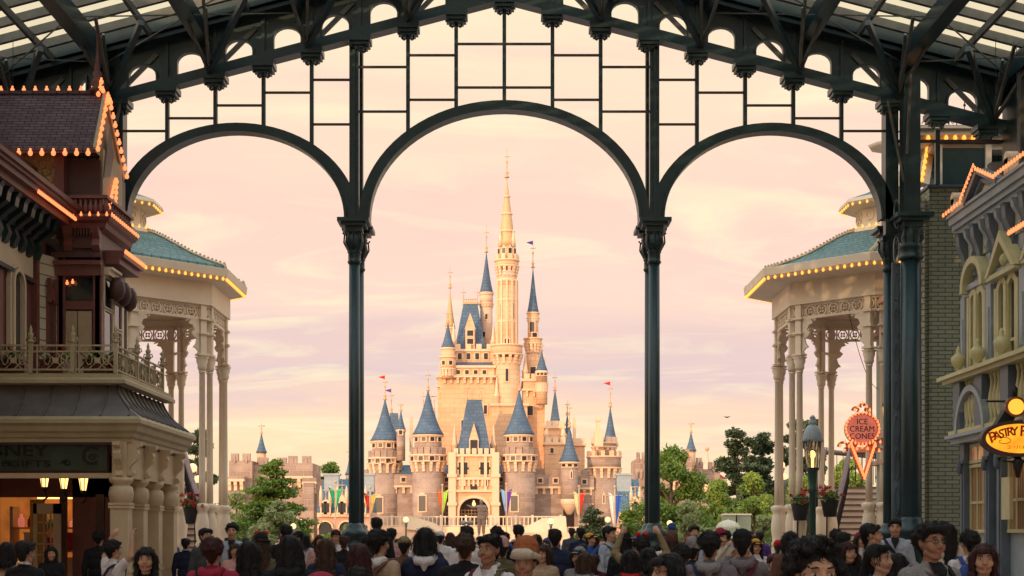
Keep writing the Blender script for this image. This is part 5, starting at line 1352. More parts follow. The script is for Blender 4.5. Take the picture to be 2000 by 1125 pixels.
b.bx(-7.55, -7.4, Yw-.06, Yw, 0, 2.4); b.bx(-7.25, -7.1, Yw-.06, Yw, 0, 2.4)
b.build('pilaster', M_maroond, shop)
b = MB(); b.bx(-8.75, -8.5, Yw-.12, Yw-.04, 0, 2.3); b.build('door_curtain', paint('ochre_curtain', (.45, .22, .03), .8, .2, 6), shop)
# shelves with goods inside the shop
b = MB()
for z in (.9, 1.35, 1.8): b.bx(-9.5, -8.2, 28.5, 28.9, z-.03, z)
for x in (-9.5, -8.85, -8.2): b.bx(x-.03, x+.03, 28.5, 28.9, 0, 2.2)
b.build('shelf_rack', M_tan, shop)
rnd = random.Random(9)
for z in (.9, 1.35, 1.8):
    x = -9.42
    while x < -8.3:
        w2 = rnd.uniform(.08, .18); h2 = rnd.uniform(.14, .34); b = MB()
        if rnd.random() < .5: b.bx(x, x+w2, 28.55, 28.75, z, z+h2); b.bx(x-.01, x+w2+.01, 28.54, 28.76, z+h2, z+h2+.03)
        else: b.lathe([(w2*.4, 0), (w2*.5, h2*.3), (w2*.45, h2*.7), (w2*.2, h2*.8), (w2*.25, h2)], (x+w2/2, 28.65, z), 10)
        b.build('shelf_goods', rnd.choice([M_flr, M_pink, M_cream, M_goods1, M_goods2, M_bulby]), shop); x += w2+.05
b = MB(); b.bx(-9.0, -8.3, 28.5, 28.7, 2.35, 2.42); b.build('strip_lamp', M_lampg, shop)
# glazed door standing open
b = MB(); xd0, xd1, yd = X(65, 26.0), X(118, 26.0), 26.0
b.bx(xd0, xd1, yd, yd+.05, 2.02, 2.2); b.bx(xd0, xd1, yd, yd+.05, .1, .35); b.bx(xd1-.13, xd1, yd, yd+.05, .1, 2.2); b.bx(xd0, xd0+.06, yd, yd+.05, .1, 2.2); 
for i in range(1, 3): b.bx(xd0+.05+i*.12-.0, xd0+.07+i*.12, yd+.01, yd+.04, .3, 2.1)
for i in range(1, 9): b.bx(xd0, xd1, yd+.01, yd+.04, .35+i*.19-.012, .35+i*.19+.012)
dr = b.build('door', M_creamd, shop)
b = MB(); b.bx(xd1-.09, xd1-.05, yd-.05, yd, 1.0, 1.35); b.build('handle', M_blk, dr)
# lanterns hanging under the porch
for i, (px, py, Y) in enumerate(((87, 936, 24.9), (125, 940, 25.8), (163, 944, 26.8))):
    c = P(px, py, Y)
    t = thing('hanging_lantern', ['leftmost', 'middle', 'rightmost'][i]+' of three lit lanterns hanging under the shop porch', 'lantern', c, 0, 'lanterns under the shop porch')
    b = MB(); b.lathe([(.05, -.13), (.09, .10)], c, 6, smooth=False); b.build('lantern_glass', M_lampg, t)
    b = MB(); b.lathe([(.02, -.2), (.06, -.17), (.06, -.13)], c, 6, smooth=False); b.lathe([(.11, .10), (.09, .14), (.03, .18), (.02, .24)], c, 6, smooth=False)
    for k in range(6):
        a = k*PI/3; b.tube([c+Vector((.05*math.cos(a), .05*math.sin(a), -.13)), c+Vector((.092*math.cos(a), .092*math.sin(a), .10))], .008, 4)
    b.tube([c+Vector((0, 0, .2)), c+Vector((0, 0, 3.13-c.z))], .012, 5); b.tube([c+Vector((0, 0, -.18)), c+Vector((.05, 0, -.3)), c+Vector((-.02, 0, -.36))], .02, 5); b.build('lantern_frame', M_blk, t)

# upper storeys. Main wall faces the street, the bay stands in front of it
Xm = -8.55
b = MB(); b.add([(Xm, 22.5, 4.3), (Xm, 27.2, 4.3), (Xm, 27.2, 7.6), (Xm, 22.5, 7.6), (Xm-4, 22.5, 4.3), (Xm-4, 22.5, 7.6)], [(0, 1, 2, 3), (4, 0, 3, 5)])
b.bx(Xm-.1, Xm+.10, 26.75, 27.25, 4.3, 7.2)
b.build('main_wall', M_maroon, shop)
# cream panels above the arched windows
b = MB(); b.bx(Xm, Xm+.06, 22.5, 26.65, Z(545, 26.6), Z(470, 26.6)+.05)
b.build('cream_panel', M_cream, shop)
b = MB(); b.bx(Xm, Xm+.16, 22.5, 26.7, Z(468, 26.6), Z(455, 26.6)); b.bx(Xm, Xm+.1, 22.5, 26.7, Z(553, 26.6), Z(545, 26.6)); b.build('string_course', M_steel, shop)
for yc in (24.2, 25.75):
    f = MB(); n = 12
    def ap_(w_, zb, zs, k=.9): return [(yc-w_, zb)]+[(yc-w_*math.cos(PI*i/n), zs+w_*k*math.sin(PI*i/n)) for i in range(n+1)]+[(yc+w_, zb)]
    for (w0, w1, d) in ((.40, .34, .08), (.32, .25, .12)):
        f.strip(ap_(w0, 4.5, 6.0), ap_(w1, 4.5, 6.0), (Xm+d, 0, 0), (0, 1, 0), (0, 0, 1), -.08) if False else f.strip(ap_(w0, 4.5, 6.0), ap_(w1, 4.5, 6.0), (Xm+.01, 0, 0), (0, 1, 0), (0, 0, 1), d)
    fo = f.build('arched_window', M_cream, shop)
    g_ = MB(); g_.prism(ap_(.26, 4.5, 6.0), (Xm+.01, 0, 0), (0, 1, 0), (0, 0, 1), .03); g_.build('pane', M_wglass, fo)
# main cornice with brackets and bulbs
b = MB(); zc = Z(438, 27.0)
b.bx(Xm, Xm+.55, 22, 27.2, zc+.02, zc+.14); b.bx(Xm, Xm+.65, 22, 27.25, zc+.14, zc+.24); b.bx(Xm, Xm+.75, 22, 27.3, zc+.3, zc+.38); b.bx(Xm, Xm+.7, 22, 27.3, zc+.24, zc+.3); b.build('main_cornice', M_maroon, shop)
bulbs(shop, line((Xm+.68, 25.0, zc+.12), (Xm+.68, 27.15, zc+.12), 26), .025)
for i in range(9):
    y = 26.75-i*.42
    b = MB(); pr = [(0, zc-.75), (.12, zc-.7), (.18, zc-.55), (.14, zc-.42), (.28, zc-.3), (.42, zc-.2), (.45, zc-.06), (.5, zc+.02), (0, zc+.02)]
    b.prism(pr, (Xm, y+.09, 0), (1, 0, 0), (0, 0, 1), .18); b.build('cornice_bracket', M_steel, shop)
# siding at the angle and the bay
Yb_, Xb0, Xb1 = 27.4, X(115, 27.4), X(196, 27.4)
zt1 = Z(505, 27.4)
b = MB(); b.add([(Xm+.1, 27.25-.35, 4.3), (Xb0, Yb_, 4.3), (Xb0, Yb_, zt1), (Xm+.1, 27.25-.35, zt1)], [(0, 1, 2, 3)]); b.build('siding_wall', M_siding, shop)
sx, sy = Xb0-(Xm+.1), Yb_-26.9
fr = MB(); p0 = Vector((Xm+.1+sx*.40, 26.9+sy*.40, 0)); p1 = Vector((Xm+.1+sx*.72, 26.9+sy*.72, 0)); ns = Vector((sy, -sx, 0)).normalized()
fr.bar(p0+Vector((0, 0, 4.3)), p0+Vector((0, 0, 6.0)), .07, .08); fr.bar(p1+Vector((0, 0, 4.3)), p1+Vector((0, 0, 6.0)), .07, .08); fr.bar(p0+Vector((0, 0, 6.05)), p1+Vector((0, 0, 6.05)), .14, .2)
fr.bar(p0+ns*.05+Vector((0, 0, 5.9)), p0+ns*.05+Vector((0, 0, 6.35)), .06, .1); fr.bar(p1+ns*.05+Vector((0, 0, 5.9)), p1+ns*.05+Vector((0, 0, 6.35)), .06, .1)
fo = fr.build('window', M_maroon, shop)
fr = MB(); fr.add([p0+ns*.02+Vector((0, 0, 4.3)), p1+ns*.02+Vector((0, 0, 4.3)), p1+ns*.02+Vector((0, 0, 6.0)), p0+ns*.02+Vector((0, 0, 6.0))], [(0, 1, 2, 3)]); fr.build('pane', M_maroond, fo)
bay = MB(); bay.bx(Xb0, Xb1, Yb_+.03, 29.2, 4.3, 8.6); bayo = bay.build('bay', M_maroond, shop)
b = MB()
for x in (Xb0+.03, X(123, Yb_), X(190, Yb_), Xb1-.02): b.bx(x-.06, x+.06, Yb_-.06, Yb_+.03, 4.3, zt1)
b.bx(Xb0, Xb1, Yb_-.05, Yb_+.03, Z(605, Yb_), Z(588, Yb_)); b.bx(Xb0-.05, Xb1+.05, Yb_-.12, Yb_+.03, Z(540, Yb_), Z(520, Yb_)); b.bx(Xb0-.05, Xb1+.05, Yb_-.2, Yb_+.03, Z(520, Yb_), Z(512, Yb_))
b.build('bay_frame', M_maroon, bayo)
f = MB(); f.bx(X(126, Yb_), X(186, Yb_), Yb_-.01, Yb_+.02, Z(586, Yb_), Z(543, Yb_)); f.build('transom_pane', M_wglass, bayo)
bulbs(bayo, [P(131, 553, Yb_-.1), P(142, 551, Yb_-.1)], .03)
for (a, c) in ((125, 151), (153, 180)):
    f = MB(); f.bx(X(a, Yb_), X(c, Yb_), Yb_-.03, Yb_+.02, 4.3, Z(608, Yb_)); f.build('shutter', M_creamd, bayo)
# right side of the bay: white framed sashes
for (y0, y1, zb_, zt_2) in ((27.55, 28.1, Z(600, 27.7), Z(545, 27.7)), (27.55, 28.1, 4.4, Z(608, 27.7)), (28.25, 28.75, Z(640, 28.4), Z(592, 28.4)), (28.25, 28.75, 4.4, Z(648, 28.4)), (28.85, 29.15, 4.6, Z(600, 29))):
    f = MB()
    x = Xb1
    f.bx(x, x+.05, y0-.05, y1+.05, zb_-.05, zb_); f.bx(x, x+.05, y0-.05, y1+.05, zt_2, zt_2+.05); f.bx(x, x+.05, y0-.05, y0, zb_, zt_2); f.bx(x, x+.05, y1, y1+.05, zb_, zt_2)
    fo = f.build('sash_window', M_cream, bayo)
    f = MB(); f.bx(x+.005, x+.02, y0, y1, zb_, zt_2); f.build('pane', M_wglass, fo)
b = MB(); b.bx(Xb1, Xb1+.14, 27.5, 28.2, Z(540, 27.7), Z(530, 27.7)); b.bx(Xb1, Xb1+.2, 27.5, 28.2, Z(530, 27.7), Z(525, 27.7)); b.bx(Xb1, Xb1+.16, 28.2, 29.2, Z(588, 28.4), Z(580, 28.4)); b.build('sash_hood', M_cream, bayo)
# upper panel stage under the balcony cornice
z5 = Z(445, Yb_); z4 = Z(505, Yb_)
b = MB(); b.bx(Xb0+.1, Xb1-.02, Yb_-.02, Yb_+.03, z4+.1, z5); b.bx(X(140, Yb_), X(186, Yb_), Yb_-.06, Yb_-.02, z4+.18, z5-.22)
for i in range(9): b.bx(X(142+i*5.8, Yb_), X(145+i*5.8, Yb_), Yb_-.1, Yb_, z5-.16, z5)
b.bx(Xb0-.1, Xb1+.03, Yb_-.14, Yb_+.03, z4, z4+.1); b.build('bay_panel', M_maroond, bayo)
for x in (X(137, Yb_), X(192, Yb_)):
    for dx in (0,):
        b = MB(); pr = [(0, z4+.1), (.1, z4+.12), (.16, z4+.22), (.12, z4+.34), (.2, z4+.44), (.26, z5), (0, z5)]
        b.prism([(-p[0], p[1]) for p in pr][::-1], (x+.06, Yb_, 0), (0, 1, 0), (0, 0, 1), -.14); b.build('scroll_bracket', M_maroon, bayo)
b = MB()
for i in range(3): b.lathe([(.02, -.3), (.12, -.22), (.16, -.1), (.14, .05), (.08, .15)], (Xb1+.18+.04*i, 27.9+.3*i, Z(560+i*5, 28)), 10)
b.build('turned_brackets', M_maroond, bayo)
# cornice sweeping round the bay with bulbs
def sweep2(mb, path, prof, out):
    for i in range(len(prof)-1):
        for k in range(len(path)-1):
            q = []
            for (pp, pr) in ((path[k], prof[i]), (path[k+1], prof[i]), (path[k+1], prof[i+1]), (path[k], prof[i+1])):
                q.append(Vector((pp[0]+pp[2]*pr[0], pp[1]+pp[3]*pr[0], pr[1])))
            mb.add(q, [(0, 1, 2, 3)])
path = [(Xm+.15, 26.9, .3, -.8), (Xb0, Yb_, .35, -1.0), (Xb1, Yb_, 1.0, -1.0), (Xb1, 29.2, 1.0, 0)]
zq = Z(430, 27.1)
b = MB(); sweep2(b, path, [(0, zq-.16), (.12, zq-.1), (.15, zq-.02), (.22, zq+.02), (.26, zq+.08), (.26, zq+.13), (0, zq+.16), (-.3, zq+.16)], 1); b.build('bay_cornice', M_maroon, bayo)
pts = []
for k, n in ((0, 13), (1, 6), (2, 14)):
    a = Vector((path[k][0]+path[k][2]*.27, path[k][1]+path[k][3]*.27, zq+.11)); c = Vector((path[k+1][0]+path[k+1][2]*.27, path[k+1][1]+path[k+1][3]*.27, zq+.11)); pts += line(a, c, n, False)
bulbs(bayo, pts, .027)
# lower side cornice
b = MB(); zl = Z(500, 28); b.bx(Xb1, Xb1+.36, 27.7, 29.2, zl-.08, zl+.05); b.bx(Xb1, Xb1+.28, 27.7, 29.2, zl-.2, zl-.08); b.build('side_cornice', M_maroon, bayo)
bulbs(bayo, line((Xb1+.38, 27.75, zl+.02), (Xb1+.38, 29.2, zl+.02), 15), .028)
# little balustrade above
b = MB(); zq2 = zq+.16
for i in range(9):
    x = Xb0+.15+i*(Xb1-Xb0)/8.2; b.lathe([(.03, 0), (.05, .06), (.055, .14), (.03, .2), (.03, .28)], (x, Yb_-.1, zq2), 6)
for i in range(10):
    b.lathe([(.03, 0), (.05, .06), (.055, .14), (.03, .2), (.03, .28)], (Xb1+.12, Yb_+.0+i*.18, zq2), 6)
b.bx(Xb0, Xb1+.17, Yb_-.15, Yb_-.05, zq2+.28, zq2+.34); b.bx(Xb1+.07, Xb1+.17, Yb_-.05, 29.2, zq2+.28, zq2+.34); b.build('balustrade', M_maroon, bayo)
# turret house: shingled gable roof, scalloped wall
tz0, tz1 = Z(400, 27.2), Z(292, 27.2)
b = MB(); b.bx(-11.5, X(108, 27.3), 27.3, 28.9, tz0-.6, tz1+.1); sw = b.build('scalloped_wall', M_olive, shop)
b = MB()
rnd = random.Random(2); rws = 15
for r_ in range(rws):
    z = tz1+.05-r_*.13
    if z < tz0-.2: break
    n = 26
    for i in range(n):
        x = X(108, 27.3)-.08-(i+(.5 if r_ % 2 else 0))*.15
        if x < -10: break
        pl = [(x-.072, z)]+[(x-.072*math.cos(PI*q/6), z-.05-.07*math.sin(PI*q/6)) for q in range(7)]+[(x+.072, z)]
        b.prism(pl, (0, 27.3-.012-.004*(r_ % 2)-rnd.random()*.004, 0), (1, 0, 0), (0, 0, 1), .012)
b.build('scallop_shingles', paint('mustard_shingle', (.30, .225, .09), .6, .18, 9), sw)
b = MB(); b.bx(X(108, 27.25), X(126, 27.25), 27.2, 27.4, tz0-.1, tz1+.1); b.build('corner_post', M_maroon, shop)
b = MB(); b.bx(X(126, 27.5), Xb1-.05, 27.55, 28.9, tz0, tz1+.2); tw = b.build('dormer_wall', brick('pale_shingle_wall', (.24, .22, .17), (.2, .18, .15), (.05, .04, .04), .16, .11, .012, .7, .6), shop)
for (a, c) in ((136, 143), (148, 158), (168, 174), (180, 187)):
    b = MB(); b.bx(X(a, 27.5), X(c, 27.5), 27.5, 27.55, tz0+.25, Z(320, 27.5)); b.build('window', M_wglass, tw)
    b = MB(); b.bx(X(a, 27.5)-.03, X(a, 27.5), 27.47, 27.55, tz0+.2, Z(318, 27.5)); b.build('window_frame', M_cream, tw)
b = MB(); b.bx(Xb1-.05, Xb1+.02, 27.5, 28.9, tz0, tz1+.1); b.build('turret_side', M_olive, tw)
# gable roof
rz, ye0, ye1, yr2 = Z(183, 28.0), 27.0, 29.0, 28.0
xl_, xre, xrr = -12.5, X(185, 27.0), X(205, 28.0)
b = MB(); b.add([(xl_, ye0, Z(291, 27.0)), (xre, ye0, Z(291, 27.0)), (xrr, yr2, rz), (xl_, yr2, rz)], [(0, 1, 2, 3)])
b.add([(xl_, ye0, Z(291, 27.0)-.07), (xre, ye0, Z(291, 27.0)-.07), (xrr, yr2, rz-.07), (xl_, yr2, rz-.07)], [(3, 2, 1, 0)]); b.add([(xl_, ye0, Z(291, 27.0)-.07), (xre, ye0, Z(291, 27.0)-.07), (xre, ye0, Z(291, 27.0)), (xl_, ye0, Z(291, 27.0))], [(0, 1, 2, 3)])
xbk = X(240, 29.0); zbk = Z(345, 29.0)
b.add([(xl_, ye1, zbk), (xbk, ye1, zbk), (xrr, yr2, rz), (xl_, yr2, rz)], [(3, 2, 1, 0)]); b.build('turret_roof', M_shingle, shop)
b = MB(); b.add([(xre-.02, ye0+.02, Z(291, 27.0)-.02), (xbk-.03, ye1, zbk), (xrr-.02, yr2, rz-.03)], [(0, 1, 2)])
b.bar((xre, ye0, Z(291, 27.0)), (xrr, yr2, rz), .05, .1); b.bar((xrr, yr2, rz), (xbk, ye1, zbk), .05, .1)
b.build('gable_end', M_olive, shop)
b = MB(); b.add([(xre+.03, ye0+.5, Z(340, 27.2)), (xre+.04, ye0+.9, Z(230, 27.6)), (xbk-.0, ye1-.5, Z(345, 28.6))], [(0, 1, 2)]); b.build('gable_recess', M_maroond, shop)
bulbs(shop, line((xre+.06, ye0, Z(291, 27.0)), (xrr+.06, yr2, rz-.05), 9)+line((xrr+.08, yr2, rz-.1), (xbk+.08, ye1, zbk), 10), .042)
bulbs(shop, line(P(14, 299, 26.95), P(172, 299, 26.95), 8), .045); bulbs(shop, [P(2+22.3*i, 176, 28.0) for i in range(9)], .04)
b = MB(); b.lathe([(.12, 0), (.16, .06), (.09, .12), (.14, .2), (.06, .3), (.09, .38), (.045, .45), (.06, .5), (.03, .6), (.02, 1.1), (.035, 1.13), (.005, 1.2)], (X(190, 28.0), 28.0, rz), 10); b.build('roof_finial', M_maroon, shop)
b = MB(); b.bar((xl_, 28, rz+.02), (xrr, 28, rz+.02), .08, .06); b.build('ridge', M_shingle, shop)
bulbs(shop, [P(198, 160, 27.9), P(196, 172, 27.9), P(201, 177, 27.9), P(192, 184, 27.9), P(210, 195, 27.9), P(216, 200, 27.9)], .042)
# mansard slope left of the turret with its bulb lined edge
b = MB(); A_ = Vector((Xm+.72, 22.2, zc+.4)); 
b.add([(Xm+.7, 22.0, zc+.38), (Xm+.72, 27.25, zc+.38), (Xm-.35, 26.4, Z(300, 26.4)), (Xm-1.6, 22.0, Z(300, 26.4)+.4)], [(0, 1, 2, 3)]); b.build('mansard_roof', M_shingle, shop)
bulbs(shop, line(P(8, 296, 26.4), P(90, 395, 27.0), 8)+[P(71, 395, 27.0), P(88, 403, 27)], .042)
bulbs(shop, line(P(225, 355, 28.2), P(213, 405, 27.5), 6)+line(P(228, 355, 28.4), P(226, 398, 28.0), 5), .038)
# body of the building behind and upwards so that nothing is hollow
b = MB(); b.bx(-14, Xm-.05, 22.0, 29.2, 3.9, 8.4); b.bx(-14, -9.9, 22.0, 29.0, 8.4, 9.3); b.build('rear_body', M_maroond, shop)
# flower boxes on the balcony
def fbox(x0, x1, y0, y1, seed, mat, label):
    t = thing('flower_box', label, 'flower box', ((x0+x1)/2, (y0+y1)/2, 4.33), 0, 'flower boxes on the shop balcony')
    b = MB(); b.bx(x0, x1, y0, y1, 4.33, 4.55); b.bx(x0-.02, x1+.02, y0-.02, y1+.02, 4.53, 4.57); b.build('box', M_red, t)
    rnd = random.Random(seed); f = MB(); g_ = MB(); w_ = MB()
    L = max(x1-x0, y1-y0)
    for i in range(int(L*9)):
        p = Vector((rnd.uniform(x0, x1), rnd.uniform(y0, y1), 4.64+rnd.uniform(-.03, .08))); leaves(f, p, (.09, .09, .1), 26, .035, rnd)
        if rnd.random() < .5: leaves(g_, p+Vector((0, -.05, .08)), (.05, .05, .04), 18, .022, rnd)
        if rnd.random() < .35: leaves(w_, p+Vector((0, -.1, -.03)), (.05, .05, .04), 12, .02, rnd)
    f.build('foliage', M_green, t); g_.build('blossoms', mat, t)
    if w_.v: w_.build('blossoms', M_flw, t)
fbox(X(2, 24.8), X(55, 24.8), 24.6, 24.85, 1, M_flr, 'flower box behind the left lattice panel of the balcony')
fbox(X(85, 24.8), X(130, 24.8), 24.6, 24.85, 2, M_flr, 'flower box with rosy blossoms in front of the narrow siding window')
fbox(X(170, 24.8), X(212, 24.8), 24.6, 24.85, 3, M_flp, 'flower box with violet blossoms at the balcony corner')
fbox(Xe-o-.32, Xe-o-.1, 24.9, 27.4, 4, M_flp, 'long flower box along the street side of the balcony')

# ------------------------------------------------------------------ right shop front
XR = 8.62
rs = thing('pastry_shop', 'blue-grey and cream Victorian shop front with brackets, arched windows and bulbs at the right edge', 'shop building', (9.2, 26, 0))
Yn, Yf = 21.0, 27.6
b = MB(); b.bx(XR, 14, Yn, Yf, 0, 7.55); b.build('wall', M_greyb, rs)
def zr_at(px, py): return Z(py, XR*F/(px-CX))
# cornice: passes through (1860,470) lower edge
zcn = zr_at(1872, 470)
b = MB(); b.bx(XR, XR-.16, Yn, Yf+.1, zcn, zcn+.10); b.bx(XR, XR-.22, Yn, Yf+.15, zcn+.10, zcn+.2); b.bx(XR, XR-.27, Yn, Yf+.2, zcn+.2, zcn+.34); b.bx(XR, XR-.31, Yn, Yf+.22, zcn+.34, zcn+.39); b.build('cornice', M_greyb, rs)
for i in range(15):
    y = Yf-.15-i*.42; big = i % 2 == 0
    b = MB(); h = 1.0 if big else .6
    pr = [(0, zcn-h), (-.07, zcn-h+.05), (-.11, zcn-h*.8), (-.08, zcn-h*.6), (-.13, zcn-h*.42), (-.20, zcn-h*.25), (-.22, zcn-.06), (-.25, zcn), (0, zcn)]
    b.prism(pr[::-1], (XR, y+(.09 if big else .06), 0), (1, 0, 0), (0, 0, 1), .18 if big else .12)
    if not big: b.bx(XR-.05, XR, y-.1, y+.1, zcn-h-.25, zcn-h)
    b.build('cornice_bracket', M_greyb if not big else M_navy, rs)
for i in range(8):
    b = MB(); b.bx(XR-.04, XR, Yf-.5-i*.84, Yf-.1-i*.84, zcn-.55, zcn-.12); b.build('frieze_panel', M_greenyel, rs)
b = MB(); b.bx(XR-.12, XR, Yn, Yf+.02, zcn-1.1, zcn-1.0); b.bx(XR-.08, XR, Yn, Yf+.02, zcn-1.2, zcn-1.1); b.build('string_course', M_greyb, rs)
# twin arched windows with hood, on blue pilastered wall
def rwin(yc, w_, zb, zs, peak):
    f = MB(); n = 10
    def ap_(c, ww, z0, z1, k=1.0): return [(c-ww, z0)]+[(c-ww*math.cos(PI*i/n), z1+ww*k*math.sin(PI*i/n)) for i in range(n+1)]+[(c+ww, z0)]
    f.bx(XR-.10, XR, yc-w_-.1, yc-w_, zb, zs+.1); f.bx(XR-.10, XR, yc+w_, yc+w_+.1, zb, zs+.1); f.bx(XR-.12, XR, yc-.07, yc+.07, zb, zs+.1)
    h = w_*.5
    for c in (yc-h, yc+h):
        f.strip(ap_(c, h+.02, zb, zs), ap_(c, h-.1, zb, zs), (XR-.09, 0, 0), (0, 1, 0), (0, 0, 1), .09)
    if peak:
        f.strip([(yc-w_-.25, zs+.30), (yc, zs+1.0), (yc+w_+.25, zs+.30)], [(yc-w_-.12, zs+.30), (yc, zs+.82), (yc+w_+.12, zs+.30)], (XR-.22, 0, 0), (0, 1, 0), (0, 0, 1), .22)
        f.bx(XR-.2, XR, yc-w_-.22, yc+w_+.22, zs+.24, zs+.32); f.ball((XR-.08, yc, zs+.5), .13, 8, 6)
    else:
        f.strip(ap_(yc, w_+.2, zs+.18, zs+.22, .9), ap_(yc, w_+.06, zs+.18, zs+.22, .9), (XR-.2, 0, 0), (0, 1, 0), (0, 0, 1), .2)
    fo = f.build('twin_window', M_greenyel, rs)
    for c in (yc-h, yc+h):
        g_ = MB(); g_.prism(ap_(c, h-.09, zb, zs), (XR-.03, 0, 0), (0, 1, 0), (0, 0, 1), .02); g_.build('pane', M_wglass, fo)
        g_ = MB(); g_.bx(XR-.06, XR-.02, c-h+.08, c+h-.08, (zb+zs)/2-.3, (zb+zs)/2-.25); g_.build('sash_bar', M_greenyel, fo)
zsill = zr_at(1900, 735)
rwin(26.75, .42, zsill+.05, zr_at(1905, 590), False); rwin(25.15, .5, zsill+.05, zr_at(1955, 575), True); rwin(23.4, .5, zsill+.05, zr_at(1955, 575), True)
for (y, w_) in ((27.45, .12), (26.0, .14), (24.3, .14)):
    b = MB(); b.bx(XR-.12, XR, y-w_, y+w_, zsill, zcn-1.2); b.bx(XR-.14, XR-.12, y-w_*.5, y+w_*.5, zsill+.2, zcn-1.6); b.build('pilaster', M_greyb, rs)
# sill balcony with balusters and urns
b = MB(); b.bx(XR-.50, XR, Yn, Yf+.2, zsill-.05, zsill+.02); b.bx(XR-.42, XR, Yn, Yf+.12, zsill-.12, zsill-.05); b.bx(XR-.34, XR, Yn, Yf, zsill-1.1, zsill-1.0); b.build('sill_ledge', M_greenyel, rs)
b = MB()
for y0 in (27.15, 25.9, 24.55, 23.3):
    b = MB(); b.bx(XR-.33, XR, y0-.2, y0+.2, zsill-1.0, zsill-.12); b.build('sill_pier', M_navy, rs)
for i in range(22):
    y = 26.8-i*.19
    if min(abs(y-q) for q in (27.15, 25.9, 24.55, 23.3)) < .24: continue
    b = MB(); b.lathe([(.05, 0), (.05, .05), (.03, .1), (.065, .3), (.07, .45), (.035, .65), (.03, .75), (.05, .82), (.05, .88)], (XR-.22, y, zsill-1.0), 8); b.build('baluster', M_greenyel, rs)
for y in (27.1, 26.0, 24.75):
    b = MB(); b.lathe([(.08, 0), (.04, .05), (.05, .1), (.13, .2), (.14, .3), (.10, .34), (.04, .4), (.05, .45), (.01, .52)], (XR-.3, y, zsill+.02), 10); b.build('urn', M_greenyel, rs)
# arched pediment, lower cornice and shop windows
zl2 = zr_at(1890, 868)
b = MB(); b.bx(XR-.28, XR, Yn, Yf+.05, zl2, zl2+.1); b.bx(XR-.38, XR, Yn, Yf+.1, zl2+.1, zl2+.16); n = 14; yc = 26.35; rr = .72
b.strip([(yc-rr*1.15*math.cos(PI*i/n), zl2+.16+rr*1.15*math.sin(PI*i/n)) for i in range(n+1)], [(yc-rr*math.cos(PI*i/n), zl2+.16+rr*math.sin(PI*i/n)) for i in range(n+1)], (XR-.36, 0, 0), (0, 1, 0), (0, 0, 1), .36)
b.strip([(yc-rr*.98*math.cos(PI*i/n), zl2+.16+rr*.98*math.sin(PI*i/n)) for i in range(n+1)], [(yc-rr*.75*math.cos(PI*i/n), zl2+.16+rr*.75*math.sin(PI*i/n)) for i in range(n+1)], (XR-.24, 0, 0), (0, 1, 0), (0, 0, 1), .24)
b.build('arched_pediment', M_greyb, rs)
b = MB(); b.prism([(yc-rr*.76*math.cos(PI*i/n), zl2+.16+rr*.76*math.sin(PI*i/n)) for i in range(n+1)], (XR-.1, 0, 0), (0, 1, 0), (0, 0, 1), .1); b.build('pediment_panel', M_navy, rs)
M_curt = brick('pleated_curtain', (.62, .36, .17), (.40, .22, .10), (.16, .08, .04), .09, 4, .02, .8, .6)
M_litp = emit_var('lit_shop_glass', (.75, .38, .18), (.28, .12, .07), .5, 3)
for (y0, y1) in ((26.15, 27.15), (24.0, 25.1)):
    f = MB()
    for (za, zb) in ((zr_at(1900, 1035), zr_at(1900, 915)), (zr_at(1900, 900), zr_at(1900, 875))):
        f.bx(XR-.06, XR, y0-.06, y0, za, zb); f.bx(XR-.06, XR, y1, y1+.06, za, zb); f.bx(XR-.07, XR, y0-.06, y1+.06, zb, zb+.06); f.bx(XR-.07, XR, y0-.06, y1+.06, za-.06, za)
    f.bx(XR-.05, XR-.0, y0, y1, zr_at(1900, 985), zr_at(1900, 980))
    for q in (1, 2): f.bx(XR-.05, XR, y0+(y1-y0)*q/3-.02, y0+(y1-y0)*q/3+.02, zr_at(1900, 1035), zr_at(1900, 875))
    fo = f.build('shop_window', M_greenyel, rs)
    g_ = MB(); g_.bx(XR-.03, XR+.01, y0, y1, zr_at(1900, 1035), zr_at(1900, 915)); g_.build('curtain', M_curt, fo)
    g_ = MB(); g_.bx(XR-.03, XR+.01, y0, y1, zr_at(1900, 900), zr_at(1900, 875)); g_.build('pane', M_litp, fo)
for y in (27.35, 25.95, 25.3, 23.8):
    b = MB(); b.bx(XR-.16, XR, y-.12, y+.12, 0, zl2); b.bx(XR-.2, XR, y-.14, y+.14, zr_at(1900, 905), zr_at(1900, 898)); b.bx(XR-.18, XR-.16, y-.05, y+.05, .8, zr_at(1900, 912)); b.bx(XR-.24, XR, y-.15, y+.15, 0, .6)
    b.lathe([(.03, 0), (.06, .05), (.05, .2), (.03, .25)], (XR-.2, y, zr_at(1900, 925)), 8); b.build('pilaster', M_navy, rs)
f = MB(); f.bx(XR-.04, XR+.02, 25.42, 25.82, 0, 2.5); f.build('door', M_navy, rs)
f = MB(); f.bx(XR-.03, XR+.01, 22.9, 23.65, .2, 2.7); f.build('doorway_glow', emit_var('lit_doorway', (1.0, .34, .08), (.12, .02, .01), 1.0, 3.5), rs)
f = MB(); f.ball((XR-.12, 23.75, 1.75), .05, 8, 6); f.lathe([(.04, -.5), (.06, -.4), (.05, -.1)], (XR-.12, 23.75, 1.7), 8); f.build('counter_lamp', M_lampg, rs)
b = MB(); b.bx(XR-.32, XR-.26, 24.3, 24.7, 1.9, 2.6); b.build('hanging_panel', M_greenyel, rs)
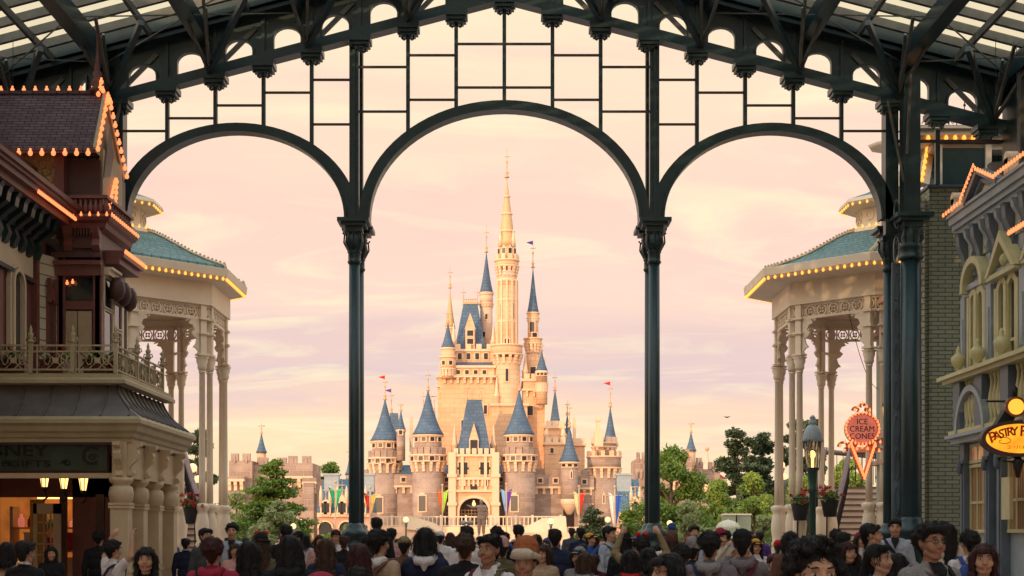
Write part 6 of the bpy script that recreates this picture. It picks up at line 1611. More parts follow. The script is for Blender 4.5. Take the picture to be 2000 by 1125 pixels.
# gable dormer on the cornice with bulbs
ztop = zcn+.37
pk = P(1905, 333, 26.0); gx = XR-.28
b = MB(); ya, yb2 = 26.6, 24.98
yk = 26.03
b.prism([(ya, ztop+.02), (yb2+.1, ztop+.02), (yk, pk.z-.05)][::-1], (gx+.12, 0, 0), (0, 1, 0), (0, 0, 1), .2)
b.build('gable_panel', M_cream, rs)
b = MB(); b.bar((gx+.05, ya+.15, ztop+.02), (gx+.05, yk, pk.z+.0), .09, .20, up=(1, 0, 0)); b.bar((gx+.05, yk, pk.z+.0), (gx+.05, yb2, ztop+.02), .09, .20, up=(1, 0, 0)); b.bar((gx+.12, ya-.05, ztop+.0), (gx+.12, yk, pk.z-.16), .07, .16, up=(1, 0, 0)); b.bar((gx+.12, yk, pk.z-.16), (gx+.12, yb2+.15, ztop), .07, .16, up=(1, 0, 0)); b.build('gable_moulding', M_navy, rs)
g0 = gx-.09
bulbs(rs, line((g0, 27.8, ztop+.04), (g0, ya+.2, ztop+.06), 7)+line((g0, ya+.15, ztop+.12), (g0, yk, pk.z+.08), 9)+line((g0, yk-.12, pk.z+.0), (g0, yb2, ztop+.08), 8)+line((g0, yb2-.12, ztop+.09), (g0, 23.4, ztop+.09), 12), .026)
bulbs(rs, line((XR-.3, 24.4, zcn-.62), (XR-.3, 23.6, zcn-.62), 8), .03)
b = MB(); b.add([(XR-.25, 27.7, ztop), (XR-.25, Yn, ztop), (XR+2, Yn, ztop+.5), (XR+2, 27.7, ztop+.5)], [(0, 1, 2, 3)]); b.bx(X(1928, 26.6), 14, 26.4, 26.6, ztop-.2, Z(322, 26.6)); b.build('shop_roof', paint('grey_roof_sheet', (.10, .09, .09), .7, .1, 1), rs)
for (y, px, py) in ((27.55, 1868, 398), (24.6, 1993, 325)):
    b = MB(); z_ = ztop+.05; b.bx(XR-.28, XR-.1, y-.10, y+.10, z_, z_+.25); b.tube([(XR-.28, y, z_+.25), (XR-.1, y, z_+.25)], .12, 12, smooth=False); b.build('acroterion', M_cream, rs)
# hanging oval sign
Ys_ = 23.6; c = P(1988, 857, Ys_)
sg = thing('oval_sign', 'glowing amber oval sign reading PASTRY PALACE with a round lamp on top', 'sign', c)
b = MB(); ro = [(.605*math.cos(a*PI/20), .29*math.sin(a*PI/20)) for a in range(40)]; ri = [(.54*math.cos(a*PI/20), .235*math.sin(a*PI/20)) for a in range(40)]
b.strip(ro, ri, c+Vector((0, .09, 0)), (1, 0, 0), (0, 0, 1), .18, True); b.build('sign_frame', M_maroond, sg)
b = MB(); b.prism(ri, c+Vector((0, .05, 0)), (1, 0, 0), (0, 0, 1), .1); b.build('sign_face', emit_var('amber_sign_face', (1.0, .50, .03), (1.0, .30, .015), 1.05, 3.0), sg)
M_let = paint('orange_red_letter', (.60, .07, .01), .5, .2, 6)
wd = 'PASTRY PALACE'
for i, chh in enumerate(wd):
    if chh == ' ': continue
    k = (i-6)/6.0
    text('lettering', chh, .19 if i not in (0, 7) else .24, TM(c+Vector((k*.42, -.058, .115-.10*k*k)), roll=-k*.32), M_let, sg, .006, off=.004)
b = MB()
for s in (-1, 1): b.tube([c+Vector((s*.25+s*.17*math.cos(a*.35)*(1-a/30), -.056, -.04+.07*math.sin(a*.35)*(1-a/30))) for a in range(22)], .006, 4)
b.build('scroll_line', M_let, sg)
text('lettering', 'ユーハイム', .075, TM(c+Vector((-.01, -.058, -.14))), M_maroond, sg, .004)
cl_ = P(1982, 795, Ys_)
b = MB(); b.tube([cl_+Vector((0, .06, 0)), cl_+Vector((0, -.06, 0))], .165, 24, smooth=False); b.build('lamp_rim', paint('brass_rim', (.25, .10, .03), .4, .2, 5), sg)
b = MB(); b.tube([cl_+Vector((0, .05, 0)), cl_+Vector((0, -.075, 0))], .125, 24, smooth=False); b.build('lamp_glass', emit('amber_lamp_glass', (1.0, .47, .05), 1.2), sg)
b = MB(); b.tube([cl_+Vector((0, 0, .16)), cl_+Vector((0, 0, .30)), cl_+Vector((0, 0, .34))], [.04, .05, .01], 8); b.tube([c+Vector((.0, 0, -.29)), c+Vector((0, 0, -.38)), c+Vector((0, 0, -.62))], [.05, .09, .03], 8)
b.bar(c+Vector((-.25, 0, -.36)), c+Vector((.6, 0, -.36)), .03); b.bar(cl_+Vector((-.42, .1, .1)), cl_+Vector((.2, .1, .1)), .03); b.bar(c+Vector((-.3, .12, .1)), c+Vector((-.1, .12, .42)), .2)
b.bar((c.x, Ys_, c.z-.36), (XR, Ys_, c.z-.36), .05); b.build('bracket', M_blk, sg)

# ------------------------------------------------------------------ green brick house beyond
Yg = 31.2
gh2 = thing('brick_house', 'tall green painted brick house with mansard dormer and iron cresting at the right', 'house', (9.6, Yg, 0))
xg0 = X(1815, Yg)
b = MB(); b.bx(xg0, 14, Yg, Yg+1.6, 0, Z(366, Yg)); b.build('brick_wall', M_gbrick, gh2)
b = MB(); b.bx(xg0-.05, 14, Yg-.05, Yg+1.65, Z(366, Yg), Z(361, Yg)); b.build('coping', M_navy, gh2)
b = MB(); b.bx(X(1797, 31.0), X(1806, 31.0), 31.0, 31.3, 0, Z(385, 31.0)); b.build('pale_brick_pier', M_lbrick, gh2)
b = MB(); b.bx(X(1806, 31.1), xg0, 31.3, 33, 0, Z(385, 31.1)); b.build('recess_wall', M_gbrick, gh2)
for (y0, z0_) in ((36.5, 1.2), (36.5, 4.2)):
    pass
xa, xb3 = X(1803, Yg+1), X(1940, Yg+1)
ya = Yg+1
b = MB(); zb_, zt3 = Z(362, ya), Z(283, ya)
b.add([(xa, ya, zb_), (13, ya, zb_), (13, ya+.6, zt3), (xa+.28, ya+.6, zt3), (xa, ya+1.9, zb_), (xa+.28, ya+1.6, zt3)], [(0, 1, 2, 3), (4, 0, 3, 5)]); mr = b.build('mansard', M_tile, gh2)
b = MB(); b.bar((xa, ya-.02, zb_), (xa+.28, ya+.58, zt3), .22, .12, up=(0, 1, 0)); b.bx(xa+.2, 13, ya+.0, ya+.6, zt3-.1, zt3+.02); b.build('mansard_frame', M_cream, mr)
b = MB(); b.bx(X(1840, ya), X(1921, ya), ya-.05, ya+.3, zb_, Z(290, ya)); b.build('dark_panel', paint('dark_green_tile', (.012, .035, .028), .5, .4, 3), mr)
b = MB(); b.bx(X(1832, ya), X(1838, ya), ya-.1, ya+.2, zb_, Z(285, ya)); b.bx(X(1922, ya), X(1934, ya), ya-.1, ya+.2, zb_, Z(285, ya)); b.build('dormer_post', M_cream, mr)
b = MB(); zt4 = Z(278, ya)
b.bx(xa-.1, 13, ya-.15, ya+1.9, zt4, zt4+.1); b.bx(xa-.2, 13, ya-.25, ya+2.0, zt4+.1, zt4+.22); b.bx(xa-.28, 13, ya-.33, ya+2.1, zt4+.22, zt4+.28); b.build('roof_cornice', M_cream, gh2)
bulbs(gh2, line((X(1808, ya), ya-.2, zt4+.04), (X(1895, ya), ya-.2, zt4+.04), 6)+line((xa-.18, ya-.1, zt4+.02), (xa-.18, ya+1.8, zt4+.02), 9)+line((xa-.05, ya-.1, zb_+.1), (xa+.2, ya+.4, zt3), 6), .045, M_bulby)
b = MB(); zc5 = zt4+.28
for i in range(26):
    x = xa-.15+i*.17
    if x > 12: break
    b.tube([(x, ya-.1, zc5), (x, ya-.1, zc5+(.62 if i % 3 == 0 else .42))], .011, 4)
    if i % 3 == 0: b.ball((x, ya-.1, zc5+.5), .035, 5, 3)
    else: b.tube([(x-.08, ya-.1, zc5+.1), (x, ya-.1, zc5+.22), (x+.08, ya-.1, zc5+.1)], .009, 4)
for i in range(9): b.tube([(xa-.15, ya-.1+i*.24, zc5), (xa-.15, ya-.1+i*.24, zc5+(.62 if i % 3 == 0 else .42))], .012, 4)
for z in (.06, .34): b.bar((xa-.15, ya-.1, zc5+z), (12, ya-.1, zc5+z), .02); b.bar((xa-.15, ya-.1, zc5+z), (xa-.15, ya+1.9, zc5+z), .02)
b.build('iron_cresting', M_blk, gh2)
b = MB(); b.lathe([(.05, 0), (.45, .12), (.5, .2), (.35, .26), (.05, .3)], (X(1735, 36), 36, Z(300, 36)), 8); b.bx(X(1790, 33)-.15, X(1790, 33)+.4, 33, 36, Z(345, 33), Z(315, 33)); b.build('side_moulding', M_cream, gh2)
# second pavilion-side house strip with lamp, behind the ice cream sign
t = thing('shop_corner', 'narrow cream shop corner with pink cornice bands behind the ice cream sign', 'shop building', (X(1760, 37), 37.5, 0))
b = MB(); b.bx(X(1741, 37), X(1790, 37), 37, 38.5, 0, Z(560, 37)); b.build('wall', paint('pale_sage_wall', (.30, .31, .24), .6, .1, 2), t)
b = MB(); 
for (a, c, e) in ((905, 897, .2), (856, 845, .25), (648, 640, .2), (590, 580, .25)): b.bx(X(1741, 37)-e, X(1790, 37), 37-e, 38.5, Z(a, 37), Z(c, 37))
b.build('cornice_band', paint('rose_band', (.5, .27, .19), .6, .1, 2), t)
c = P(1736, 808, 36.2)
t = thing('wall_lantern', 'amber lit lantern on the cream shop corner right of the ice cream sign', 'lantern', c)
b = MB(); b.lathe([(.05, -.22), (.14, -.05), (.15, .15), (.1, .2)], c, 8); b.build('lantern_glass', emit('amber_lantern_glass', (1, .45, .07), 1.4), t)
b = MB(); b.lathe([(.17, .2), (.13, .3), (.04, .36), (.06, .42), (.01, .5)], c, 8); b.tube([c+Vector((0, 0, .35)), c+Vector((.25, .3, .3))], .02, 5); b.build('lantern_cap', M_steel, t)
# rows of shops along the street nearer than and behind the camera (they shade it)
for s, x in ((-1, -8.9), (1, 9.3)):
    t = thing('street_shop_row', 'plain pale street shop wall running along the '+('castle-left' if s < 0 else 'pastry shop')+' side of the covered street', 'shop building', (x, -5, 0))
    b = MB(); b.bx(x, x+s*6, -32, 21.0, 0, 8.6); b.bx(x, x-s*.3, -32, 21.0, 3.2, 3.6); b.bx(x, x-s*.4, -32, 21.0, 7.6, 8.0); w_ = b.build('wall', M_cream if s < 0 else M_siding, t)
    for i in range(16):
        y = -30+i*3.2
        b = MB(); b.bx(x-s*.06, x, y, y+2.0, 4.4, 6.8); b.bx(x-s*.1, x, y-.1, y+2.1, 4.2, 4.4); b.build('window', M_wglass, w_)
        b = MB(); b.bx(x-s*.06, x, y-.1, y+2.3, .5, 2.8); b.build('shop_window', M_litp, w_)

# unseen town buildings left of the street, added to shade the left pavilion
t = thing('shading_town_block', 'unseen cream block of town buildings left of the street, added to shade the left pavilion', 'building', (-38, 0, 0))
b = MB(); b.bx(-62, -14.6, -40, 26, 0, 13.6); w_ = b.build('wall', M_siding, t)
b = MB(); b.bx(-62.4, -14.2, -40.4, 26.4, 13.6, 14.1); b.build('cornice', M_cream, w_)
for fl in range(3):
    for i in range(11):
        b = MB(); b.bx(-59+i*4, -57.4+i*4, 26, 26.06, 1.2+fl*4, 3.6+fl*4); b.build('window', M_wglass, w_)
# ------------------------------------------------------------------ people
M_skin = paint('skin', (.47, .255, .165), .65, .07, 9, .12, fine=160, spec=.3)
M_skind = paint('tanned_skin', (.33, .165, .10), .65, .07, 9, .12, fine=160, spec=.3)
M_lip = paint('lips', (.36, .10, .08), .4, .1, 9)
M_eyew = paint('eye_white', (.55, .52, .48), .25, .05, 9)
M_iris = paint('dark_iris', (.012, .008, .006), .15, .1, 9)
HB = hairmat('black_hair', (.010, .008, .008)); HBR = hairmat('brown_hair', (.05, .022, .012)); HM = hairmat('maroon_hair', (.045, .012, .012))
def cloths(name, c): 
    if name not in MATS: MATS[name] = cloth(name, c)
    return MATS[name]
CL = {k: cloths(k+'_cloth', v) for k, v in dict(black=(.010, .010, .012), navy=(.014, .018, .045), crimson=(.30, .018, .045), white=(.62, .56, .56), cream=(.50, .42, .33), grey=(.22, .20, .20), greypurple=(.15, .12, .13),
      beige=(.38, .26, .17), brown=(.12, .055, .035), pink=(.52, .27, .25), orange=(.65, .16, .03), blue=(.03, .07, .25), red=(.45, .015, .015), olive=(.10, .085, .045), paleblue=(.34, .38, .45), maroon=(.09, .015, .02), khaki=(.24, .17, .09), yellow=(.6, .30, .03), jeans=(.05, .07, .12), darkgrey=(.05, .05, .055), purple=(.10, .04, .2), rust=(.30, .09, .03)).items()}

def cap_pts(p0, p1, r0, r1, n=14):
    """closed tapered capsule as a mesh piece"""
    p0 = Vector(p0); p1 = Vector(p1); d = p1-p0; L = max(d.length, 1e-5); d.normalize()
    a = d.orthogonal().normalized(); b = d.cross(a)
    prof = []
    for i in range(6): t = PI/2*i/5; prof.append((-r0*math.cos(t), r0*math.sin(t)))
    for i in range(6): t = PI/2*i/5; prof.append((L+r1*math.sin(t), r1*math.cos(t)))
    vs = []; fs = []
    for (h, r) in prof:
        for k in range(n):
            th = 2*PI*k/n; vs.append(p0+d*h+(a*math.cos(th)+b*math.sin(th))*max(r, 1e-4))
    m_ = len(prof)
    for i in range(m_-1):
        for k in range(n): fs.append((i*n+k, i*n+(k+1) % n, (i+1)*n+(k+1) % n, (i+1)*n+k))
    fs.append(tuple(reversed(range(n)))); fs.append(tuple((m_-1)*n+k for k in range(n)))
    return vs, fs
def remesh(prims, voxel, smooth=2, labels=True, jitter=0):
    """prims: (label, p0, p1, r0, r1, squash) fused into one continuous skin; faces get the label of the nearest primitive"""
    V = []; Fc = []
    for pr in prims:
        lab, p0, p1, r0, r1 = pr[:5]; sq = pr[5] if len(pr) > 5 else None
        vs, fs = cap_pts(p0, p1, r0, r1)
        if sq:
            c = (Vector(p0)+Vector(p1))/2
            vs = [Vector((c.x+(v.x-c.x)*sq[0], c.y+(v.y-c.y)*sq[1], c.z+(v.z-c.z)*sq[2])) for v in vs]
        o = len(V); V += [tuple(v) for v in vs]; Fc += [tuple(o+i for i in f) for f in fs]
    me = bpy.data.meshes.new('tmp'); me.from_pydata(V, [], Fc)
    ob = bpy.data.objects.new('tmp', me); COL.objects.link(ob)
    md = ob.modifiers.new('r', 'REMESH'); md.mode = 'VOXEL'; md.voxel_size = voxel; md.use_smooth_shade = True
    if smooth: sm_ = ob.modifiers.new('s', 'SMOOTH'); sm_.iterations = smooth; sm_.factor = .5
    dg = bpy.context.evaluated_depsgraph_get()
    out = bpy.data.meshes.new_from_object(ob.evaluated_get(dg)); bpy.data.objects.remove(ob); bpy.data.meshes.remove(me)
    nV = len(out.vertices); co = np.empty(nV*3); out.vertices.foreach_get('co', co); co = co.reshape(-1, 3)
    if jitter:
        for i in range(nV):
            q = mnoise.noise(Vector(co[i])*22)+.5*mnoise.noise(Vector(co[i])*50); nn = out.vertices[i].normal
            co[i] += np.array(nn)*q*jitter
        out.vertices.foreach_set('co', co.ravel())
    if labels:
        nP = len(out.polygons); ce = np.empty(nP*3); out.polygons.foreach_get('center', ce); ce = ce.reshape(-1, 3)
        best = np.full(nP, 1e9); lab = np.zeros(nP, dtype=np.int32)
        for pr in prims:
            l, p0, p1, r0, r1 = pr[:5]; sq = np.array(pr[5] if len(pr) > 5 and pr[5] else (1, 1, 1), dtype=float)
            p0 = np.array(p0, float); p1 = np.array(p1, float); c = (p0+p1)/2
            q = c+(ce-c)/sq; d = p1-p0; LL = max(1e-9, d@d); t = np.clip(((q-p0)@d)/LL, 0, 1)
            dist = (np.linalg.norm(q-(p0+t[:, None]*d), axis=1)-(r0+(r1-r0)*t))*sq.mean()+(.004 if l == 4 else 0)
            m_ = dist < best; best[m_] = dist[m_]; lab[m_] = l
        out.polygons.foreach_set('material_index', lab)
    out.polygons.foreach_set('use_smooth', [True]*len(out.polygons))
    return out
SK, TOP, BOT, SHO, LIP = 0, 1, 2, 3, 4
def hand(wr, dr, up, curl, s):
    """palm, four unequal fingers and a thumb from the wrist along dr; up = palm normal"""
    wr = Vector(wr); dr = Vector(dr).normalized(); up = Vector(up).normalized(); sd = dr.cross(up).normalized(); up = sd.cross(dr).normalized()
    o = [(SK, wr, wr+dr*.045, .026, .030, None), (SK, wr+dr*.035-sd*.018, wr+dr*.085-sd*.026, .017, .014), (SK, wr+dr*.035+sd*.018, wr+dr*.08+sd*.026, .017, .014), (SK, wr+dr*.04, wr+dr*.085, .018, .015)]
    for i, (off, L) in enumerate(((-.030, .062), (-.010, .075), (.011, .070), (.031, .055))):
        b_ = wr+dr*.085+sd*off; d1 = (dr*math.cos(curl)+up*math.sin(curl)); d2 = (dr*math.cos(curl*2)+up*math.sin(curl*2))
        m_ = b_+d1*L*.5; o += [(SK, b_, m_, .0095, .0088), (SK, m_, m_+d2*L*.5, .0088, .0072)]
    tb = wr+dr*.03+sd*s*-.026; o += [(SK, tb, tb+(dr*.7-sd*s*.75+up*.3).normalized()*.035, .012, .0105), (SK, tb+(dr*.7-sd*s*.75+up*.3).normalized()*.035, tb+(dr*.7-sd*s*.75+up*.3).normalized()*.03+dr*.038+up*.01, .0105, .0085)]
    return o
def body(pose='down', fem=False, face=False, jacket=True, short=False):
    sw = .165 if not fem else .145; P_ = []
    j = .014 if jacket else 0
    # trunk
    P_ += [(BOT, (-.06, 0, .93), (.06, 0, .93), .115, .115, (1, .85, 1)), (TOP, (-.05, 0, 1.05), (.05, 0, 1.05), .108+j, .108+j, (1, .85, 1.0)), (TOP, (-.06, 0, 1.22), (.06, 0, 1.22), .118+j, .118+j, (1.0, .85, 1.1)),
           (TOP, (-.07, .005, 1.34), (.07, .005, 1.34), .105+j, .105+j, (1.1, .85, .9)), (TOP, (-sw, .01, 1.40), (sw, .01, 1.40), .052+j, .052+j), (TOP, (-.09, .012, 1.42), (.09, .012, 1.42), .06+j*.6, .06+j*.6), (TOP, (0, .015, 1.44), (0, .01, 1.47), .066, .056+j*.5)]
    if fem: P_ += [(TOP, (-.065, -.075, 1.27), (-.06, -.07, 1.27), .055, .05), (TOP, (.065, -.075, 1.27), (.06, -.07, 1.27), .055, .05)]
    if jacket: P_ += [(TOP, (-.075, 0, .93), (.075, 0, .93), .115, .115, (1, .9, .9))]
    # legs
    for s in (-1, 1):
        P_ += [(BOT, (s*.09, 0, .9), (s*.10, -.01, .50), .088, .062), (BOT, (s*.10, -.01, .50), (s*.105, .015, .12), .06, .045), (SHO, (s*.105, .03, .045), (s*.12, -.14, .035), .045, .036)]
    A = {'down': ((.235, .03, 1.13), (.245, -.05, .90)), 'photo': ((.27, -.10, 1.20), (.10, -.27, 1.50)), 'up': ((.33, -.06, 1.55), (.24, -.12, 1.80)), 'bag': ((.24, .02, 1.13), (.10, -.20, 1.16)), 'walk': ((.235, -.06, 1.14), (.22, -.24, 1.02))}
    for s in (-1, 1):
        po = pose
        if pose == 'bag' and s < 0: po = 'down'
        if pose == 'walk' and s < 0: po = 'down'
        e, w_ = A[po]; sh = Vector((s*(sw+.01), .01, 1.40)); e = Vector((s*e[0]*(1 if not fem else .93), e[1], e[2])); w_ = Vector((s*w_[0], w_[1], w_[2]))
        P_ += [(TOP, sh, sh.lerp(e, .5), .055+j, .047+j), (SK if short else TOP, sh.lerp(e, .5), e, .047+(0 if short else j), .040+(0 if short else j)), (SK if short else TOP, e, w_-(w_-e).normalized()*.02, .038+(0 if short else j), .028+(0 if short else j*.7)), (SK, w_-(w_-e).normalized()*.04, w_, .025, .023)]
        d = (w_-e); 
        if po in ('photo', 'up'): P_ += hand(w_, d+Vector((-s*.05, -.05, .0)), (0, -1, .2) if po == 'up' else (-s, .2, 0), .55, s)
        else: P_ += hand(w_, d, (-s, .1, 0), .25, s)
    # neck and head (face towards -Y)
    P_ += [(SK, (0, .012, 1.45), (0, -.005, 1.545), .054 if not fem else .047, .050 if not fem else .045),
           (SK, (0, .012, 1.645), (0, .018, 1.655), .088, .086, (.86, 1.03, 1.0)), (SK, (0, -.025, 1.605), (0, -.032, 1.575), .068, .052, (.92, 1, 1)), (SK, (0, -.062, 1.537), (0, -.064, 1.534), .026, .022, (1.25, .9, .9)), (SK, (-.045, -.01, 1.56), (-.02, -.055, 1.535), .022, .02), (SK, (.045, -.01, 1.56), (.02, -.055, 1.535), .022, .02),
           (SK, (-.04, -.055, 1.60), (-.036, -.062, 1.59), .030, .026), (SK, (.04, -.055, 1.60), (.036, -.062, 1.59), .030, .026),
           (SK, (-.035, -.076, 1.662), (.035, -.076, 1.662), .012, .012), (SK, (0, -.084, 1.645), (0, -.104, 1.603), .010, .0135), (SK, (-.013, -.092, 1.598), (.013, -.092, 1.598), .010, .010),
           (LIP, (-.017, -.087, 1.570), (.017, -.087, 1.570), .0085, .0085, (1, 1, .75)), (LIP, (-.014, -.084, 1.560), (.014, -.084, 1.560), .0085, .0085, (1, 1, .8)), (SK, (0, -.08, 1.552), (0, -.075, 1.545), .012, .014),
           (SK, (-.078, .018, 1.635), (-.076, .012, 1.605), .016, .011, (.6, 1, 1)), (SK, (.078, .018, 1.635), (.076, .012, 1.605), .016, .011, (.6, 1, 1))]
    return P_
BODIES = {}
def get_body(pose, fem, face, jacket, short):
    k = (pose, fem, face, jacket, short)
    if k not in BODIES: BODIES[k] = remesh(body(*k), .0075 if face else .012, 2 if face else 1)
    return BODIES[k]
HAIRS = {}
def get_hair(kind):
    if kind in HAIRS: return HAIRS[kind]
    r = random.Random(sum(map(ord, kind))); jit = .0065
    Q = [(0, (0, .030, 1.668), (0, .036, 1.672), .094, .094, (.93, 1.0, .92)), (0, (0, .062, 1.62), (0, .060, 1.57), .064, .040)]
    fringe = [(0, (-.05, -.060, 1.715), (.05, -.060, 1.712), .024, .024), (0, (-.06, -.045, 1.70), (-.076, .0, 1.66), .02, .016), (0, (.06, -.045, 1.70), (.076, .0, 1.66), .02, .016)]
    if kind == 'short':
        Q += fringe
        for _ in range(22):
            a = r.uniform(0, 6.28); p = Vector((.06*math.cos(a), .03+.07*math.sin(a), 1.70+r.uniform(-.06, .03))); Q.append((0, p, p+Vector((math.cos(a)*.012, math.sin(a)*.014, r.uniform(-.015, .008))), .028, .014))
    if kind == 'messy' or kind == 'curly':
        n, rr = (60, .026) if kind == 'messy' else (230, .024)
        Q += fringe if kind == 'messy' else []
        for _ in range(n):
            d = Vector((r.gauss(0, 1), r.gauss(0, 1)+.3, abs(r.gauss(0, 1))-.25)).normalized()
            if d.y < (-.5 if kind == 'messy' else -.3) and d.z < (.55 if kind == 'messy' else .62): continue
            k_ = .96 if kind == 'messy' else 1.22
            p = Vector((0, .025, 1.66))+Vector((d.x*.088*k_, d.y*.105*k_, d.z*.095*k_)); Q.append((0, p, p+Vector((r.uniform(-.02, .02), r.uniform(-.02, .02), r.uniform(-.02, .02))), rr*r.uniform(.6, 1), rr*.5))
        jit = .006
    if kind in ('bob', 'long', 'longwave'):
        Q += [(0, (-.045, -.066, 1.70), (.045, -.066, 1.70), .026, .026), (0, (-.03, -.075, 1.69), (.035, -.075, 1.69), .018, .018)]
        zb = {'bob': 1.50, 'long': 1.24, 'longwave': 1.20}[kind]
        for s in (-1, 1):
            Q += [(0, (s*.068, -.02, 1.68), (s*.083, -.015, 1.60), .030, .028), (0, (s*.083, -.015, 1.60), (s*.082, .0, max(zb, 1.50)), .028, .022), (0, (s*.06, .05, 1.64), (s*.07, .06, zb+.04), .05, .042)]
            if zb < 1.4: Q += [(0, (s*.085, -.01, 1.52), (s*.10, -.055, 1.34), .028, .026), (0, (s*.10, -.055, 1.34), (s*.095, -.075, 1.24), .026, .012)]
        Q += [(0, (0, .07, 1.62), (0, .095, zb), .062, .045 if kind == 'bob' else .05), (0, (-.03, .08, 1.5), (-.05, .1, zb), .04, .03), (0, (.03, .08, 1.5), (.05, .1, zb), .04, .03)]
        if kind == 'longwave':
            for _ in range(30):
                p = Vector((r.uniform(-.12, .12), .08+r.uniform(-.03, .04), r.uniform(1.16, 1.5))); Q.append((0, p, p+Vector((r.uniform(-.03, .03), .01, -.05)), .028, .012))
            jit = .008
    if kind == 'bun': Q += fringe+[(0, (0, .085, 1.75), (0, .09, 1.755), .042, .042)]
    if kind == 'tail': Q += fringe[:0]+[(0, (-.05, -.035, 1.725), (.05, -.035, 1.725), .026, .026), (0, (0, .11, 1.64), (0, .14, 1.50), .03, .035), (0, (0, .14, 1.50), (-.01, .12, 1.33), .035, .012)]
    me = remesh(Q, .008, 1, False, jit)
    # loose strands laid over the mass so that its outline is not a clean shell
    vs = []; fs = []; cen = Vector((0, .02, 1.66)); crown = Vector((0, .06, 1.76))
    nv = len(me.vertices); ns = 1500 if kind in ('long', 'longwave', 'curly') else 1000
    for _ in range(ns):
        v = me.vertices[r.randrange(nv)]; p = v.co.copy(); n = v.normal.copy()
        if kind in ('curly', 'messy'): d = Vector((r.gauss(0, 1), r.gauss(0, 1), r.gauss(0, 1)))
        else: d = (p-crown)+Vector((0, 0, -.06))+Vector((r.gauss(0, .02), r.gauss(0, .02), 0))
        d = d-n*d.dot(n)
        if d.length < 1e-4: continue
        d.normalize(); sd = n.cross(d)*r.uniform(.0016, .0034); L = r.uniform(.018, .04) if kind in ('short', 'messy', 'curly') else r.uniform(.04, .09)
        if p.y < -.06 and p.z < 1.70: L *= .3
        a = p+n*.001; m_ = a+d*L*.5+n*L*r.uniform(.04, .20); e_ = a+d*L+n*L*r.uniform(-.05, .22)+Vector((0, 0, -L*.12))
        o = len(vs); vs += [a-sd, a+sd, m_-sd*.8, m_+sd*.8, e_]; fs += [(o, o+1, o+3, o+2), (o+2, o+3, o+4)]
    ex = bpy.data.meshes.new('s'); ex.from_pydata(vs, [], fs)
    bm = bmesh.new(); bm.from_mesh(me); bm.from_mesh(ex); bm.to_mesh(me); bm.free(); bpy.data.meshes.remove(ex)
    HAIRS[kind] = me; return me
HATS = {}
def get_hat(kind):
    if kind in HATS: return HATS[kind]
    b = MB(); c = (0, .025, 0)
    if kind == 'cap': Q = [(0, (0, .03, 1.695), (0, .034, 1.70), .099, .097, (.95, 1.0, .86)), (0, (-.03, -.07, 1.70), (-.03, -.135, 1.685), .022, .016, (1, 1, .5)), (0, (.03, -.07, 1.70), (.03, -.135, 1.685), .022, .016, (1, 1, .5)), (0, (0, -.07, 1.70), (0, -.15, 1.688), .026, .018, (1, 1, .5))]
    if kind == 'beanie': Q = [(0, (0, .03, 1.70), (0, .04, 1.72), .104, .098, (.95, 1.0, 1.0)), (0, (-.06, .03, 1.675), (.06, .03, 1.675), .055, .055, (.8, 1.9, .6))]
    if kind == 'brim': Q = [(0, (0, .025, 1.72), (0, .03, 1.73), .095, .09, (.95, 1.0, .9)), (0, (0, .02, 1.69), (0, .02, 1.692), .135, .135, (1, 1.0, .13))]
    if kind == 'plush': Q = [(0, (0, .04, 1.72), (0, .045, 1.74), .110, .104, (.98, 1.05, 1.0)), (1, (-.045, -.085, 1.70), (.045, -.085, 1.70), .042, .042), (1, (-.07, -.04, 1.69), (-.10, .02, 1.68), .03, .02), (1, (.07, -.04, 1.69), (.10, .02, 1.68), .03, .02), (0, (-.06, .07, 1.83), (-.065, .07, 1.84), .02, .014), (0, (.06, .07, 1.83), (.065, .07, 1.84), .02, .014)]
    if kind == 'pom': Q = [(0, (0, .03, 1.70), (0, .04, 1.74), .104, .098, (.95, 1.0, 1.0)), (1, (0, .04, 1.87), (0, .04, 1.88), .06, .06)]
    HATS[kind] = remesh(Q, .009, 1, kind in ('plush', 'pom'), .003 if kind in ('plush', 'pom') else .001); return HATS[kind]
def link(name, me, parent, mats, loc=None):
    o = bpy.data.objects.new(name, me); COL.objects.link(o); o.parent = parent
    while len(me.materials) < len(mats): me.materials.append(mats[len(me.materials)])
    for i, m_ in enumerate(mats): o.material_slots[i].link = 'OBJECT'; o.material_slots[i].material = m_
    if loc: o.location = loc
    return o
_fp = {}
def face_parts(parent):
    if not _fp:
        for nm, bl in (('eye', lambda b: b.ball((0, 0, 0), .0125, 10, 8, (1.1, .75, .5))), ('iris', lambda b: b.ball((0, -.0060, 0), .0068, 8, 6, (1, .6, .9))), ('eyebrow', lambda b: b.tube([(-.018, .002, -.002), (0, -.004, .003), (.017, .001, 0)], [.003, .0045, .002], 6))):
            b = MB(); bl(b); o = b.build(nm, M_iris if nm != 'eye' else M_eyew); _fp[nm] = o.data; bpy.data.objects.remove(o)
    for s in (-1, 1):
        e = bpy.data.objects.new('eye', _fp['eye']); COL.objects.link(e); e.parent = parent; e.location = (s*.033, -.0765, 1.636)
        i = bpy.data.objects.new('iris', _fp['iris']); COL.objects.link(i); i.parent = e
        w_ = bpy.data.objects.new('eyebrow', _fp['eyebrow']); COL.objects.link(w_); w_.parent = parent; w_.location = (s*.034, -.087, 1.663)
USED = {}
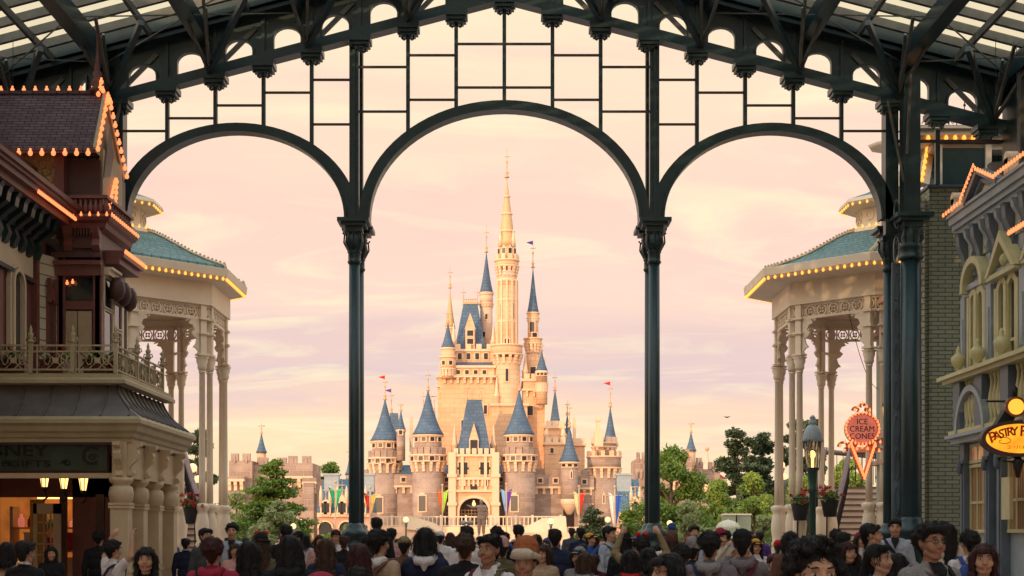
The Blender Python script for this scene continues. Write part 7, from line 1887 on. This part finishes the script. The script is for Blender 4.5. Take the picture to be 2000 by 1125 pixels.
def person(px, top, Y, label, pose='down', fem=False, face=0, top_c='black', bot_c='jeans', hair='short', hc=None, hat=None, hat_c=None, hat_c2=None, jacket=True, short=False, skin=None, head_turn=0, group='visitors in the crowd', extras=(), hmax=1.86):
    """face: 0 = back to the camera, else degrees turned from facing the camera (1 = facing it)"""
    z = Z(top, Y); extra = .0
    natural = 1.765 if not hat else {'cap': 1.785, 'beanie': 1.815, 'brim': 1.81, 'plush': 1.84, 'pom': 1.93}[hat]
    if hair == 'bun': natural = 1.795
    if hair == 'curly': natural = 1.785
    s = z/natural
    rz = PI if face == 0 else (math.radians(face) if face != 1 else 0)
    if isinstance(face, tuple): rz = math.radians(face[0])
    t = localthing('person', label, 'person', (X(px, Y), Y, 0), rz+R.uniform(-.06, .06), group, s)
    near = Y < 19 and face != 0
    me = get_body(pose, fem, near, jacket, short)
    link('body', me, t, [skin or M_skin, CL[top_c], CL[bot_c], CL['black'], M_lip])
    if hair: link('hair', get_hair(hair), t, [hc or HB])
    if face != 0 and Y < 26: face_parts(t)
    if hat: link('hat', get_hat(hat), t, [CL[hat_c], CL[hat_c2 or hat_c]] if hat in ('plush', 'pom') else [CL[hat_c]])
    for e in extras:
        b = MB()
        if e[0] == 'strap':       # cross-body strap
            d = e[2] if len(e) > 2 else 1
            pts = [Vector((d*-.14, .01, 1.475)), Vector((d*-.10, -.115, 1.40)), Vector((0, -.155, 1.27)), Vector((d*.11, -.14, 1.10)), Vector((d*.16, -.05, 1.0))]
            for i in range(4): b.bar(pts[i], pts[i+1], .04, .014, up=(0, -1, .2))
            pts = [Vector((p.x, -p.y*.98+.02, p.z)) for p in pts]
            for i in range(4): b.bar(pts[i], pts[i+1], .04, .014, up=(0, 1, .2))
            b.build('bag_strap', CL[e[1]], t)
        if e[0] == 'straps':
            for d in (-1, 1):
                c_ = e[1] if d < 0 or len(e) < 3 else e[2]
                m_ = MB(); pts = [Vector((d*.12, .10, 1.40)), Vector((d*.115, .04, 1.478)), Vector((d*.115, -.045, 1.462)), Vector((d*.12, -.125, 1.36)), Vector((d*.13, -.145, 1.22)), Vector((d*.15, -.10, 1.06))]
                for i in range(5): m_.bar(pts[i], pts[i+1], .048, .016, up=(0, -1, .6))
                m_.build('shoulder_strap', CL[c_], t)
        if e[0] == 'collar':
            b.add([Vector((s_*x, y, z_)) for s_ in (-1, 1) for (x, y, z_) in ((.0, -.085, 1.40), (.055, -.05, 1.50), (.075, .0, 1.52), (.115, -.075, 1.43), (.06, -.125, 1.385))], [(0, 1, 2, 3, 4), (9, 8, 7, 6, 5)])
            b.tube([(-.07, .0, 1.50), (-.06, .055, 1.515), (0, .085, 1.52), (.06, .055, 1.515), (.07, .0, 1.50)], .014, 6); b.build('collar', CL[e[1]], t)
        if e[0] == 'vneck':
            b.add([(-.05, -.105, 1.45), (.05, -.105, 1.45), (0, -.150, 1.34), (-.055, -.04, 1.50), (.055, -.04, 1.50)], [(0, 2, 1), (3, 0, 1, 4)]); b.build('undershirt', CL[e[1]], t)
        if e[0] == 'hood':
            me_ = HATS.get('hood') or remesh([(0, (-.09, .05, 1.47), (-.05, .12, 1.45), .035, .04), (0, (.09, .05, 1.47), (.05, .12, 1.45), .035, .04), (0, (-.06, .12, 1.44), (.06, .12, 1.44), .045, .045), (0, (0, .13, 1.42), (0, .13, 1.36), .05, .02), (0, (-.09, .04, 1.47), (-.06, -.07, 1.43), .03, .018), (0, (.09, .04, 1.47), (.06, -.07, 1.43), .03, .018)], .01, 2, False)
            HATS['hood'] = me_; link('hood', me_, t, [CL[e[1]]])
        if e[0] == 'glasses':
            for s_ in (-1, 1): b.tube([(s_*.034+.021*math.cos(a), -.094, 1.634+.016*math.sin(a)) for a in [k*PI/6 for k in range(13)]], .0022, 4, cap=False); b.tube([(s_*.054, -.092, 1.638), (s_*.078, .01, 1.635)], .0022, 4)
            b.tube([(-.013, -.096, 1.638), (.013, -.096, 1.638)], .0022, 4); b.build('glasses', M_blk, t)
        if e[0] == 'bow':
            for s_ in (-1, 1): b.ball((s_*.045, .03, 1.79), .036, 8, 6, (1.2, .5, .85))
            b.ball((0, .02, 1.79), .018, 6, 5); b.build('hair_bow', CL[e[1]], t)
        if e[0] == 'balls':
            for s_ in (-1, 1): b.ball((s_*.05, .03, 1.79), .035, 8, 6)
            b.build('headband', CL[e[1]], t)
    if len(extras) and ('pack' in [e[0] for e in extras]):
        c_ = [e[1] for e in extras if e[0] == 'pack'][0]; lb = [e[2] for e in extras if e[0] == 'pack'][0]
        g_ = localthing('backpack', lb, 'backpack', t.location, t.rotation_euler.z, None, s)
        me_ = HATS.get('pack') or remesh([(0, (-.09, .20, 1.30), (.09, .20, 1.30), .09, .09, (1, .8, 1.25)), (0, (-.09, .21, 1.12), (.09, .21, 1.12), .1, .1, (1, .85, 1.2)), (0, (-.06, .28, 1.10), (.06, .28, 1.10), .05, .05, (1, .8, 1.4)), (0, (-.03, .17, 1.43), (.03, .17, 1.43), .012, .012)], .011, 1, False)
        HATS['pack'] = me_; link('pack_body', me_, g_, [CL[c_]])
        b = MB()
        for d in (-1, 1):
            pts = [Vector((d*.10, .12, 1.41)), Vector((d*.115, .05, 1.482)), Vector((d*.115, -.045, 1.465)), Vector((d*.12, -.13, 1.36)), Vector((d*.15, -.12, 1.12)), Vector((d*.14, .1, 1.08))]
            for i in range(5): b.bar(pts[i], pts[i+1], .045, .014, up=(0, -1, .6))
        b.build('shoulder_strap', CL[c_], g_)
    if 'cam' in [e[0] for e in extras]:
        g_ = localthing('camera', 'black camera with long lens raised by the person in patterned hood', 'camera', t.location, t.rotation_euler.z, None, s)
        M = Matrix.Rotation(.5, 3, 'Y'); b = MB(); b.box((.0, -.42, 1.62), (.13, .07, .09)); b.box((0, -.42, 1.675), (.05, .05, .03)); b.build('camera_body', M_blk, g_)
        b = MB(); b.tube([(0, -.44, 1.62), (.03, -.55, 1.68), (.05, -.62, 1.72)], [.035, .04, .045], 14); b.build('lens', M_blk, g_)
    if 'phone' in [e[0] for e in extras]:
        lb = [e[1] for e in extras if e[0] == 'phone'][0]
        g_ = localthing('phone', lb, 'phone', t.location, t.rotation_euler.z, None, s)
        b = MB(); b.box((0, -.40, 1.60), (.15, .012, .075)); b.build('case', M_blk, g_); b = MB(); b.box((0, -.392, 1.60), (.138, .003, .066)); b.build('screen', emit('phone_screen', (.7, .6, .55), .5), g_)
    return t
pn = person
# near row, left to right
pn(15, 1057, 15.5, 'person with black bob in tan jacket, seen from behind at the left edge', top_c='beige', hair='bob', fem=True, extras=(('strap', 'maroon'),))
pn(50, 1054, 14, 'person in black suit with white collar, seen from behind before the glazed door', hair='short', extras=(('collar', 'white'),), face=160)
pn(193, 1036, 24, 'dark haired person behind the woman in the white blouse, beside the porch', top_c='black', hair='messy')
pn(222, 1054, 17, 'person with black hair and white blouse raising an arm beside the porch columns', top_c='white', pose='up', fem=True, hair='messy', short=True, extras=(('strap', 'navy'),), face=140)
pn(285, 1066, 12.5, 'woman with long black hair and fringe facing the camera in front of the porch', top_c='black', fem=True, face=6, hair='long', jacket=False)
pn(363, 1050, 27, 'child in navy sailor top beside the dark green pipe', top_c='navy', hair='short', extras=(('collar', 'paleblue'),))
pn(402, 1030, 22, 'man in dark grey jacket turned sideways behind the crimson jacket', top_c='darkgrey', face=50)
pn(453, 1021, 24, 'man in open pale grey jacket facing the camera by the left pavilion', top_c='paleblue', face=4, hair='messy', extras=(('vneck', 'black'),))
pn(416, 1049, 12, 'person with short dark hair in crimson jacket, seen from behind', top_c='crimson', hair='messy', hc=HM, extras=(('strap', 'black', -1), ('hood', 'crimson')))
pn(459, 1060, 22, 'brown haired child facing the camera below the man in pale jacket', top_c='pink', fem=True, face=8, hair='bob', hc=HBR)
pn(487, 1054, 12.5, 'woman with long straight black hair in black, left of the broad black coat', top_c='black', fem=True, hair='long')
pn(511, 1038, 17, 'person in black brimmed hat with a red flower bow', top_c='olive', fem=True, hair='long', hc=HBR, hat='brim', hat_c='black', extras=(('bow', 'red'),))
pn(560, 1023, 22, 'man with short hair standing above the broad black coat, seen from behind', top_c='black')
pn(567, 1043, 11.5, 'person in broad black hooded coat with long black hair, seen from behind', top_c='black', fem=True, hair='long', extras=(('hood', 'black'),))
pn(580, 1036, 27, 'person in black peaked cap beside the round lamp glow', top_c='white', hat='cap', hat_c='black', face=-60)
pn(637, 1050, 15.5, 'woman with long wavy brown hair in navy, seen from behind', top_c='navy', fem=True, hair='longwave', hc=HBR)
pn(624, 1044, 28, 'woman in pink cardigan facing the camera behind the wavy brown hair', top_c='pink', fem=True, face=15, hair='long', hc=HBR)
pn(656, 1033, 27, 'person in dark cap facing the camera left of the left steel column', top_c='white', hat='cap', hat_c='maroon', face=10, hair='short')
pn(672, 1045, 24, 'person with brown hair in black just left of the left column base', top_c='black', hair='short', hc=HBR)
pn(709, 1024, 33, 'person facing the camera just right of the left steel column', top_c='darkgrey', face=20)
pn(736, 1009, 25, 'tall man with short hair rising over the crowd right of the left column', top_c='black', hmax=2)
pn(741, 1033, 13.5, 'dark haired person in beige jacket with a white hood', top_c='beige', hair='messy', face=150, extras=(('hood', 'white'), ('strap', 'brown')))
pn(702, 1060, 12, 'woman with maroon hair and dark top below the left steel column', top_c='maroon', fem=True, hair='long', hc=HM)
pn(765, 1030, 26, 'person in pink shirt right of the white hood', top_c='pink')
pn(790, 1046, 19, 'person in khaki cap, seen from behind', top_c='brown', hat='cap', hat_c='khaki', face=176)
pn(831, 1028, 13.5, 'person holding up a camera, in navy jacket with pale patterned hood', top_c='navy', pose='photo', hair='bob', fem=True, extras=(('hood', 'white'), ('cam',)))
pn(908, 1041, 12.5, 'person with short hair in black print top left of the white shirts', top_c='black', hair='messy', hc=HBR, pose='bag')
pn(912, 1025, 19, 'person in white shirt with a white bow in black hair', top_c='white', extras=(('bow', 'white'),), fem=True)
pn(955, 1040, 10.8, 'young man in white shirt with dark red and green straps looking aside', top_c='white', jacket=False, face=-28, skin=M_skind, extras=(('collar', 'white'), ('straps', 'maroon', 'olive')))
pn(981, 1046, 18, 'person in pink knitted hat between the two men in white shirts', top_c='olive', hat='beanie', hat_c='pink')
pn(970, 1027, 25, 'dark haired person below the bronze statue', top_c='black', hair='messy')
pn(1013, 1023, 24, 'man in black jacket left of the plush hat, seen from behind', top_c='black', extras=(('strap', 'blue', -1),))
pn(1025, 1046, 9.8, 'man in brown and white plush hat with navy straps over white shirt', top_c='white', jacket=False, face=-14, skin=M_skind, hat='plush', hat_c='rust', hat_c2='cream', extras=(('collar', 'white'), ('straps', 'navy')))
pn(1060, 1062, 17, 'brown haired woman in beige looking down beside the plush hat', top_c='beige', fem=True, face=-20, hair='bob', hc=HBR)
pn(1084, 1031, 18.5, 'man in navy suit, seen from behind', top_c='navy')
pn(1117, 1030, 40, 'smaller of two people in dark jackets before the low pine', top_c='darkgrey')
pn(1134, 1029, 31, 'larger of two people in dark jackets before the low pine', top_c='navy')
pn(1130, 1066, 17, 'woman in grey peaked cap below the navy jackets', top_c='grey', fem=True, face=-30, hat='cap', hat_c='grey', hair='bob')
pn(1143, 1078, 15.5, 'child in grey hooded jacket below the grey cap', top_c='grey', fem=True, hair='bob', hc=HBR, face=165, extras=(('hood', 'grey'),))
pn(1161, 1042, 30, 'person in orange jacket', top_c='orange', fem=True, hair='long', hc=HBR)
pn(1191, 1026, 23, 'man in pale blue shirt looking down at his phone', top_c='paleblue', pose='bag', face=55, bot_c='cream', extras=(('strap', 'brown'),))
pn(1220, 1036, 19, 'person in black brimmed hat with long dark hair left of the right column', top_c='black', fem=True, hat='brim', hat_c='black', hair='long')
pn(1253, 1048, 17, 'person in red ball headband lifting a hand', top_c='khaki', pose='up', hair='messy', extras=(('balls', 'red'),))
pn(1160, 1082, 19, 'child with dark ponytail low beside the grey hood', top_c='maroon', fem=True, hair='tail', hc=HM)
pn(1231, 1072, 14.5, 'person with black hair and red scarf low before the right column', top_c='black', hair='bob', fem=True, extras=(('hood', 'red'),))
pn(1266, 1068, 15.5, 'person with black bob in olive below the right column base', top_c='olive', fem=True, hair='bob')
pn(1302, 1077, 8.4, 'older woman with glasses and black hair in profile, low in the centre right', top_c='beige', fem=True, face=-62, hair='bob', extras=(('glasses',),))
pn(1311, 1022, 20, 'tall person in dark brown hat with blue pompom right of the column', top_c='navy', fem=True, hat='pom', hat_c='brown', hat_c2='blue', hair='long', hc=HBR)
pn(1355, 1025, 27, 'man with short hair facing the camera behind the grey knitted hat', top_c='maroon', face=12)
pn(1352, 1047, 16.5, 'person in grey knitted hat and dark jacket', top_c='navy', hat='beanie', hat_c='grey')
pn(1330, 1062, 14, 'person with black hair in black behind the woman with glasses', top_c='black', hair='messy')
pn(1386, 1037, 12.3, 'man in grey jacket with black cross strap, seen from behind', top_c='greypurple', hair='messy', extras=(('strap', 'navy', -1), ('hood', 'grey')), face=170)
pn(1410, 1030, 24, 'person in purple-red hat with raised arms', top_c='cream', fem=True, pose='photo', hat='beanie', hat_c='crimson', hair='short', face=30)
pn(1449, 1031, 13.2, 'person in grey-purple jacket raising both arms, seen from behind', top_c='greypurple', pose='photo', hair='short', hat='cap', hat_c='black', extras=(('strap', 'maroon'), ('hood', 'greypurple')), face=172)
pn(1477, 1051, 23, 'person in yellow cap', top_c='white', fem=True, face=10, hat='cap', hat_c='yellow', hair='long')
pn(1543, 1036, 18, 'person with dark bob in brown jacket, seen from behind', top_c='brown', fem=True, hair='bob')
pn(1509, 1084, 20, 'child in dark cap beside the pavilion pedestal', top_c='black', hat='cap', hat_c='maroon', face=20)
pn(1595, 1049, 5.3, 'man with thick curly black hair very close to the camera, cut off below the eyes', top_c='navy', face=5, hair='curly')
pn(1632, 1033, 24, 'dark haired person at the foot of the stair rail', top_c='maroon', hair='messy')
pn(1648, 1037, 19, 'person with black hair between stair foot and curly hair', top_c='black', hair='short', face=150)
pn(1658, 1057, 15.5, 'woman with reddish fringe facing the camera beside the curly hair', top_c='black', fem=True, face=14, hair='bob', hc=HM)
pn(1681, 1038, 25, 'person in red cap', top_c='white', hat='cap', hat_c='crimson', face=15, hair='long', fem=True)
pn(1703, 1020, 15.5, 'man with short dark hair in profile carrying a red pack', top_c='blue', face=75)
pn(1718, 1060, 10.6, 'woman with tied black hair looking right, in pale top', top_c='paleblue', fem=True, jacket=False, face=48, hair='tail', skin=M_skin)
pn(1748, 1012, 22, 'man in blue-grey jacket facing the camera beside the heavy pillar', top_c='paleblue', face=-14, extras=(('vneck', 'black'), ('strap', 'black')))
pn(1752, 1078, 13, 'person with black hair in red jacket low before the pillar', top_c='red', fem=True, hair='long')
pn(1818, 1019, 9.4, 'man with glasses in grey hooded jacket with a black cross strap', top_c='grey', face=20, skin=M_skind, hair='messy', extras=(('hood', 'grey'), ('vneck', 'black'), ('strap', 'black', -1), ('glasses',)))
pn(1851, 1021, 20, 'woman with long black hair and cream top behind the man with glasses', top_c='cream', fem=True, hair='long')
pn(1842, 1018, 25, 'dark haired person furthest back along the green brick wall', top_c='maroon', hair='messy')
pn(1893, 1035, 14.8, 'person in white shirt with a blue backpack', top_c='white', hair='messy', jacket=False, extras=(('pack', 'blue', 'blue backpack on the person in white shirt'),))
pn(1921, 1059, 10.2, 'woman with long reddish brown hair facing the camera at the right', top_c='cream', fem=True, jacket=False, face=-8, hair='longwave', hc=HM)
pn(628, 1116, 5.2, 'person in crimson knitted hat at the bottom edge', top_c='black', hat='beanie', hat_c='crimson', hair='short')
pn(700, 1106, 9.5, 'person with dark hair at the bottom edge right of the crimson hat', top_c='black', hair='messy')
pn(330, 1040, 30, 'person in blue and white glimpsed between the porch columns', top_c='blue', fem=True, hair='short')
pn(100, 1066, 22, 'person in dark coat by the glazed door', top_c='black', face=20, fem=True, hair='long')

# the crowd further back: every head its own person
rnd = random.Random(21)
GR = [(rnd.uniform(*a), b_, c_) for a, b_, c_ in []]
tops = ['white', 'black', 'navy', 'cream', 'grey', 'paleblue', 'pink', 'blue', 'beige', 'purple', 'red', 'khaki', 'darkgrey', 'orange', 'yellow']
wt = [14, 5, 5, 6, 4, 6, 4, 3, 4, 2, 2, 3, 3, 1, 1]
occupied = []
zones = [(340, 470, 'beneath the left pavilion'), (470, 600, 'before the layered green tree'), (600, 690, 'before the blue-roofed boutique'), (700, 860, 'before the left part of the terrace'), (860, 1010, 'before the castle gate'), (1010, 1160, 'before the right part of the terrace'), (1160, 1268, 'left of the right column'), (1300, 1500, 'before the big round tree'), (1500, 1740, 'before the curved staircase')]
lst = []
tries = 0
while len(lst) < 165 and tries < 9000:
    tries += 1
    Y = rnd.choice([rnd.uniform(26, 36), rnd.uniform(30, 50), rnd.uniform(45, 70)])
    px = rnd.uniform(350, 1735)
    x = X(px, Y)
    if abs(x) < 3.5 and abs(x) > 2.5 and 29.3 < Y < 31.4: continue
    if 7.0 < abs(x) < 9 and 29 < Y < 31.4: continue
    if abs(x) > 6.6 and 36 < Y < 48: continue
    if abs(x) > 5.5 and Y < 30: continue
    if any((x-a)**2+(Y-b_)**2 < .5 for a, b_ in occupied): continue
    if abs(x-STATUE[0]) < 2.2 and abs(Y-STATUE[1]) < 2.5: continue
    occupied.append((x, Y)); lst.append((px, Y))
LAB = {}
recs = []
for (px, Y) in lst:
    h = rnd.choice([rnd.uniform(1.5, 1.62), rnd.uniform(1.6, 1.76), rnd.uniform(1.25, 1.5)])
    tc_ = rnd.choices(tops, wt)[0]; hk = rnd.choice(['short', 'short', 'messy', 'bob', 'long', 'tail']); hc_ = rnd.choice([HB, HB, HBR]); fem = hk in ('bob', 'long', 'tail')
    ht = rnd.choice([None]*5+['cap', 'beanie']); htc = rnd.choice(['white', 'yellow', 'black', 'blue', 'red', 'khaki']) if ht else None
    zn = next((z_[2] for z_ in zones if z_[0] <= px < z_[1]), 'beside the right steel column' if px > 1000 else 'beside the left steel column')
    dist_ = 'distant' if Y > 45 else ('mid-distance' if Y > 32 else 'nearer')
    cn = {'paleblue': 'pale blue', 'darkgrey': 'dark grey'}.get(tc_, tc_)
    lb = f"{dist_} person in {cn}" + (f" and {htc} {'cap' if ht == 'cap' else 'knit hat'}" if ht else f", {'black' if hc_ is HB else 'brown'} {'long hair' if hk == 'long' else 'short hair' if hk in ('short', 'messy') else hk if hk == 'bob' else 'ponytail'},") + f" {zn}"
    recs.append([px, Y, h, tc_, hk, hc_, fem, ht, htc, lb])
from collections import defaultdict
dd = defaultdict(list)
for r_ in recs: dd[r_[-1]].append(r_)
for k, v in dd.items():
    v.sort(key=lambda r: r[0])
    if len(v) > 1:
        for i, r_ in enumerate(v): r_[-1] = k.replace(' before ', ' ').replace(',', '')+', '+(['left', 'right'] if len(v) == 2 else ['leftmost', 'second', 'third', 'fourth', 'fifth', 'sixth', 'seventh', 'eighth'])[min(i, 7)]+' such'
for (px, Y, h, tc_, hk, hc_, fem, ht, htc, lb) in recs:
    top = CY-(h-H)*F/Y
    fc = rnd.choice([0, 0, 0, 0, 150, 60, -60, 15])
    po_ = rnd.choice(['down', 'down', 'walk', 'photo', 'bag']); pl_ = 'phone raised by the '+lb
    pn(px, top, Y, lb, extras=((('phone', pl_),) if po_ == 'photo' and len(pl_.split()) <= 16 else ()), pose=po_, fem=fem, face=fc, top_c=tc_, bot_c=rnd.choice(['jeans', 'black', 'khaki', 'darkgrey']), hair=hk, hc=hc_, hat=ht, hat_c=htc, group='visitors in the crowd beyond the arches')

# ------------------------------------------------------------------ bronze statue
M_bronze = paint('weathered_bronze', (.26, .17, .125), .55, .25, 4, .3, metal=.2)
st = thing('statue', 'bronze statue of a standing man in a suit raising one arm, before the castle gate', 'statue', (xs, Ys, 0))
Pb = [p for p in body('down', False, False, True, False)]
# raise the right arm outwards: rebuild that arm
Pb = [p for p in Pb if not (min(p[1][0], p[2][0]) < -.15 and 0.8 < p[1][2] < 1.42 and p[0] in (TOP, SK) and p[1][0] < -.14 and p[2][0] < -.14)]
sh = Vector((-.175, .01, 1.40)); e = Vector((-.38, -.10, 1.36)); w_ = Vector((-.56, -.25, 1.44))
Pb += [(TOP, sh, e, .066, .052), (TOP, e, w_, .05, .038)]+hand(w_, w_-e, (0, 0, -1), .2, -1)
Pb += [(BOT, (s_*.09, 0, .9), (s_*.10, -.01, .15), .10, .07) for s_ in (-1, 1)]+[(TOP, (-.08, 0, .85), (.08, 0, .85), .13, .13, (1, .85, 1))]
Pb += [(SK, (0, .03, 1.672), (0, .036, 1.676), .09, .088, (.93, 1.0, .92)), (TOP, (-.06, -.11, 1.42), (0, -.13, 1.22), .02, .012), (TOP, (.06, -.11, 1.42), (0, -.13, 1.22), .02, .012)]
me = remesh(Pb, .012, 1, False)
zb = Z(1046, Ys); o = link('figure', me, st, [M_bronze]); o.location = (0, 0, zb); sc_f = (Z(975, Ys)-zb)/1.76; o.scale = (sc_f*1.1, sc_f, sc_f)
b = MB(); b.lathe([(1.0, 0), (1.0, zb-.35), (.8, zb-.3), (.75, zb-.05), (.7, zb)], (xs, Ys, 0), 8, smooth=False); b.build('plinth', M_trimc, st)
